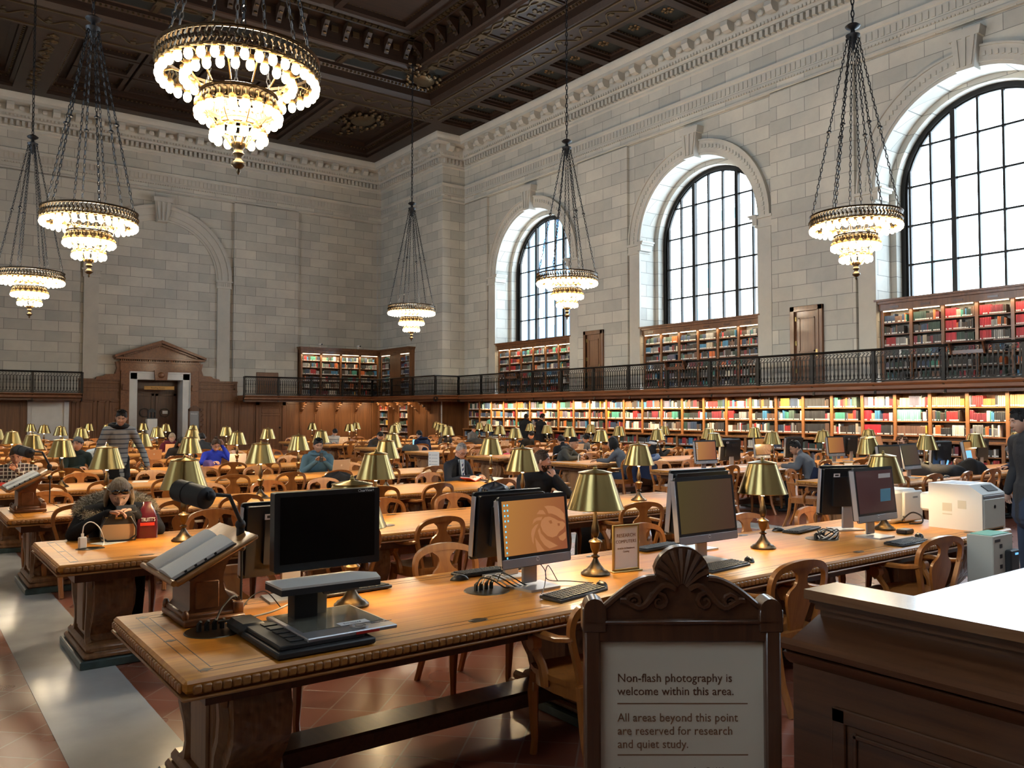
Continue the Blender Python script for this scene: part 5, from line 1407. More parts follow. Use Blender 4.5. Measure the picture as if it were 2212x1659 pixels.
# --- dictionary stands -------------------------------------------------------
def lectern(x, y, label, booklab):
    """low edge towards -x; the origin sits at the table surface under the middle of the base"""
    r = empty('book_stand', (x, y, TZ)); tag(r, label, 'book stand', 'sloping wooden book stands')
    m = MB(); out = [(-.115, .03), (-.115, .05), (-.095, .075), (-.095, .205), (.10, .325)]
    c = (.175, .215); 
    out += [(c[0]+.115*math.cos(a), c[1]-.015+.135*math.sin(a)) for a in [R(100+ (260-100)*k/12) for k in range(13)]]
    out += [(.135, .055), (.135, .03)]
    m.prism(out, -.15, .15, 'y', 0); m.rng(-.135, .155, -.20, .20, 0, .035, 0, .008); m.rng(-.125, .145, -.18, .18, .03, .055, 0, .006)
    m.rng(-.07, .04, -.156, .156, .07, .20, 0, .004)
    m.tube([(.13, -.16, .10), (.13, -.08, .10), (.13, 0, .10), (.13, .08, .10), (.13, .16, .10)], [.012, .018, .013, .018, .012], 8)
    for sy in (-1, 1): m.sphere((-.12, sy*.17, .05), (.018, .02, .028), 8, 5); m.rng(.10, .15, sy*.17-.015, sy*.17+.015, .03, .09, 0, .005)
    m.build('pedestal', M_oakh, r, 45)
    T = Matrix.Translation((-.01, 0, .325)) @ Matrix.Rotation(R(-27), 4, 'Y')
    m = MB(); m.M = T.copy(); m.box((0, 0, -.012), (.42, .56, .022), 0, .006); m.tube([(-.215, -.29, .004), (-.215, .29, .004)], .014, 10); m.build('sloping_board', M_tabedge, r, 45)
    bk = empty('open_dictionary', (x, y, TZ)); tag(bk, booklab, 'book')
    B = T @ Matrix.Translation((-.045, 0, .002))
    for s_ in (-1, 1):
        m = MB(); m.M = B.copy()
        def f(u, v, s_=s_): yy = s_*u*.235; return (-.16+.31*v, yy, .036*math.sin(min(1, u*1.02)*PI*.93)**.55*(1-.25*u)+.004)
        m.grid(f, 14, 4); m.grid(lambda u, v, f=f: (f(u, 0)[0], f(u, 0)[1], f(u, 0)[2]*v), 14, 1, 1); m.grid(lambda u, v, f=f: (f(u, 1)[0], f(u, 1)[1], f(u, 1)[2]*v), 14, 1, 1)
        m.rng(-.16, .15, s_*.234-.001, s_*.234+.001, 0, .016, 1)
        m.build('page_block', [M_page, M_paper], bk, 60)
    m = MB(); m.M = B.copy(); m.rng(-.168, .158, -.245, .245, -.002, .003); m.build('cover', M_blackm, bk)
    m = MB(); m.M = B.copy()
    for k in range(4): m.box((-.165, -.20+k*.0, .012), (.001, .001, .001)); 
    for k in range(4): m.rng(-.10+k*.05, -.088+k*.05, -.2365, -.2355, .004, .014)
    m.build('thumb_index', M_blackm, bk, 0)
    return r
lectern(1.235, 4.22, 'sloping oak book stand holding an open dictionary on the front table', 'thick open dictionary on the book stand of the front table')
lectern(1.12, 9.78, 'smaller looking oak book stand on the third table at the left edge of the photo', 'open reference book on the farther book stand at the left edge')
def readlamp(x, y, z, label, s=1.0):
    """black tubular reading lamp clamped to the high edge of a stand"""
    r = empty('reading_lamp', (x, y, z)); r.scale = (s, s, s); tag(r, label, 'lamp', 'black clamp-on reading lamps')
    m = MB(); A = Vector((-.265, .12, .195)); B = Vector((-.185, -.07, .165)); d = (B-A).normalized()
    m.tube([A+d*t*(B-A).length for t in (0, .02, .5, .52, .98, 1)], [.048, .053, .053, .053, .053, .048], 16); m.tube([A.lerp(B, .36), A.lerp(B, .40)], .056, 16); m.build('lamp_head', M_blackm, r, 45)
    m = MB(); m.tube([tuple(B+Vector((.0, -.005, .02))), (-.075, -.06, .17), (.0, -.01, .03)], [.012, .010, .010], 8); m.sphere(tuple(B+Vector((.02, 0, .01))), .024, 10, 7); m.build('lamp_arm', M_blackm, r, 45)
    m = MB(); m.sphere((0, 0, .02), .026, 10, 7); m.box((0, 0, -.01), (.035, .03, .06), 0, .006); m.sphere((.006, 0, -.09), .022, 10, 7); m.build('clamp', M_blackm, r, 45)
    m = MB(); m.tube([(.006, 0, -.09), (.008, 0, -.2), (.006, 0, -.35)], .006, 6); m.build('lamp_cord', M_rubber, r, 45)
    return r
readlamp(1.385, 4.10, 1.19, 'black tubular reading lamp arched over the dictionary on the front table')
readlamp(1.30, 9.66, 1.19, 'black reading lamp on the farther book stand near the left edge', 1.0)
cable([(1.39, 4.10, .84), (1.33, 4.03, .88), (1.26, 3.98, .84), (1.22, 3.93, .80)], 'thick black lead dropping from the reading lamp to the table socket', r=.005)
cable([(1.31, 9.66, .84), (1.42, 9.62, .775), (1.36, 9.5, .77), (1.22, 9.44, .768)], 'thin dark lamp lead on the third table')
grommet(1.20, 3.90, 'oval bronze socket plate with black plugs at the foot of the front book stand')
grommet(2.70, 3.87, 'bronze socket plate crowded with plugs left of the lion wallpaper computer')
for k, t in ((1, 2.6), (1, 4.6), (2, 2.6), (2, 3.9), (3, 3.0)):
    m = MB(); m.lathe([(.13, 0), (.125, .003), (0, .003)], 28, sq=.8); m.lathe([(.06, .003), (.055, .005), (0, .005)], 20)
    o = m.build('cable_grommet', M_bronze, loc=(TX[0]+t, ty(k)+.48, TZ)); tag(o, 'oval bronze socket plate let into table %s, %s' % (ORD[k+1], 'the left one' if t in (2.6,) else 'the right one' if k < 3 else 'its only one in view'), 'socket')
rr = random.Random(3)
for i in range(5):
    x0 = 2.66+i*.035
    cable([(x0-.02, 3.88, .80), (x0, 3.86, .83+rr.uniform(0, .03)), (x0+.06, 3.84, .82), (x0+.13, 3.82, .775), (x0+.19, 3.84, .768)], '%s lead looping from the crowded socket plate, %s from left' % ('white' if i % 2 else 'black', ORD[i+1]), M_wcable if i % 2 else M_rubber, .004)
cable([(2.84, 3.55, .78), (2.95, 3.66, .80), (3.0, 3.72, .86), (2.98, 3.78, .92)], 'thin black lead hanging behind the lion wallpaper computer keyboard')
cable([(3.26, 3.60, .78), (3.2, 3.74, .775), (3.08, 3.80, .79), (3.12, 3.84, .86), (3.16, 3.80, .77)], 'thin dark mouse lead curling under the lion wallpaper computer')
cable([(1.22, 3.90, .80), (1.30, 3.88, .80), (1.42, 3.84, .775), (1.52, 3.80, .775)], 'black power lead running to the magnifier base', r=.006)
cable([(1.26, 3.92, .79), (1.36, 3.93, .79), (1.50, 3.95, .80), (1.62, 4.0, .82)], 'white lead bundled beside the magnifier base', M_wcable, .005)
cable([(1.40, 4.14, .77), (1.48, 4.22, .82), (1.56, 4.22, .84), (1.60, 4.12, .775)], 'thin brown cord looping beside the book stand')
# --- desktop magnifier ---------------------------------------------------------
r = empty('reading_magnifier', (1.68, 3.74, TZ)); tag(r, 'video reading magnifier with a big black screen over a silver viewing tray', 'magnifier')
m = MB(); o = roundrect(.535, .365, .01); m.prism([(a, b+.447) for a, b in o], -.02, .035, 'y'); m.rng(-.20, .20, .03, .07, .30, .54, 0, .01); q = m.build('monitor_housing', M_black, r, 40)
m = MB(); m.rng(-.24, .24, -.0215, -.0195, .30, .608); s = m.build('screen', M_scr_off, r, 0)
text('ClearView+', .018, (.15, -.0215, .613), (PI/2, 0, 0), M_whiteink, q)
m = MB(); m.prism([(-.20, .0), (-.20, .215), (-.09, .215), (-.09, 0)], -.10, -.02, 'y'); m.build('column', M_blackm, r)
m = MB(); m.rng(-.09, -.02, -.05, .0, 0, .2, 0, .003); m.build('column_side', M_beige, r)
m = MB(); m.prism([(-.30, -.20), (.17, -.22), (.21, -.10), (.12, .0), (-.30, .0)], .195, .222, 'z'); m.build('camera_head', M_blackm, r)
m = MB(); m.prism([(-.30, -.20), (.17, -.22), (.21, -.10), (.12, .0), (-.30, .0)], .222, .232, 'z'); m.build('camera_head_cover', M_white, r)  # bright white colour stands in for glare on the cover
m = MB(); m.prism([(-.06, -.10), (.12, -.10), (.08, -.02), (-.04, -.02)], .16, .196, 'z'); m.build('camera_lens_block', M_grey, r)
m = MB(); m.rng(-.42, .02, -.47, .10, .003, .03, 0, .006); m.rng(-.40, -.02, -.44, -.02, .03, .05, 0, .004)
for k in range(5): m.rng(-.34, -.27, -.40+k*.075, -.345+k*.075, .05, .056, 0, .002)
m.rng(-.43, -.30, -.05, .15, .0, .06, 0, .02); m.build('sliding_base', M_blackm, r, 40)
m = MB(); m.rng(-.28, .14, -.44, .04, .045, .062, 0, .004); tr = m.build('viewing_tray', M_silver, r)
m = MB(); m.rng(-.255, .125, -.335, .022, .062, .0645); m.build('tray_glass', mat('smoked_tray_glass', (.17, .165, .13), .12, coat=.6), r, 0)
m = MB(); m.rng(-.08, .06, -.335, -.28, .0646, .0654); q = m.build('tray_label', M_whiteink, r, 0)
text('Enhanced', .022, (-.06, -.318, .0658), (0, 0, 0), M_grey, q)
m = MB(); m.lathe([(.042, 0), (.042, .008), (.030, .008), (.030, .004), (.018, .004), (.018, .009), (0, .009)], 24); m.build('control_dial', M_silver, r, loc=(-.02, -.385, .062))
text('ClearView+', .022, (.05, -.365, .0625), (0, 0, 0), M_grey, tr); m = MB(); m.rng(-.06, .05, -.443, -.438, .046, .056); m.build('red_lock', M_red, r)
# --- computers on the front table ------------------------------------------------
aio(1.73, 4.36, 180, 'black computer seen from behind, left of the magnifier screen', S_dim, lionp=False)
keyboard(2.08, 4.30, 183, 'black keyboard partly behind the magnifier camera head')
aio(2.97, 3.78, 3, 'computer showing an orange lion wallpaper on the front table', S_or, icons=True, lionp=True, w_=.52)
aio(3.02, 4.12, 180, 'black computer back seen behind the lion wallpaper computer', S_dim)
keyboard(3.03, 3.50, 13, 'black keyboard in front of the lion wallpaper computer'); mouse(3.29, 3.56, -20, 'black mouse right of the lion computer keyboard')
keyboard(3.00, 4.30, 180, 'black keyboard behind the lion computer'); mouse(2.74, 4.21, 70, 'black mouse behind the crowded socket plate')
card(3.735, 3.82, -7, .205, .285, 'brass framed RESEARCH COMPUTERS table sign', [('RESEARCH', .031, .215, M_ink2), ('COMPUTERS', .0285, .178, M_ink2), ('Articles & Databases', .016, .14, M_ink2), ('Catalog', .016, .12, M_ink2)])
aio(4.43, 3.76, 0, 'computer with a dim dark screen on the front table, behind the framed notice', S_dim, lionp=False, w_=.59, h=.44)
aio(4.74, 4.12, 180, 'tall black computer back with a round emblem behind the dim screen', S_dim, w_=.60, h=.46, zoff=.0)
keyboard(4.31, 3.53, 6, 'black keyboard half hidden behind the carved shell of the framed notice'); mouse(4.64, 3.57, -30, 'black mouse on the front table between the framed notice and the chair')
keyboard(4.55, 4.32, 186, 'dark keyboard on the far side of the front table beside the RESEARCH COMPUTERS sign')
pc3 = aio(6.36, 3.66, 0, 'computer with a blue notice stuck on its maroon screen near the printers', S_pur, w_=.57, h=.43)
m = MB(); m.rng(-.02, .13, -.0045, -.003, .27, .37); q = m.build('blue_notice', M_blue, pc3, 0); q.matrix_local = Matrix.Translation((0, -.055, .02))
m = MB(); m.rng(-.10, .07, -.0045, -.003, .42, .455); q = m.build('taped_paper', M_paper, pc3, 0); q.matrix_local = Matrix.Translation((.02, -.075, .06))
aio(6.55, 4.05, 157, 'computer seen from behind with its silver mount beside the printers', S_dim, w_=.50, h=.42)
keyboard(6.25, 3.34, 2, 'black keyboard with pale glare near the printer'); mouse(6.64, 3.45, -40, 'dark mouse near the printer keyboard')
keyboard(6.19, 4.22, 190, 'keyboard on the far side of the front table left of the printers'); mouse(6.02, 4.33, 60, 'black mouse at the far edge of the front table right of the third lamp')
o = MB(); o.box((0, 0, .02), (.13, .09, .038), 0, .008); q = o.build('card_reader', M_black, loc=(6.74, 3.62, TZ)); tag(q, 'small black box behind the mouse near the printer', 'box')
grommet(5.93, 3.86, 'bronze socket plate buried in coiled leads near the printers')
for i in range(6):
    a = i*1.05; cx_, cy_ = 5.98, 3.84
    cable([(cx_+.10*math.cos(a+q*1.3), cy_+.07*math.sin(a+q*1.3), .79+.04*math.sin(q*2+i)) for q in range(5)], '%s coiled lead by the printers, strand %s' % ('white' if i % 2 else 'black', ORD[i+1]), M_wcable if i % 2 else M_rubber, .005)
for x_, nm_ in ((2.9, 'black'), (2.98, 'dark')):
    cable([(x_, 3.9, .60), (x_+.02, 3.85, .52), (x_+.05, 3.8, .46), (x_+.08, 3.85, .50), (x_+.06, 3.9, .60)], '%s bundled lead hanging under the front table' % nm_, r=.006)
# --- printers ---------------------------------------------------------------------
r = empty('printer', (7.54, 3.50, TZ)); tag(r, 'large cream laser printer at the right end of the front table', 'printer')
m = MB(); m.prism([(-.23, .0), (-.23, .31), (-.12, .385), (.22, .385), (.22, 0)], -.21, .21, 'x', 0)
m.build('printer_body', M_white, r, 30)
m = MB(); m.rng(-.19, .19, -.238, -.225, .02, .27, 0, .01); m.rng(-.19, .19, -.236, -.22, .275, .30, 1, .004); m.build('front_cover', [M_beige, M_grey], r)
m = MB(); m.rng(-.13, .12, -.06, .15, .383, .3865); m.build('output_tray', mat('dark_tray', (.05, .06, .08), .4), r, 0)
m = MB(); m.box((.05, -.175, .352), (.18, .075, .008), 0, 0, rx=R(34)); m.build('control_panel', M_black, r)
m = MB(); m.lathe([(.016, 0), (.016, .002), (.011, .002), (.011, 0)], 20); q = m.build('round_emblem', M_blackm, r, loc=(0, -.239, .20)); q.rotation_euler = (PI/2, 0, 0)
m = MB(); m.rng(-.2115, -.21, .02, .10, .15, .22); m.rng(-.2115, -.21, -.10, -.03, .18, .25); m.rng(-.2115, -.21, .02, .10, .12, .13); m.build('side_labels', M_beige, r, 0)
m = MB(); m.rng(-.16, .12, .21, .33, .13, .29, 0, .02); m.build('rear_feeder', M_white, r, 40)
m = MB(); m.rng(-.17, .17, -.23, -.10, -.0, .012); m.build('base', M_grey, r)
r = empty('printer', (7.44, 4.16, TZ), 0); tag(r, 'smaller cream printer seen side-on behind the blue notice computer', 'printer')
m = MB(); m.rng(-.24, .20, -.19, .20, 0, .30, 0, .03); m.build('printer_body', M_white, r, 40); m = MB(); m.rng(-.10, .235, -.215, -.185, .01, .285, 0, .02); m.build('side_cover', M_white, r, 40)
m = MB(); m.rng(.05, .13, -.219, -.214, .22, .235); m.rng(-.13, -.11, -.22, -.19, .03, .07); m.build('vent', M_grey, r, 0)
cable([(7.30, 3.95, .79), (7.38, 3.9, .86), (7.45, 3.85, .83), (7.40, 3.82, .775), (7.30, 3.88, .77)], 'black looped leads between the two printers', r=.007)
r = empty('payment_kiosk', (7.03, 3.085, 0)); tag(r, 'beige metal print payment box standing at the right end of the front table', 'kiosk')
m = MB(); m.rng(-.17, .17, -.10, .10, 0, .80, 0, .006); m.build('cabinet', M_beige, r)
m = MB(); m.rng(-.15, .15, -.08, .08, .80, .806); m.build('top_notice', mat('mint_card', (.25, .62, .52), .5), r, 0)
m = MB(); m.rng(.02, .17, -.15, -.10, .42, .68, 0, .01); m.build('card_reader', M_blackm, r); m = MB(); m.rng(.09, .14, -.153, -.15, .64, .655); m.build('indicator', S_blue, r, 0)
m = MB()
for z in (.70, .62, .54): m.rng(-.06, -.02, -.103, -.10, z, z+.03)
m.rng(-.14, -.05, -.102, -.10, .75, .77); m.rng(-.13, -.07, -.103, -.10, .16, .22); m.build('labels', M_blackm, r, 0)
# --- woman's things on the second table -----------------------------------------------
r = empty('handbag', (1.44, 7.10, TZ), R(-12)); r.scale = (.76, .9, .94); tag(r, 'black and tan handbag standing on the second table', 'handbag')
m = MB(); m.prism([(-.16, 0), (.16, 0), (.175, .10), (.145, .21), (.11, .235), (-.11, .235), (-.145, .21), (-.175, .10)], -.06, .06, 'y'); m.build('bag_body', M_blackm, r, 40)
m = MB(); m.prism([(-.15, .012), (.15, .012), (.162, .09), (.14, .14), (-.14, .14), (-.162, .09)], -.066, -.055, 'y'); m.build('tan_panel', mat('tan_leather', (.42, .27, .15), .45), r, 40)
m = MB(); m.tube([(-.11, -.065, .20), (-.165, -.085, .12), (-.165, -.09, .05), (-.10, -.10, .0+.012), (0, -.10, .006+.004), (.10, -.10, .012), (.165, -.09, .05), (.165, -.085, .12), (.11, -.065, .20)], .009, 8); m.build('handle', M_black, r, 60)
m = MB()
for sx in (-1, 1): m.lathe([(.014, -.003), (.014, .003), (.010, .003), (.010, -.003), (.014, -.003)], 14, (sx*.11, -.065, .20), cap=False)
m.rng(-.03, .03, -.068, -.064, .185, .20); m.build('metal_fittings', M_brassframe, r)
r = empty('paper_bag', (1.655, 7.13, TZ), R(-8)); r.scale = (.62, .8, 1.0); tag(r, 'shiny maroon plastic gift bag beside the handbag', 'bag')
m = MB(); rz_ = random.Random(2)
prof = [(0, .12, .055), (.08, .125, .06), (.16, .115, .055), (.22, .09, .045), (.26, .06, .03), (.285, .05, .02)]
m.grid(lambda u, v: (lambda z, a, b: (a*max(-1, min(1, 1.35*math.cos(2*PI*u)))*(1+rz_.uniform(-.05, .05)), b*max(-1, min(1, 1.35*math.sin(2*PI*u)))*(1+rz_.uniform(-.18, .18)), z))(*prof[int(round(v*5))]), 22, 5, closeu=True)
m.build('bag_body', mat('maroon_film', (.075, .006, .014), .25, coat=.5), r, 30)
text("TRUITT'S", .042, (-.075, -.066, .135), (PI/2, 0, 0), M_whiteink, r); m = MB(); m.rng(-.085, .085, -.067, -.063, .10, .125); m.build('red_band', M_red, r, 0)
o = MB(); o.rng(-.11, .11, -.08, .08, 0, .003); q = o.build('paper_sheet', M_paper, smooth=0, loc=(1.36, 7.02, TZ)); q.rotation_euler = (0, 0, .5); tag(q, 'white sheet of paper under the handbag on the second table', 'paper')
r = empty('phone_charger', (1.14, 6.82, TZ+.002), R(15)); tag(r, 'white plug-in phone charger standing on the second table', 'charger')
m = MB(); m.rng(-.028, .028, -.014, .014, 0, .085, 0, .006); m.build('charger_body', M_white, r); m = MB(); m.rng(-.009, .009, -.006, .006, .085, .11); m.build('plug', M_white, r)
cable([(1.14, 6.82, .87), (1.15, 6.82, .93), (1.20, 6.84, .95), (1.26, 6.86, .90), (1.30, 6.90, .80), (1.28, 6.84, .765)], 'white charging lead arching from the charger', M_wcable, .004)
m = MB(); m.lathe([(.10, 0), (.095, .003), (0, .003)], 24, sq=.8); q = m.build('cable_grommet', M_bronze, loc=(1.19, 6.80, TZ-.0005)); tag(q, 'oval socket plate under the white charger on the second table', 'socket')
# --- laptops and papers -------------------------------------------------------------------
M_alu = mat('laptop_aluminium', (.52, .50, .46), .38, .5); M_gold_l = mat('laptop_gold', (.60, .42, .28), .38, .4)
def laptop(x, y, rz, label, lid=None, scr=None, op=105):
    r = empty('laptop', (x, y, TZ), R(rz)); tag(r, label, 'laptop', 'open laptops'); lid = lid or M_alu
    m = MB(); m.rng(-.155, .155, -.11, .11, 0, .012, 0, .003); m.build('laptop_base', lid, r)
    m = MB(); m.rng(-.145, .145, -.02, .09, .012, .0135); m.build('keys', M_blackm, r, 0)
    T = Matrix.Translation((0, .11, .012)) @ Matrix.Rotation(R(90-op), 4, 'X')
    m = MB(); m.M = T.copy(); m.rng(-.155, .155, 0, .007, 0, .215, 0, .002); ld = m.build('lid', lid, r)
    m = MB(); m.M = T.copy(); m.rng(-.145, .145, -.001, .0, .012, .205); m.build('screen', scr or S_cyan, r, 0)
    m = MB(); m.M = T.copy(); m.sphere((0, .008, .115), (.017, .0015, .019), 12, 6); m.build('lid_emblem', M_whiteink, r, 40); return r
# facing: laptops whose lid back is towards us have rz such that the hinge (+y) points at us
laptop(6.0, 12.98, 184, 'silver laptop in front of the man holding a phone'); laptop(5.30, 15.98, 175, 'pale folded tablet laptop in front of the woman in blue', M_white)
laptop(5.6, 21.85, 180, 'rose gold laptop in front of the person in maroon', M_gold_l); laptop(4.45, 18.8, 182, 'rose gold laptop on the sixth table left of a lamp', M_gold_l)
laptop(11.55, 24.7, 184, 'silver laptop in front of the person in the striped top'); laptop(12.35, 21.2, -25, 'laptop with a bright cyan screen beside the navy hood', M_black, S_cyan, 110)
laptop(9.6+4.2, 15.9, 176, 'silver laptop lid on a window bank table right of a lamp'); laptop(13.75, 19.0, 180, 'silver laptop in front of a dark haired reader by the windows')
laptop(15.0, 15.8, 178, 'gold laptop in front of the bowed reader in grey', M_gold_l); laptop(15.6, 12.7, -150, 'dark blue lidded laptop tilted open on the window bank', mat('dark_blue_lid', (.02, .06, .16), .3, .3), S_cyan, 125)
laptop(13.9, 6.9, -150, 'dark laptop beside the black coats on the nearest window table', M_black, S_blue)
def sheet(x, y, rz, w_, h, label, m_=None, t=.004, curl=0.0):
    m = MB(); m.grid(lambda u, v: ((u-.5)*w_, (v-.5)*h, t+curl*(u-.5)**2), 8, 1); m.rng(-w_/2, w_/2, -h/2, h/2, 0, t*.9)
    o = m.build('paper_sheet', m_ or M_paper, smooth=30, loc=(x, y, TZ)); o.rotation_euler = (0, 0, R(rz)); return tag(o, label, 'paper')
sheet(7.05, 10.02, 8, .34, .22, 'white open papers beside the reading man in a suit', curl=.15); sheet(5.80, 7.15, -10, .30, .22, 'white curling notepad in front of the man in the black sweater', curl=.5)
r = empty('red_book', (6.78, 10.12, TZ), R(12)); tag(r, 'open red book held by the man in the suit', 'book')
m = MB()
for s_ in (-1, 1): m.prism([(0, .0), (s_*.13, .05), (s_*.13, .056), (0, .008)], -.10, .10, 'y')
m.build('cover', M_red, r); m = MB()
for s_ in (-1, 1): m.prism([(0, .01), (s_*.12, .058), (s_*.12, .068), (0, .022)], -.095, .095, 'y')
m.build('pages', M_paper, r)
for x, y, w_, h, lab in ((2.9, 12.9, .2, .28, 'sheet beside the lamp on the fourth table'), (3.3, 15.6, .3, .2, 'pale papers by the man in the grey beanie'), (5.7, 18.4, .3, .2, 'white papers on the sixth table'), (12.6, 9.8, .3, .2, 'papers left of the grey sweater man'), (14.6, 6.45, .5, .3, 'large papers in front of the grey haired man'),
                     (10.9+2, 12.8, .28, .2, 'papers between the two talking women'), (16.2, 24.6, .3, .2, 'papers in front of the reader in the grey top')): sheet(x, y, rr.uniform(-20, 20), w_, h, lab)
r = empty('reading_light', (11.15, 12.75, TZ)); tag(r, 'small white curved clip light on the table by the woman in the beanie', 'lamp')
m = MB(); m.tube([(0, 0, .01), (0, 0, .10), (.02, 0, .16), (.07, 0, .18), (.12, 0, .16), (.14, 0, .12)], [.012, .010, .007, .007, .008, .010], 8); m.lathe([(.04, 0), (.035, .012), (0, .014)], 14); m.build('light_body', M_white, r, 50)
# framed cards at table ends
def endcard(x, y, z, label, w_=.28, h=.40):
    r = empty('notice_card', (x, y, z), R(-90+36)); tag(r, label, 'sign', 'white notice cards')
    m = MB(); m.rng(-w_/2, w_/2, -.005, .005, 0, h, 0, .003); m.build('card', M_paper, r)
    m = MB()
    for k in range(4): m.lathe([(.010, 0), (.010, .001), (0, .001)], 8, (0, 0, 0)); 
    m = MB()
    for k in range(4): m.rng(-w_/2+.03, -w_/2+.055, -.0065, -.005, h*.78-k*h*.19, h*.78-k*h*.19+.022); m.rng(-w_/2+.08, w_/2-.04, -.0065, -.005, h*.79-k*h*.19, h*.79-k*h*.19+.008)
    m.build('printed_lines', M_grey, r, 0)
    for sx in (-1, 1): m = MB(); m.tube([(sx*w_*.3, .01, h*.9), (sx*w_*.35, .14, -z)], .008, 6); m.build('easel_leg', M_darkv, r)
    return r
endcard(10.45, 17.2, .42, 'white notice card with four bullet points at a table end, behind the suit man'); 
card(5.75, 16.4-.5, 0, .21, .28, 'white framed notice card right of the woman in blue', [('Please', .03, .2, M_ink2)])
card(11.45, 7.0, -30, .16, .26, 'narrow framed notice standing on the nearest window bank table', [('COMPUTERS', .02, .19, M_ink2)])
card(4.0, 21.4, 0, .26, .30, 'plain white sign by the doorway end of the left bank', [('Reading', .03, .2, M_ink2)]); 
# --- computers of the window bank ------------------------------------------------------------
for x, y, rz, lab, s_, tl in ((11.1, 9.42, -2, 'computer with an orange brown screen, leftmost on the second window bank table', S_or, 6), (12.2, 9.80, 176, 'computer seen from behind with a silver mount, beside the leftmost orange screen', S_dim, 4),
                          (13.35, 9.9, -6, 'computer with a bright orange screen above the third front table lamp', S_or, 6), (14.05, 9.75, 178, 'computer seen from behind, left of the man in the grey sweater', S_dim, 4),
                          (15.1, 9.5, -4, 'computer with a brown screen right of the man in the grey sweater', S_or, 6), (15.9, 9.7, 180, 'computer seen from behind right of the brown screen', S_dim, 4), (16.75, 9.5, 14, 'computer with a tilted brown screen near the curly haired reader', S_or, 14),
                          (12.55, 6.62, 2, 'large dark brown screen computer left of the black coats', S_dim, 12), (11.72, 6.50, -6, 'computer mostly hidden behind the big front lamp shade', S_dim, 8), (14.1, 6.95, 172, 'computer seen from behind above the black coats', S_dim, 4),
                          (14.75, 6.75, 6, 'computer with a blue window on an orange screen near the grey haired man', S_or, 10), (15.6, 7.0, 176, 'computer back behind the grey haired man', S_dim, 4)):
    q = aio(x, y, rz, lab, s_, tilt=tl, lionp=(lab.startswith('computer with a bright')), icons=lab.startswith('computer with an orange brown'))
    if 'blue window' in lab:
        m = MB(); m.rng(-.22, .02, -.0036, -.003, .10, .34); w2 = m.build('blue_window', S_blue, q, 0); w2.matrix_local = Matrix.Translation((0, -.05, .02)) @ Matrix.Rotation(R(-10), 4, 'X')
keyboard(11.2, 9.2, 4, 'keyboard under the leftmost orange brown screen'); keyboard(15.1, 9.22, 0, 'keyboard under the brown screen beside the grey sweater man')
keyboard(12.75, 6.36, 3, 'black keyboard below the large dark brown screen'); mouse(13.1, 6.36, 0, 'black mouse on the nearest window bank table')
# ================================================================ FRAMED NOTICE STAND
ST = empty('notice_stand', (1.82, 1.64, 0), -YAW); tag(ST, 'dark carved wooden stand framing the Non-flash photography notice', 'sign')
m = MB(); hw = .277; zt = 1.17
for sx in (-1, 1):
    m.rng(sx*hw-(.045 if sx > 0 else 0), sx*hw+(.045 if sx < 0 else 0), -.03, .03, .0, zt+.01, 0, .006)
    m.tube([(sx*(hw-.028), -.035, zt+.035), (sx*(hw-.028), .035, zt+.035)], .030, 18)
    m.rng(sx*(hw-.028)-.034, sx*(hw-.028)+.034, -.034, .034, zt-.03, zt+.035, 0, .004)
    m.rng(sx*hw-(.06 if sx > 0 else -.015), sx*hw+(.06 if sx < 0 else -.015)+(0 if sx < 0 else .03), -.16, .16, 0, .05, 0, .015)
m.rng(-hw, hw, -.026, .026, zt-.06, zt+.005, 0, .006); m.rng(-hw+.04, hw-.04, -.026, .026, .60, .66, 0, .006); m.rng(-hw, hw, -.034, .034, zt-.008, zt+.004, 0, .004)
m.build('frame', M_darkv, ST, 40)
m = MB(); out = [(-.235, zt), (-.235, zt+.03)]
for k in range(13): a = k/12; out.append((-.235+a*.16, zt+.03+.095*math.sin(a*PI/2)**1.1))
out += [(-.072, zt+.125)]
for k in range(1, 12): a = PI-PI*k/12; out.append((.080*math.cos(a), zt+.125+.085*math.sin(a)))
out += [(.072, zt+.125)]
for k in range(13): a = 1-k/12; out.append((.235-a*.16, zt+.03+.095*math.sin(a*PI/2)**1.1))
out += [(.235, zt+.03), (.235, zt)]
m.prism(out, -.018, .018, 'y')
for k in range(9):      # shell flutes
    a = PI*(k+.5)/9; m.tube([(.012*math.cos(a), -.020, zt+.095+.01*math.sin(a)), (.045*math.cos(a), -.026, zt+.12+.045*math.sin(a)), (.074*math.cos(a), -.018, zt+.125+.078*math.sin(a))], [.004, .010, .011], 6)
for sx in (-1, 1):
    m.tube([(sx*(.02+.012*k), -.022, zt+.09-.004*k+.02*math.sin(k*.6)) for k in range(14)], [.010]*14, 6)
    for cx_, r_ in ((.065, .030), (.135, .022)):
        m.tube([(sx*(cx_+r_*(1-k/14)*math.cos(k*.75)), -.022, zt+.055+r_*(1-k/14)*math.sin(k*.75)) for k in range(13)], [.009-.0004*k for k in range(13)], 6)
    m.tube([(sx*(.235-a*.16), -.018, zt+.026+.093*math.sin(a*PI/2)**1.1) for a in [k/8 for k in range(9)]], .009, 6)
m.build('carved_crest', M_dark, ST, 40)
m = MB(); m.rng(-.234, .234, -.006, .002, .64, zt-.062); pl = m.build('notice_board', mat('cream_notice_board', (.62, .55, .44), .75), ST, 0)
def ln(t_, sz, z, mm, sx=1.0): text(t_, sz, (-.183, -.0068, z), (PI/2, 0, 0), mm, pl, sx=sx)
ln('Non-flash photography is', .0335, .995, M_ink, .955); ln('welcome within this area.', .0335, .958, M_ink, .955)
ln('All areas beyond this point', .0335, .884, M_ink2, .94); ln('are reserved for research', .0335, .847, M_ink2, .94); ln('and quiet study.', .0335, .810, M_ink2, .94)
ln('Other visitors may enter as part of an official Library tour.', .0165, .744, M_ink, .935)
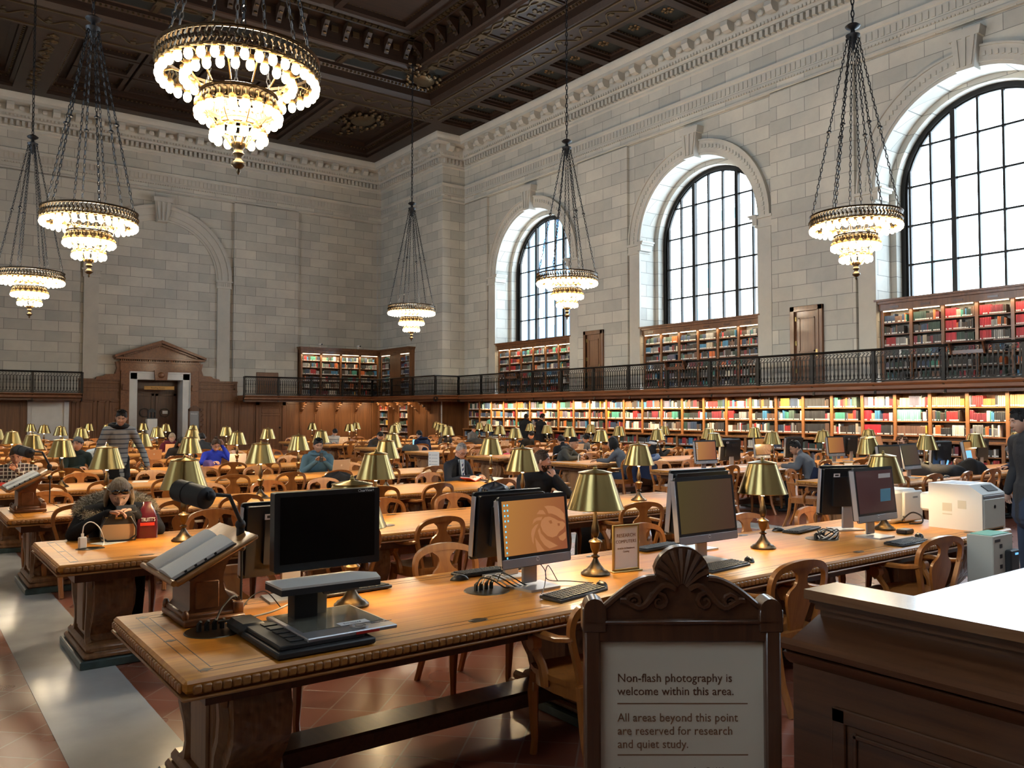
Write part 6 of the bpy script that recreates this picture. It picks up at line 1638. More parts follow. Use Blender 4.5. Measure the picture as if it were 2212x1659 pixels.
m = MB(); m.rng(-.183, .187, -.0068, -.006, .9325, .9355); m.rng(-.183, .187, -.0068, -.006, .789, .792); m.build('rule_lines', M_ink2, pl, 0)
# ================================================================ SERVICE DESK (right foreground)
DZ = 1.10; r = empty('service_desk', (2.75, 1.87, 0)); tag(r, 'dark walnut service desk with a polished top in the right foreground', 'desk')
m = MB(); m.prism([(0, 0), (.215, 0), (.215, -.305), (3.2, -.305), (3.2, -3.4), (0, -3.4)], DZ-.035, DZ, 'z'); m.build('desk_top', M_ctop, r, 30)
m = MB()
m.prism([(.02, -.01), (.205, -.01), (.205, -.315), (3.2, -.315), (3.2, -3.4), (.02, -3.4)], DZ-.05, DZ-.034, 'z')
m.prism([(.04, -.02), (.195, -.02), (.195, -.325), (3.2, -.325), (3.2, -3.4), (.04, -3.4)], DZ-.075, DZ-.049, 'z')
m.prism([(.06, -.03), (.185, -.03), (.185, -.33), (3.2, -.33), (3.2, -3.4), (.06, -3.4)], .92, DZ-.074, 'z')
m.build('upper_moulding', M_dark, r, 30)
m = MB()   # lower carcass with a moulded ledge
m.prism([(.06, 1.0), (-.13, .93), (-.13, .905), (-.10, .885), (-.10, .0), (.4, 0), (.4, 1.0)], -3.4, -.02, 'y')
m.prism([(-.155, .93), (-.13, .945), (-.10, .93), (-.10, .90), (-.15, .91)], -3.4, .0, 'y'); m.prism([(-.14, .895), (-.10, .905), (-.10, .85), (-.125, .87)], -3.4, -.005, 'y')
for z0, z1, y0, y1 in ((.10, .74, -1.0, -.18), (.10, .74, -2.0, -1.15)):
    for a in ((y0, y1, z1-.05, z1), (y0, y1, z0, z0+.05), (y0, y0+.05, z0, z1), (y1-.05, y1, z0, z1)): m.rng(-.112, -.10, a[0], a[1], a[2], a[3], 0, .004)
    for a in ((y0+.07, y1-.07, z1-.09, z1-.075), (y1-.09, y1-.075, z0+.07, z1-.07)): m.rng(-.108, -.10, a[0], a[1], a[2], a[3], 0, .003)
m.build('carcass', M_dark, r, 30)
m = MB(); m.sphere((0, 0, .03), (.05, .03, .035), 14, 8); q = m.build('computer_mouse', M_black, loc=(3.18, 1.22, DZ)); tag(q, 'black rounded object on the service desk at the right edge', 'mouse')
# small notice stand and literature by the main doorway
r = empty('notice_stand', (10.25, 36.3, 0)); tag(r, 'small dark carved notice stand beside the main doorway', 'sign')
m = MB(); m.rng(-.25, -.19, -.03, .03, 0, 1.9); m.rng(.19, .25, -.03, .03, 0, 1.9); m.rng(-.25, .25, -.03, .03, 1.82, 1.9); m.prism([(-.25, 1.9), (.25, 1.9), (.08, 2.05), (-.08, 2.05)], -.03, .03, 'y'); m.rng(-.25, .25, -.03, .03, 1.0, 1.06); m.build('frame', M_darkv, r)
m = MB(); m.rng(-.19, .19, -.01, .0, 1.06, 1.82); pb_ = m.build('notice_board', M_grey, r, 0); text('Welcome', .07, (-.15, -.011, 1.68), (PI/2, 0, 0), M_whiteink, pb_)
r = empty('white_cabinet', (8.62, 36.6, 0)); tag(r, 'small white cabinet just inside the left jamb of the doorway', 'cabinet')
m = MB(); m.rng(-.20, .20, -.15, .15, 0, 1.5, 0, .01); m.build('cabinet_body', M_white, r)
r = empty('lantern', (8.62, 36.6, 1.5)); tag(r, 'dark lantern shaped clock on the white cabinet by the doorway', 'clock')
m = MB(); m.rng(-.15, .15, -.1, .1, 0, .05); m.rng(-.15, .15, -.1, .1, .27, .32); m.prism([(-.16, .32), (.16, .32), (.03, .42), (-.03, .42)], -.1, .1, 'y')
for sx in (-.13, 0, .13): m.rng(sx-.015, sx+.015, -.09, .09, .05, .27)
m.build('case', M_blackm, r)
# ================================================================ PEOPLE
def cloth(name, col, rough=.85, bump=.4, bs=35, vary=.12): return mat(name, col, rough, bump=bump, bscale=bs, spec=.2)
C_black = cloth('black_cloth', (.012, .012, .014)); C_navy = cloth('navy_cloth', (.012, .018, .045)); C_char = cloth('charcoal_cloth', (.035, .036, .04)); C_teal = cloth('teal_marl', (.07, .13, .17), vary=.3)
C_grey = cloth('grey_wool', (.11, .12, .14)); C_blue = cloth('cobalt_cloth', (.02, .04, .42)); C_maroon = cloth('maroon_cloth', (.10, .012, .02)); C_olive = cloth('olive_parka', (.06, .062, .058)); C_jean = cloth('dark_denim', (.03, .045, .08))
C_green = cloth('dark_green_black', (.012, .022, .022)); C_ltblue = cloth('pale_blue_shirt', (.30, .40, .52)); C_wht = cloth('white_shirt', (.6, .6, .62)); C_suit = cloth('navy_suit', (.010, .013, .022), .75)
C_stripe = striped('black_white_stripes', (.01, .01, .012), (.6, .6, .6), 9, thick=.55); C_stripe.node_tree.nodes['Principled BSDF'].inputs['Roughness'].default_value = .9
C_knit = striped('patterned_grey_knit', (.05, .065, .09), (.24, .26, .27), 4.2, thick=.14, dist=.25)
def plaid():
    m, t, b = nt('plaid_shirt'); tc = t.nodes.new('ShaderNodeTexCoord'); ck = t.nodes.new('ShaderNodeTexBrick'); mp = t.nodes.new('ShaderNodeMapping'); mp.inputs['Rotation'].default_value = (R(90), 0, 0); L(t, tc.outputs['Object'], mp.inputs[0]); L(t, mp.outputs[0], ck.inputs['Vector'])
    ck.offset = 0; ck.inputs['Scale'].default_value = 1; ck.inputs['Brick Width'].default_value = .05; ck.inputs['Row Height'].default_value = .05; ck.inputs['Mortar Size'].default_value = .006
    ck.inputs['Color1'].default_value = (.02, .02, .02, 1); ck.inputs['Color2'].default_value = (.06, .03, .03, 1); ck.inputs['Mortar'].default_value = (.45, .42, .38, 1); L(t, ck.outputs[0], b.inputs['Base Color']); b.inputs['Roughness'].default_value = .9; return m
C_plaid = plaid()
def hairm(name, col): return mat(name, col, .6, bump=1.0, bscale=70, stretch=(1, 1, .15), spec=.25, vary=.25, vscale=40)
H_black = hairm('black_hair', (.012, .010, .009)); H_brown = hairm('brown_hair', (.05, .028, .015)); H_grey = hairm('grey_hair', (.26, .25, .25)); H_blond = hairm('ash_blond_hair', (.30, .22, .14)); H_curl = hairm('curly_brown_hair', (.10, .05, .025)); H_beard = hairm('dark_beard', (.04, .02, .013))
C_beanie = cloth('grey_beanie', (.13, .14, .15), bump=.8, bs=60)
def tri(v, a, b, c):
    if v <= a or v >= c: return 0.0
    return (v-a)/(b-a) if v < b else (c-v)/(c-b)
def head_pt(u, v):
    """unit head: u around (0 = nose side, +y), v bottom to top; returns local coordinates in metres, chin at z=-.115, crown at .115"""
    th = PI*(v-.5); ph = 2*PI*u                     # ph 0 -> +y (face)
    cx, cyy, cz = math.cos(th)*math.sin(ph), math.cos(th)*math.cos(ph), math.sin(th)
    w_ = math.cos(th)**(-.16) if cz > 0 and math.cos(th) > .02 else 1.0
    z = cz*.118; x = cx*.077*min(w_, 1.5); y = min(w_, 1.5)*cyy*(.100 if cyy < 0 else .092)
    if z < 0:
        k = min(1, -z/.118); x *= 1-.30*k**1.3; y = y*(1-.12*k)+(.018*k if cyy > 0 else .03*k)   # jaw narrows; neck side pulled in
    front = max(0, math.cos(ph)); 
    if cyy > 0:
        y -= .010*math.exp(-((z-.012)/.016)**2)*math.exp(-((abs(x)-.032)/.016)**2)               # eye sockets
        y += .006*math.exp(-((z-.034)/.010)**2)*math.exp(-(x/.045)**2)                            # brow
        n_ = math.exp(-(x/.011)**2); y += n_*(.024*tri(z, -.040, -.022, .028) if z < .028 else 0)  # nose
        y += .005*math.exp(-((z+.058)/.008)**2)*math.exp(-(x/.022)**2)                            # lips
        y -= .005*math.exp(-((z+.046)/.006)**2)*math.exp(-(x/.02)**2)
        y += .008*math.exp(-((z+.092)/.014)**2)*math.exp(-(x/.02)**2)                             # chin
        y += .004*math.exp(-((z+.012)/.02)**2)*math.exp(-((abs(x)-.044)/.016)**2)                 # cheeks
    return x, y, z
def add_head(m, T, hi=True):
    """skin 0, eye white, pupil, lip, brow use the given slots"""
    o = m.M.copy(); m.M = o @ T
    nu, nv = (56, 44) if hi else (28, 22)
    m.grid(lambda u, v: head_pt(u, min(max(v, .002), .998)), nu, nv, 0, closeu=True)
    for sx in (-1, 1):
        m.sphere((sx*.031, .0735, .011), (.0125, .010, .0062), 10, 7, 2); m.sphere((sx*.031, .0815, .0105), (.0052, .003, .0052), 8, 5, 3)
        m.sphere((sx*.031, .0745, .0175), (.0145, .0105, .0065), 10, 6, 0); m.sphere((sx*.031, .0735, .004), (.0135, .010, .004), 10, 6, 0)
        m.tube([(sx*.017, .084, .022), (sx*.031, .086, .024), (sx*.046, .079, .019)], [.002, .0028, .002], 5, 0)   # lid
        m.tube([(sx*.014, .090, .034), (sx*.030, .091, .038), (sx*.050, .079, .032)], [.0028, .0036, .002], 5, 5)    # brow
        m.sphere((sx*.078, -.004, .0), (.008, .019, .031), 8, 7, 0); m.sphere((sx*.086, .0, .002), (.005, .012, .022), 8, 6, 0)   # ear
    m.tube([(-.024, .087, -.060), (-.010, .093, -.057), (0, .0945, -.058), (.010, .093, -.057), (.024, .087, -.060)], [.002, .0036, .003, .0036, .002], 6, 4)
    m.tube([(-.018, .089, -.065), (0, .0935, -.067), (.018, .089, -.065)], [.002, .004, .002], 6, 4)
    m.tube([(-.010, .097, -.037), (0, .101, -.035), (.010, .097, -.037)], [.0045, .005, .0045], 6, 0)
    m.M = o
def add_hand(m, wrist, direc, palmn, curl, side, mat=0, s=1.0, spread=1.0, thumb=1.0):
    """five fingered hand; direc = towards fingertips, palmn = palm normal, curl 0..1"""
    D = Vector(direc).normalized(); N = Vector(palmn); N = (N-D*N.dot(D)).normalized(); S = D.cross(N)*side; W = Vector(wrist)
    m.tube([W-D*.03, W, W+D*.03*s, W+D*.06*s, W+D*.088*s], [.024*s, .024*s, .032*s, .040*s, .036*s], 10, mat, flat=.5, up=tuple(N))
    fl = [.072, .080, .074, .058]; off = [-.030, -.010, .011, .030]
    for i in range(4):
        b = W+D*(.082-.004*abs(i-1))*s-S*off[i]*s*-1*spread if False else W+D*(.080-.004*abs(i-1.3))*s+S*off[i]*s*spread
        a = 0; p = b.copy(); pts = [p.copy()]; L_ = fl[i]*s
        for j, f in enumerate((.45, .30, .25)):
            a += curl*(R(42)+i*R(3)); d = D*math.cos(a)+N*math.sin(a); p = p+d*L_*f; pts.append(p.copy())
        m.tube([b-D*.02*s]+pts, [.0085*s, .009*s, .0085*s, .008*s, .006*s], 7, mat)
    t0 = W+D*.022*s-S*.024*s; td = (D*.75-S*.75+N*.35*thumb).normalized(); t1 = t0+td*.035*s; t2 = t1+(D*.95-S*.25+N*.5*thumb).normalized()*.030*s; t3 = t2+(D*.9+N*.5*thumb).normalized()*.022*s
    m.tube([t0-td*.01, t0, t1, t2, t3], [.013*s, .013*s, .011*s, .0095*s, .007*s], 7, mat)
def V(*a): return Vector(a)
def fuse(limbs, voxel):
    """union of tapered tubes -> one continuous skin"""
    m = MB()
    for pts, rad, fl, up in limbs:
        m.tube(pts, rad, 14, 0, flat=fl, up=up); 
        for p, r_ in zip(pts, rad):
            pass
        m.sphere(tuple(pts[0]), (rad[0]*.98,)*3 if fl > .85 else (rad[0]*.9, rad[0]*fl*.95, rad[0]*.6), 12, 8); m.sphere(tuple(pts[-1]), (rad[-1]*.98,)*3 if fl > .85 else (rad[-1]*.9, rad[-1]*fl*.95, rad[-1]*.5), 12, 8)
    me = m.mesh('tmp', [M_black], 0); o = bpy.data.objects.new('tmp', me); TS.collection.objects.link(o)
    md = o.modifiers.new('r', 'REMESH'); md.mode = 'VOXEL'; md.voxel_size = voxel; s = o.modifiers.new('s', 'SMOOTH'); s.iterations = 4; s.factor = .5
    TS.view_layers[0].update(); e = o.evaluated_get(TS.view_layers[0].depsgraph); me2 = e.to_mesh()
    vs = [tuple(v.co) for v in me2.vertices]; fs = [tuple(p.vertices) for p in me2.polygons]; e.to_mesh_clear()
    bpy.data.objects.remove(o); bpy.data.meshes.remove(me); return vs, fs
def segdist(p, a, b):
    ab = b-a; t = max(0, min(1, (p-a).dot(ab)/max(ab.length_squared, 1e-9))); return (p-(a+ab*t)).length
def person(label, x, y, face, seated=True, lean=0.15, top=None, pants=None, skin=None, hair=None, hstyle='short', hturn=0, hpitch=15, hroll=0, arms=None, hi=False, h=1.0, bulk=1.0, long=1.0, z0=None, side=0.0, curls=(.5, .5), beard=None, glasses=False, hood=None, shoes=None, hat=None, sleeve='long', shift=(0, 0)):
    """face = world angle in degrees of the viewing direction (0 = +y), arms = ((elbow, wrist, finger dir, palm), ...) local, +y forward, +x the right-hand side seen from above"""
    top = top or C_black; pants = pants or C_black; skin = skin or M_skin; hair = hair or H_black
    root = empty('person', (x, y, 0), -R(face)); tag(root, label, 'person')
    hz = .53 if seated else .93*h
    if z0: hz = z0
    hip = V(shift[0], shift[1], hz); ld = V(side, math.sin(lean), math.cos(lean)).normalized()
    waist = hip+ld*.16*h; chest = hip+ld*.36*h; neckb = hip+(ld*.93+V(0, .10, 0)*.5).normalized()*.505*h
    hc_dir = V(side*.6, math.sin(min(lean+.35, 1.1)), math.cos(min(lean+.35, 1.1))).normalized()
    headc = neckb+hc_dir*.175
    sh = [neckb+V(sx*.175*bulk, 0, 0)-ld*.055 for sx in (-1, 1)]
    limbs = [([hip-ld*.06, waist, chest, neckb-ld*.05], [.155*bulk, .145*bulk, .175*bulk, .135*bulk], .68, (0, 1, 0)),
             ([sh[0], neckb-ld*.03, sh[1]], [.062*bulk, .075*bulk, .062*bulk], 1, (0, 0, 1)),
             ([neckb-ld*.03, neckb+hc_dir*.05, headc-hc_dir*.04+V(0, -.02, 0)], [.060, .055, .055], 1, (0, 1, 0))]
    zones = [(hip, neckb, 1), (sh[0], sh[1], 1), (neckb+hc_dir*.055, headc, 0)]
    if arms is None: arms = ((V(-.26, .16, hz+.16), V(-.10, .38, .80), V(.5, .9, 0), V(0, 0, -1)), (V(.26, .16, hz+.16), V(.10, .38, .80), V(-.5, .9, 0), V(0, 0, -1)))
    hands = []
    for i, (el, wr, fd, pn) in enumerate(arms):
        el, wr = Vector(el), Vector(wr)
        limbs.append(([sh[i], sh[i].lerp(el, .5), el], [.066*bulk, .056*bulk, .048*bulk], 1, (0, 1, 0))); limbs.append(([el, el.lerp(wr, .45), wr], [.048*bulk, .046*bulk, .034*bulk], 1, (0, 1, 0)))
        zones.append((sh[i], el, 1)); zones.append((el, wr, 1 if sleeve == 'long' else 0)); hands.append((wr, fd, pn, -1 if i == 0 else 1))
    if seated:
        for sx in (-1, 1):
            hp = hip+V(sx*.09, .02, -.02); kn = V(hip.x+sx*.13, hip.y+.44, .50); an = V(hip.x+sx*.13, hip.y+.42, .09)
            limbs.append(([hp, hp.lerp(kn, .5), kn], [.092*bulk, .080, .062], 1, (0, 0, 1))); limbs.append(([kn, kn.lerp(an, .4), an], [.060, .056, .040], 1, (0, 1, 0)))
            limbs.append(([an+V(0, -.03, -.05), an+V(0, .09, -.06), an+V(0, .17, -.068)], [.042, .042, .034], .8, (0, 0, 1))); zones += [(hp, kn, 6), (kn, an, 6), (an+V(0, .0, -.05), an+V(0, .17, -.06), 7)]
    else:
        for sx in (-1, 1):
            hp = hip+V(sx*.085, 0, 0); kn = V(hip.x+sx*.10, hip.y*.6+.02+sx*.03, .49*h); an = V(sx*.11, sx*.04, .09)
            limbs.append(([hp, hp.lerp(kn, .5), kn], [.096*bulk, .082, .062], 1, (0, 1, 0))); limbs.append(([kn, kn.lerp(an, .35), an], [.060, .058, .042], 1, (0, 1, 0)))
            limbs.append(([an+V(0, -.03, -.05), an+V(0, .09, -.06), an+V(0, .17, -.068)], [.042, .042, .034], .8, (0, 0, 1))); zones += [(hp, kn, 6), (kn, an, 6), (an+V(0, .0, -.05), an+V(0, .17, -.06), 7)]
        if long > 1: limbs.append(([hip+V(0, 0, .05), hip-V(0, 0, .25*long)], [.165*bulk, .19*bulk], .75, (0, 1, 0))); zones.append((hip+V(0, 0, .05), hip-V(0, 0, .25*long), 1))
    vs, fs = fuse(limbs, .013 if hi else .02)
    m = MB(); cen = []
    groups = {}
    for f in fs:
        c = Vector((0, 0, 0))
        for i in f: c += Vector(vs[i])
        c /= len(f); best = min(zones, key=lambda zz: segdist(c, zz[0], zz[1])-(.05 if zz[2] == 1 and zz[0] is hip else 0))
        groups.setdefault(best[2], []).append(f)
    m.v = list(vs)
    for k, l in groups.items():
        for f in l: m.f.append(list(f)); m.mi.append(k)
    T = Matrix.Translation(headc) @ Matrix.Rotation(-R(hturn), 4, 'Z') @ Matrix.Rotation(R(hroll), 4, 'Y') @ Matrix.Rotation(-R(hpitch), 4, 'X')
    add_head(m, T, hi)
    for i, (wr, fd, pn, sd) in enumerate(hands): add_hand(m, wr, fd, pn, curls[i], sd, 0)
    body = m.mesh('person_body', [skin, top, M_eye, M_pupil, M_lip, hair if beard is None else beard, pants, shoes or M_blackm], 60)
    b = link('body', body, root)
    # hair -------------------------------------------------
    hm = MB(); rh = random.Random(len(label)+int(x*10)); hm.M = T.copy()
    def cap(low_back, low_front, sc, jag=.004, n=36, nv=16, top_=.0):
        def f(u, v):
            ph = 2*PI*u; lo = low_front+(low_back-low_front)*(.5-.5*math.cos(ph))**.8
            lo += .005*math.sin(ph*11)+.003*math.sin(ph*23+1); z = lo+(.118-lo)*v; vv = math.asin(max(-1, min(1, z/.118)))/PI+.5; px_, py_, pz_ = head_pt(u, min(max(vv, .01), .995))
            s_ = sc+rh.uniform(-1, 1)*jag*8; return px_*s_, (py_ if py_ < .088 else .088)*s_-.002, pz_*s_+(.004+top_)*math.sin(PI/2*v)
        hm.grid(f, n, nv, 0, closeu=True)
    if hi and not hat and hstyle in ('short', 'tall', 'thin'):
        for k in range(260 if hstyle != 'thin' else 90):
            u = rh.random(); v = rh.uniform(.70, .99); v = max(v, .80 if abs(.5-u) > .3 else .62); p_ = Vector(head_pt(u, v)); n_ = p_.normalized(); d_ = (n_*.5+V(rh.uniform(-.5, .5), .5, rh.uniform(.1, .6))).normalized()
            q_ = p_*1.05+V(0, 0, .004); ln_ = (.030 if hstyle == 'tall' else .016)*rh.uniform(.6, 1.2); hm.tube([tuple(q_), tuple(q_+d_*ln_*.5), tuple(q_+d_*ln_+V(0, .3*ln_, -.15*ln_))], [.006, .0055, .0015], 4)
    if hstyle == 'short': cap(-.055, .062, 1.07, .002)
    elif hstyle == 'tall': cap(-.05, .066, 1.07, .0025, top_=.016)
    elif hstyle == 'thin': cap(-.05, .085, 1.045, .001)
    elif hstyle in ('bob', 'long', 'pony', 'bun'):
        cap(-.07, .070, 1.10, .002)
        if hstyle == 'bob':
            for k in range(22):
                a = R(60+k*240/21); px_, py_ = .090*math.sin(a), .100*math.cos(a); hm.tube([(px_*.9, py_*.9, .05), (px_*1.05, py_*1.02, -.02), (px_*1.0, py_*1.0, -.11+rh.uniform(-.01, .01))], [.018, .021, .012], 6)
        if hstyle == 'long':
            for k in range(20):
                a = R(85+k*190/19); px_, py_ = .088*math.sin(a), .098*math.cos(a); hm.tube([(px_*.9, py_*.9, .05), (px_*1.1, py_*1.05, -.05), (px_*1.1, py_*1.1-.01, -.17+rh.uniform(-.03, .03))], [.017, .02, .010], 6)
        if hstyle == 'bun': hm.sphere((0, -.05, .13), (.035, .035, .03), 10, 7)
        if hstyle == 'pony': hm.tube([(0, -.09, .03), (0, -.14, -.02), (0, -.13, -.14)], [.03, .03, .012], 8)
    elif hstyle == 'curly':
        for k in range(150):
            u, v = rh.random(), rh.uniform(.42, 1); 
            if .5-abs(u-.5) < .22 and v < .72: continue
            px_, py_, pz_ = head_pt(u, v); r_ = rh.uniform(.014, .024); s_ = rh.uniform(1.02, 1.22); hm.sphere((px_*s_, py_*s_, pz_*s_+.01), r_, 6, 4)
    if hstyle != 'none' and hm.v: hm.build('hair', hair, root, 60)
    if hstyle == 'afro': pass
    if hat:
        hm = MB(); hm.M = T.copy(); hm.grid(lambda u, v: (lambda p: (p[0]*1.13, min(p[1], .09)*1.13-.004, p[2]*1.13+(.012*v if hat[1] == 'slouch' else .008)))(head_pt(u, .66+.335*v+(.0 if True else 0)-.13*(.5-.5*math.cos(2*PI*u)))), 32, 12, closeu=True)
        hm.grid(lambda u, v: (lambda p: (p[0]*(1.16), min(p[1], .09)*1.16-.004, p[2]*1.13+.01))(head_pt(u, .64+.07*v-.13*(.5-.5*math.cos(2*PI*u)))), 32, 3, closeu=True)
        hm.build('beanie', hat[0], root, 60)
    if beard is not None:
        hm = MB(); hm.M = T.copy()
        for k in range(260):
            u = rh.uniform(-.27, .27); z = rh.uniform(-.118, -.045)
            if abs(u) < .055 and -.072 < z < -.044: continue
            if abs(u) > .2 and z > .0: continue
            px_, py_, pz_ = head_pt(u % 1.0, math.asin(z/.1181)/PI+.5); hm.sphere((px_*1.02, py_*1.02, pz_), rh.uniform(.005, .009), 5, 4)
        for k in range(9): hm.sphere((-.026+k*.0065, .094-abs(k-4)*.0016, -.049), .005, 5, 4)
        hm.build('beard', beard, root, 60)
    if glasses:
        hm = MB(); hm.M = T.copy()
        for sx in (-1, 1):
            hm.tube([(sx*.031+.022*math.cos(q), .098, .010+.016*math.sin(q)) for q in [2*PI*k/14 for k in range(14)]], .0022, 5, closed=True, up=(0, 1, 0)); hm.tube([(sx*.053, .097, .014), (sx*.078, .05, .014), (sx*.083, -.01, .01)], .002, 5)
        hm.tube([(-.010, .099, .013), (.010, .099, .013)], .002, 5); hm.build('glasses', M_black, root, 60)
    if hood:
        hm = MB(); c0 = neckb-hc_dir*.0; 
        hm.grid(lambda u, v: (neckb.x+(.115+.035*math.cos(2*PI*v))*math.cos(2*PI*u)*bulk, neckb.y-.03+(.095+.035*math.cos(2*PI*v))*math.sin(2*PI*u), neckb.z+.02+.035*math.sin(2*PI*v)-.02*math.sin(2*PI*u)+.03*math.cos(2*PI*u)**2*0), 24, 8, closeu=True); hm.build('collar', hood, root, 60)
    return root, T, neckb, headc, sh
def A(ex, ey, ez, wx, wy, wz, fd=(0, 1, 0), pn=(0, 0, -1)): return (V(ex, ey, ez), V(wx, wy, wz), V(*fd), V(*pn))
# facing helper: far-side readers face -y (180), near-side readers face +y (0)
YFAR = lambda k, d=.20: ty(k)+TW+d
YNEAR = lambda k, d=.20: ty(k)-d
# 1 woman in a fur trimmed hood -----------------------------------------------------------------------
root, T, nb, hc, sh = person('woman in a black coat with a fur-trimmed hood bent over her phone', 1.50, 7.60, 184, lean=.40, top=C_black, pants=C_black, hair=H_blond, hstyle='long', hturn=4, hpitch=34, hi=True, bulk=1.25, skin=M_skin, shift=(0, 0), curls=(.55, .55),
    arms=(A(-.30, .30, .80, -.07, .50, .98, (.9, .25, .05), (0, .6, -.8)), A(.32, .30, .80, .10, .52, .97, (-.9, .3, .1), (0, .6, -.8))))
rf = random.Random(8); hm = MB(); tufts = []
base = nb+V(0, -.02, .0)
for k in range(11000):
    a = rf.uniform(0, 2*PI); rr_ = .055; b2 = rf.uniform(0, 2*PI)
    cx_, cy2 = .25*math.cos(a), .15*math.sin(a)-.03
    c = base+V(cx_, cy2, -.03+.10*max(0, -math.sin(a))-.06*max(0, math.sin(a)))
    c = c+V(rr_*math.cos(b2)*math.cos(a), rr_*math.cos(b2)*math.sin(a), rr_*math.sin(b2)); d = V(math.cos(a)*.6+rf.uniform(-.6, .6), math.sin(a)*.6+rf.uniform(-.6, .6), rf.uniform(-.2, .9)).normalized()*rf.uniform(.02, .05)
    s_ = d.cross(V(rf.uniform(-1, 1), rf.uniform(-1, 1), rf.uniform(-1, 1))).normalized()*.0028
    hm.add([tuple(c-s_), tuple(c+s_), tuple(c+d+V(0, 0, -.01))], [(0, 1, 2)], rf.choice((0, 0, 1, 2)))
hm.grid(lambda u, v: tuple(base+V((.25+.055*math.cos(2*PI*v))*math.cos(2*PI*u), (.15+.055*math.cos(2*PI*v))*math.sin(2*PI*u)-.03, -.03+.10*max(0, -math.sin(2*PI*u))-.06*max(0, math.sin(2*PI*u))+.045*math.sin(2*PI*v))), 30, 8, 1, closeu=True)
hm.build('fur_trim', [mat('fur_pale', (.50, .43, .33), .9), mat('fur_mid', (.34, .27, .18), .9), mat('fur_dark', (.15, .11, .07), .9)], root, 0)
hm = MB(); hm.M = T @ Matrix.Translation((0, .012, .062)) @ Matrix.Rotation(R(18), 4, 'X')
for sx in (-1, 1): hm.sphere((sx*.034, .092, 0), (.031, .010, .022), 12, 8); hm.tube([(sx*.062, .085, .004), (sx*.088, .02, 0), (sx*.085, -.04, -.005)], .004, 5)
hm.tube([(-.01, .098, .003), (.01, .098, .003)], .004, 5); hm.build('sunglasses', mat('sunglass_lens', (.008, .008, .012), .08, coat=.8), root, 60)
hm = MB()
for k in range(3): hm.sphere(tuple(V(-.20+.028*k, .40+.012*k, .94+.0*k)), (.008, .006, .008), 8, 6)
hm.build('coat_buttons', M_silver, root)
q = empty('phone', (1.49, 7.07, 1.0), R(10)); tag(q, 'black phone held in both hands by the woman in the fur-trimmed hood', 'phone'); m = MB(); m.box((0, 0, 0), (.15, .012, .075), 0, .004, rx=R(-35)); m.build('phone_case', M_black, q); m = MB(); m.box((0, .008, .003), (.13, .002, .062), 0, 0, rx=R(-35)); m.build('screen', S_dim, q, 0)
# 2 standing man in patterned jumper
person('young man standing between the tables in a grey patterned jumper, leaning forward', 2.87, 14.30, 172, seated=False, lean=.34, top=C_knit, pants=C_black, skin=M_skin2, hstyle='tall', hturn=22, hpitch=18, hroll=-6, hi=True, h=1.10, bulk=1.05, side=.10, long=1.15, hood=C_black,
       arms=(A(-.36, .10, 1.12, -.34, .34, .92, (0, .6, -.8), (1, 0, 0)), A(.33, .06, 1.12, .30, .30, .90, (0, .6, -.8), (-1, 0, 0))))
# 3 phone man in the blue hoodie
person('man in a blue-grey zip hoodie looking at his phone behind a silver laptop', 5.97, 13.72, 200, lean=.10, top=C_teal, pants=C_jean, skin=M_skin2, hstyle='tall', hturn=-12, hpitch=12, hi=True, bulk=1.12, hood=C_teal, curls=(.7, .7),
       arms=(A(-.30, .16, .72, -.10, .36, .92, (.5, .3, .8), (.5, .8, -.2)), A(.27, .18, .72, .04, .38, .93, (-.5, .3, .8), (-.5, .8, -.2))))
q = empty('phone', (5.85, 13.28, 1.00), R(20)); tag(q, 'black phone held up by the man in the blue-grey hoodie', 'phone'); m = MB(); m.box((0, 0, 0), (.075, .012, .15), 0, .004); m.build('phone_case', M_black, q); m = MB(); m.box((0, .007, 0), (.065, .001, .13)); m.build('screen', S_dim, q, 0)
# 4 man in a suit
root, T, nb, hc, sh = person('older man in a dark suit and tie reading at the third table', 6.80, 10.66, 165, lean=.14, top=C_suit, pants=C_suit, skin=M_skin, hair=H_grey, hstyle='thin', hturn=22, hpitch=30, hi=True, bulk=1.08, glasses=True, curls=(.5, .5),
       arms=(A(-.27, .16, .74, -.16, .42, .82, (.5, .8, 0), (0, 0, -1)), A(.27, .16, .74, .10, .44, .82, (-.4, .9, 0), (0, 0, -1))))
hm = MB(); hm.grid(lambda u, v: tuple(nb+V((u-.5)*(.15-.11*v), .085+.05*v+.02*math.sin(PI*u), .035-.30*v)), 6, 8); hm.build('shirt_front', C_ltblue, root, 60)
hm = MB(); hm.grid(lambda u, v: tuple(nb+V((u-.5)*(.035+.03*v), .108+.045*v+.01*math.sin(PI*u), .0-.27*v)), 3, 8)
hm.build('tie', striped('striped_tie', (.02, .03, .08), (.35, .38, .48), 12, axis='DIAGONAL', thick=.6), root, 60)
for sx in (-1, 1):
    hm = MB(); hm.grid(lambda u, v: tuple(nb+V(sx*(.055+.02*u*3*(1-v)*v*2+.015*u), .10+.05*v+.005, .03-.30*v)), 3, 8); hm.build('lapel', C_suit, root, 60)
# 5 bearded man in a black jumper
root, T, nb, hc, sh = person('bearded man in a black jumper holding a pen with one hand at his mouth', 6.16, 7.84, 185, lean=.12, top=C_black, pants=C_jean, skin=M_skin, hair=H_brown, hstyle='short', hturn=-48, hpitch=0, hi=True, bulk=1.2, beard=H_beard, curls=(.75, .6),
       arms=(A(-.27, .32, .80, -.11, .27, 1.00, (.30, -.20, .95), (.3, -1, 0)), A(.32, .20, .74, .08, .40, .81, (-.6, .8, 0), (0, 0, -1))))
hm = MB(); hm.tube([(.02, .44, .80), (-.02, .52, .86)], .005, 6); hm.build('pen', M_silver, root)
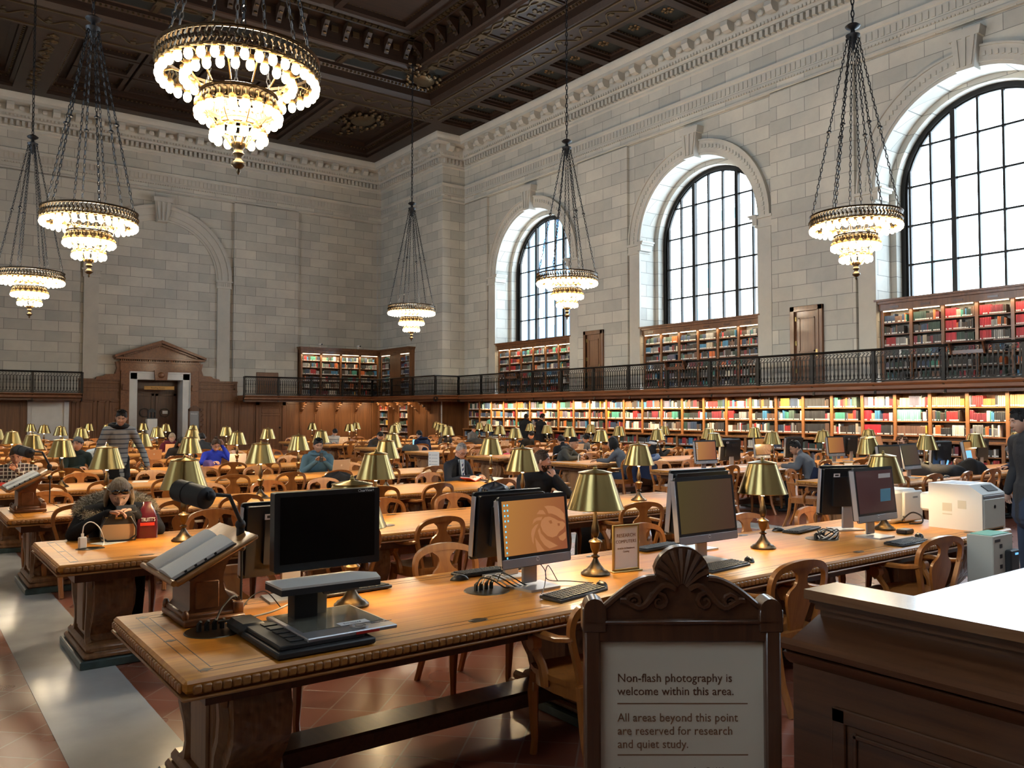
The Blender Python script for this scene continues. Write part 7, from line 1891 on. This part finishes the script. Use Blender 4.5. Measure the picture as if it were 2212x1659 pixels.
# 6 woman in a black beanie and parka
person('woman in a black beanie and grey parka leaning on the window bank table, smiling', 11.35, 13.62, 150, lean=.42, top=C_olive, pants=C_black, skin=M_skin2, hair=H_black, hstyle='none', hturn=8, hpitch=8, hi=True, bulk=1.18, hat=(C_black, 'slouch'), hood=C_olive,
       arms=(A(-.28, .36, .80, .02, .50, .81, (.9, .3, 0), (0, 0, -1)), A(.26, .34, .80, .12, .50, .83, (-.7, .5, 0), (0, 0, -1))))
# 7 dark bobbed woman in grey-blue top
person('woman with a dark bob in a grey-blue top turned towards the beanie woman', 11.55, 11.80, -22, lean=.30, top=C_grey, pants=C_jean, skin=M_skin, hstyle='bob', hturn=-22, hpitch=8, hi=True, bulk=.95,
       arms=(A(-.25, .26, .82, -.20, .52, .82, (-.3, .9, 0), (0, 0, -1)), A(.24, .26, .82, .05, .50, .81, (-.4, .9, 0), (0, 0, -1))))
# 8.. other readers
person('man in a black jacket and scarf looking at his phone near the windows', 14.15, 13.66, 120, lean=.22, top=C_black, skin=M_skin2, hstyle='short', hturn=-8, hpitch=12, hood=C_wht, bulk=1.05, arms=(A(-.26, .22, .76, -.02, .44, .88, (.2, .9, .1), (0, 0, -1)), A(.26, .22, .76, .06, .44, .88, (0, .9, .1), (0, 0, -1))))
person('man with dark hair and glasses in a grey sweater seen from behind at a computer', 13.02, 8.62, -18, lean=.36, top=C_grey, skin=M_skin2, hstyle='tall', hturn=-38, hpitch=18, hi=True, glasses=True, bulk=1.15, arms=(A(-.30, .20, .80, -.22, .48, .82, (0, 1, 0), (0, 0, -1)), A(.28, .20, .80, .18, .48, .82, (0, 1, 0), (0, 0, -1))))
person('person with curly brown hair half hidden behind the tilted brown screen', 16.7, 8.72, 5, lean=.32, top=C_plaid, hair=H_curl, hstyle='curly', hpitch=25)
person('grey haired man bent over papers beside the black coats, arm raised', 15.35, 5.92, -35, lean=.48, top=C_navy, hair=H_grey, hstyle='tall', hpitch=40, hi=True, bulk=1.15, hturn=-30, arms=(A(-.36, .34, 1.00, -.30, .52, .86, (0, 1, 0), (0, 0, -1)), A(.26, .30, .86, .12, .52, .82, (0, 1, 0), (0, 0, -1))))
person('man in a grey beanie and black jacket sitting sideways at the fifth table', 2.62, 16.62, 160, lean=.05, top=C_green, hair=H_black, hstyle='short', hturn=60, hpitch=2, hi=True, bulk=1.2, hat=(C_beanie, 'slouch'), hood=C_green)
person('woman in a cobalt blue top with glasses leaning her head on her hand', 5.02, 16.58, 182, lean=.32, top=C_blue, skin=M_skin, hair=H_brown, hstyle='bun', hpitch=30, hi=True, glasses=True, bulk=.95, arms=(A(-.28, .36, .84, -.12, .28, 1.12, (.2, .1, 1), (.6, .4, 0)), A(.26, .28, .80, .06, .42, .82, (-.4, .9, 0), (0, 0, -1))))
root, T, nb, hc, sh = person('man in black with headphones seen from behind', 6.0, 20.42, 5, lean=.30, top=C_char, hstyle='short', hpitch=20, bulk=1.2)
hm = MB(); hm.M = T.copy(); hm.tube([(.088*math.cos(q), 0, .02+.11*math.sin(q)) for q in [PI*k/12 for k in range(13)]], .006, 6); hm.sphere((.09, 0, .0), (.014, .03, .034), 10, 6); hm.sphere((-.09, 0, .0), (.014, .03, .034), 10, 6); hm.build('headphones', M_silver, root)
person('person in a maroon hoodie bent over a rose gold laptop', 5.72, 22.5, 180, lean=.38, top=C_maroon, skin=M_skin, hair=H_blond, hstyle='short', hpitch=30, hood=C_maroon)
person('person in a black short sleeved top with a bare arm, sixth table', 5.05, 19.4, 170, lean=.45, top=C_black, hstyle='long', hpitch=40, sleeve='short')
person('person in a black and white striped top with a bowed dark head', 11.45, 25.2, 185, lean=.35, top=C_stripe, hstyle='short', hpitch=55, hat=None)
person('person in a dark top leaning over a window bank table by two lamps', 11.4, 22.4, 160, lean=.5, top=C_char, hstyle='short', hpitch=45)
person('person in a navy hooded top seen from behind beside a cyan screen', 12.15, 20.42, -8, lean=.35, top=C_navy, hstyle='short', hpitch=25, hood=C_navy, bulk=1.15)
person('dark haired reader in a black scarf leaning on one arm', 13.9, 22.4, 175, lean=.40, top=C_char, hstyle='long', hpitch=35)
person('man in a grey jumper reading near the end wall shelves', 16.9, 25.3, 165, lean=.18, top=C_grey, hstyle='tall', hpitch=30, hturn=30)
person('reader in black with a bowed head below the bookcase lamps', 14.8, 19.36, 175, lean=.40, top=C_black, hstyle='short', hpitch=45)
person('dark haired reader in grey bowed behind the woman in the beanie', 14.4, 16.5, 185, lean=.45, top=C_grey, hstyle='short', hpitch=50, hi=True)
person('person in a black coat with their back turned left of the beanie woman', 12.4, 14.55, 15, lean=.42, top=C_black, hstyle='short', hpitch=25, bulk=1.1)
person('person in a plaid shirt at the left edge of the photo', 1.42, 13.5, 190, lean=.20, top=C_plaid, hair=H_brown, hstyle='short', hpitch=25, bulk=1.15, arms=(A(-.27, .2, .76, -.02, .40, .98, (.6, .4, .6), (0, 1, 0)), A(.27, .22, .78, .05, .42, .84, (-.5, .8, 0), (0, 0, -1))))
person('person in a pale blue shirt leaning behind the standing man', 3.42, 19.45, 165, lean=.42, top=C_ltblue, hair=H_brown, hstyle='short', hpitch=35)
person('person in a dark coat standing at the shelves, the left one of two', 19.55, 25.5, 70, seated=False, lean=.06, top=C_black, hstyle='short', skin=M_skind, hpitch=12, bulk=1.15, long=1.6)
person('person with a large dark afro and long black coat at the shelves, the right one', 19.5, 24.5, 95, seated=False, lean=.06, top=C_black, hair=H_black, hstyle='curly', hpitch=12, bulk=1.25, long=2.0, h=.98)
person('person in a dark puffer jacket standing cut off by the right edge of the photo', 9.42, 3.70, -48, seated=False, lean=.03, top=C_char, pants=C_jean, hstyle='short', hi=True, bulk=1.32, h=1.05, long=1.2, hturn=0, skin=M_skin,
       arms=(A(-.36, .02, 1.18, -.34, .06, .92, (0, .1, -1), (1, 0, 0)), A(.33, .0, 1.18, .32, .10, .92, (0, .1, -1), (-1, 0, 0))), curls=(.7, .7))
# ---- coats and bags hung on chairs --------------------------------------------------------------
def coat(x, y, rz, label, m_, w_=.30, top_=.90, bot=.30, depth=.16, cat='coat', seed=1, hoodrim=None):
    r = random.Random(seed); root = empty('coat', (x, y, 0), R(rz)); tag(root, label, cat, 'coats hung on chair backs')
    def f(u, v):
        ph = 2*PI*u; k = min(1, v*1.15); wx = w_*(.75+.30*(1-v)+.06*math.sin(ph*5+seed)+.04*math.sin(ph*9+v*6)); wy = depth*(.55+.75*(1-v)+.12*math.sin(ph*4+seed*2+v*3))
        t = 1 if v < .9 else max(0, (1-v)/.1)**.5
        return (wx*math.cos(ph)*t, wy*math.sin(ph)*t-.02*v, bot+(top_-bot)*v+.02*math.sin(ph*3+seed))
    m = MB(); m.grid(f, 40, 22, closeu=True); m.build('coat_body', m_, root, 60)
    for sx in (-1, 1): m = MB(); m.tube([(sx*w_*.8, .02, top_-.06), (sx*w_*1.05, .05, top_-.25), (sx*w_*1.0, .03, top_-.48)], [.06, .06, .045], 10); m.build('sleeve', m_, root, 60)
    if hoodrim: m = MB(); m.tube([(.26*math.cos(q), -.03+.13*math.sin(q), top_-.02+.03*math.cos(2*q)) for q in [2*PI*k/24 for k in range(24)]], .05, 8, closed=True); m.build('hood_rim', hoodrim, root, 60)
    return root
coat(5.72, 8.02, 184, 'black leather look jacket hung over the chair left of the bearded man', mat('shiny_black_jacket', (.012, .013, .018), .35), .26, .93, .35, seed=2)
coat(4.98, 10.70, 175, 'black coat draped over a chair on the third table behind the big left lamp', C_black, .24, .93, .38, seed=3)
coat(11.75, 11.45, 0, 'navy coat with a padded blue rim hung on the chair of the bobbed woman', C_navy, .25, .90, .50, seed=4, hoodrim=mat('blue_padding', (.05, .09, .20), .6))
coat(13.02, 8.38, 0, 'long navy coat hanging from the chair of the man in the grey sweater', C_navy, .30, .86, .08, depth=.20, seed=5)
def heap(x, y, z, sx, sy, sz, label, m_, seed, cat='bag', name='bag'):
    m = MB(); r = random.Random(seed); ph0 = [r.uniform(0, 6) for _ in range(6)]
    m.grid(lambda u, v: (lambda p: (sx*math.cos(2*PI*u)*p[0]*(1+.12*math.sin(2*PI*u*3+ph0[0])), sy*math.sin(2*PI*u)*p[0]*(1+.15*math.sin(2*PI*u*4+ph0[1])), sz*p[1]*(1+.22*math.sin(2*PI*u*2+ph0[2])*p[0])))((math.cos(PI/2*v)**.6, math.sin(PI/2*v))), 34, 12, closeu=True)
    o = m.build(name, m_, smooth=60, loc=(x, y, z)); return tag(o, label, cat)
heap(13.55, 6.62, TZ, .42, .30, .16, 'heap of black coats on the nearest window bank table', C_black, 1, 'coat', 'coat_pile'); heap(14.2, 6.5, TZ, .26, .22, .24, 'black rucksack on the nearest window bank table', C_black, 2, name='rucksack')
heap(13.3, 6.85, TZ, .25, .20, .20, 'dark scarf bundle at the left of the black coat heap', C_char, 3, 'scarf', 'scarf')
heap(11.85, 16.3, .47, .26, .22, .30, 'bright pink jacket on a chair behind the bearded man', mat('pink_cloth', (.45, .03, .09), .8), 4, 'jacket', 'jacket'); heap(14.9, 22.0, TZ, .40, .25, .18, 'black bag heaped on the table beside the reader in the scarf', C_black, 5)
heap(10.95, 19.2, TZ, .22, .2, .15, 'grey coat bundle beside the navy hooded person', C_olive, 6, 'coat', 'coat_pile'); heap(1.2, 12.9, TZ, .22, .10, .07, 'red object on the table by the plaid shirt', M_red, 7, 'case', 'pencil_case')
heap(4.75, 15.9, TZ, .10, .10, .11, 'purple cap on the table left of the person in maroon', mat('purple_cloth', (.05, .03, .16), .8), 9, 'cap', 'cap')
heap(7.0, 7.8, .0, .22, .16, .42, 'dark bag on the floor right of the bearded man', C_black, 10); heap(6.6, 8.9, 0, .2, .15, .35, 'black rucksack on the floor below the third table', C_black, 11, name='rucksack')
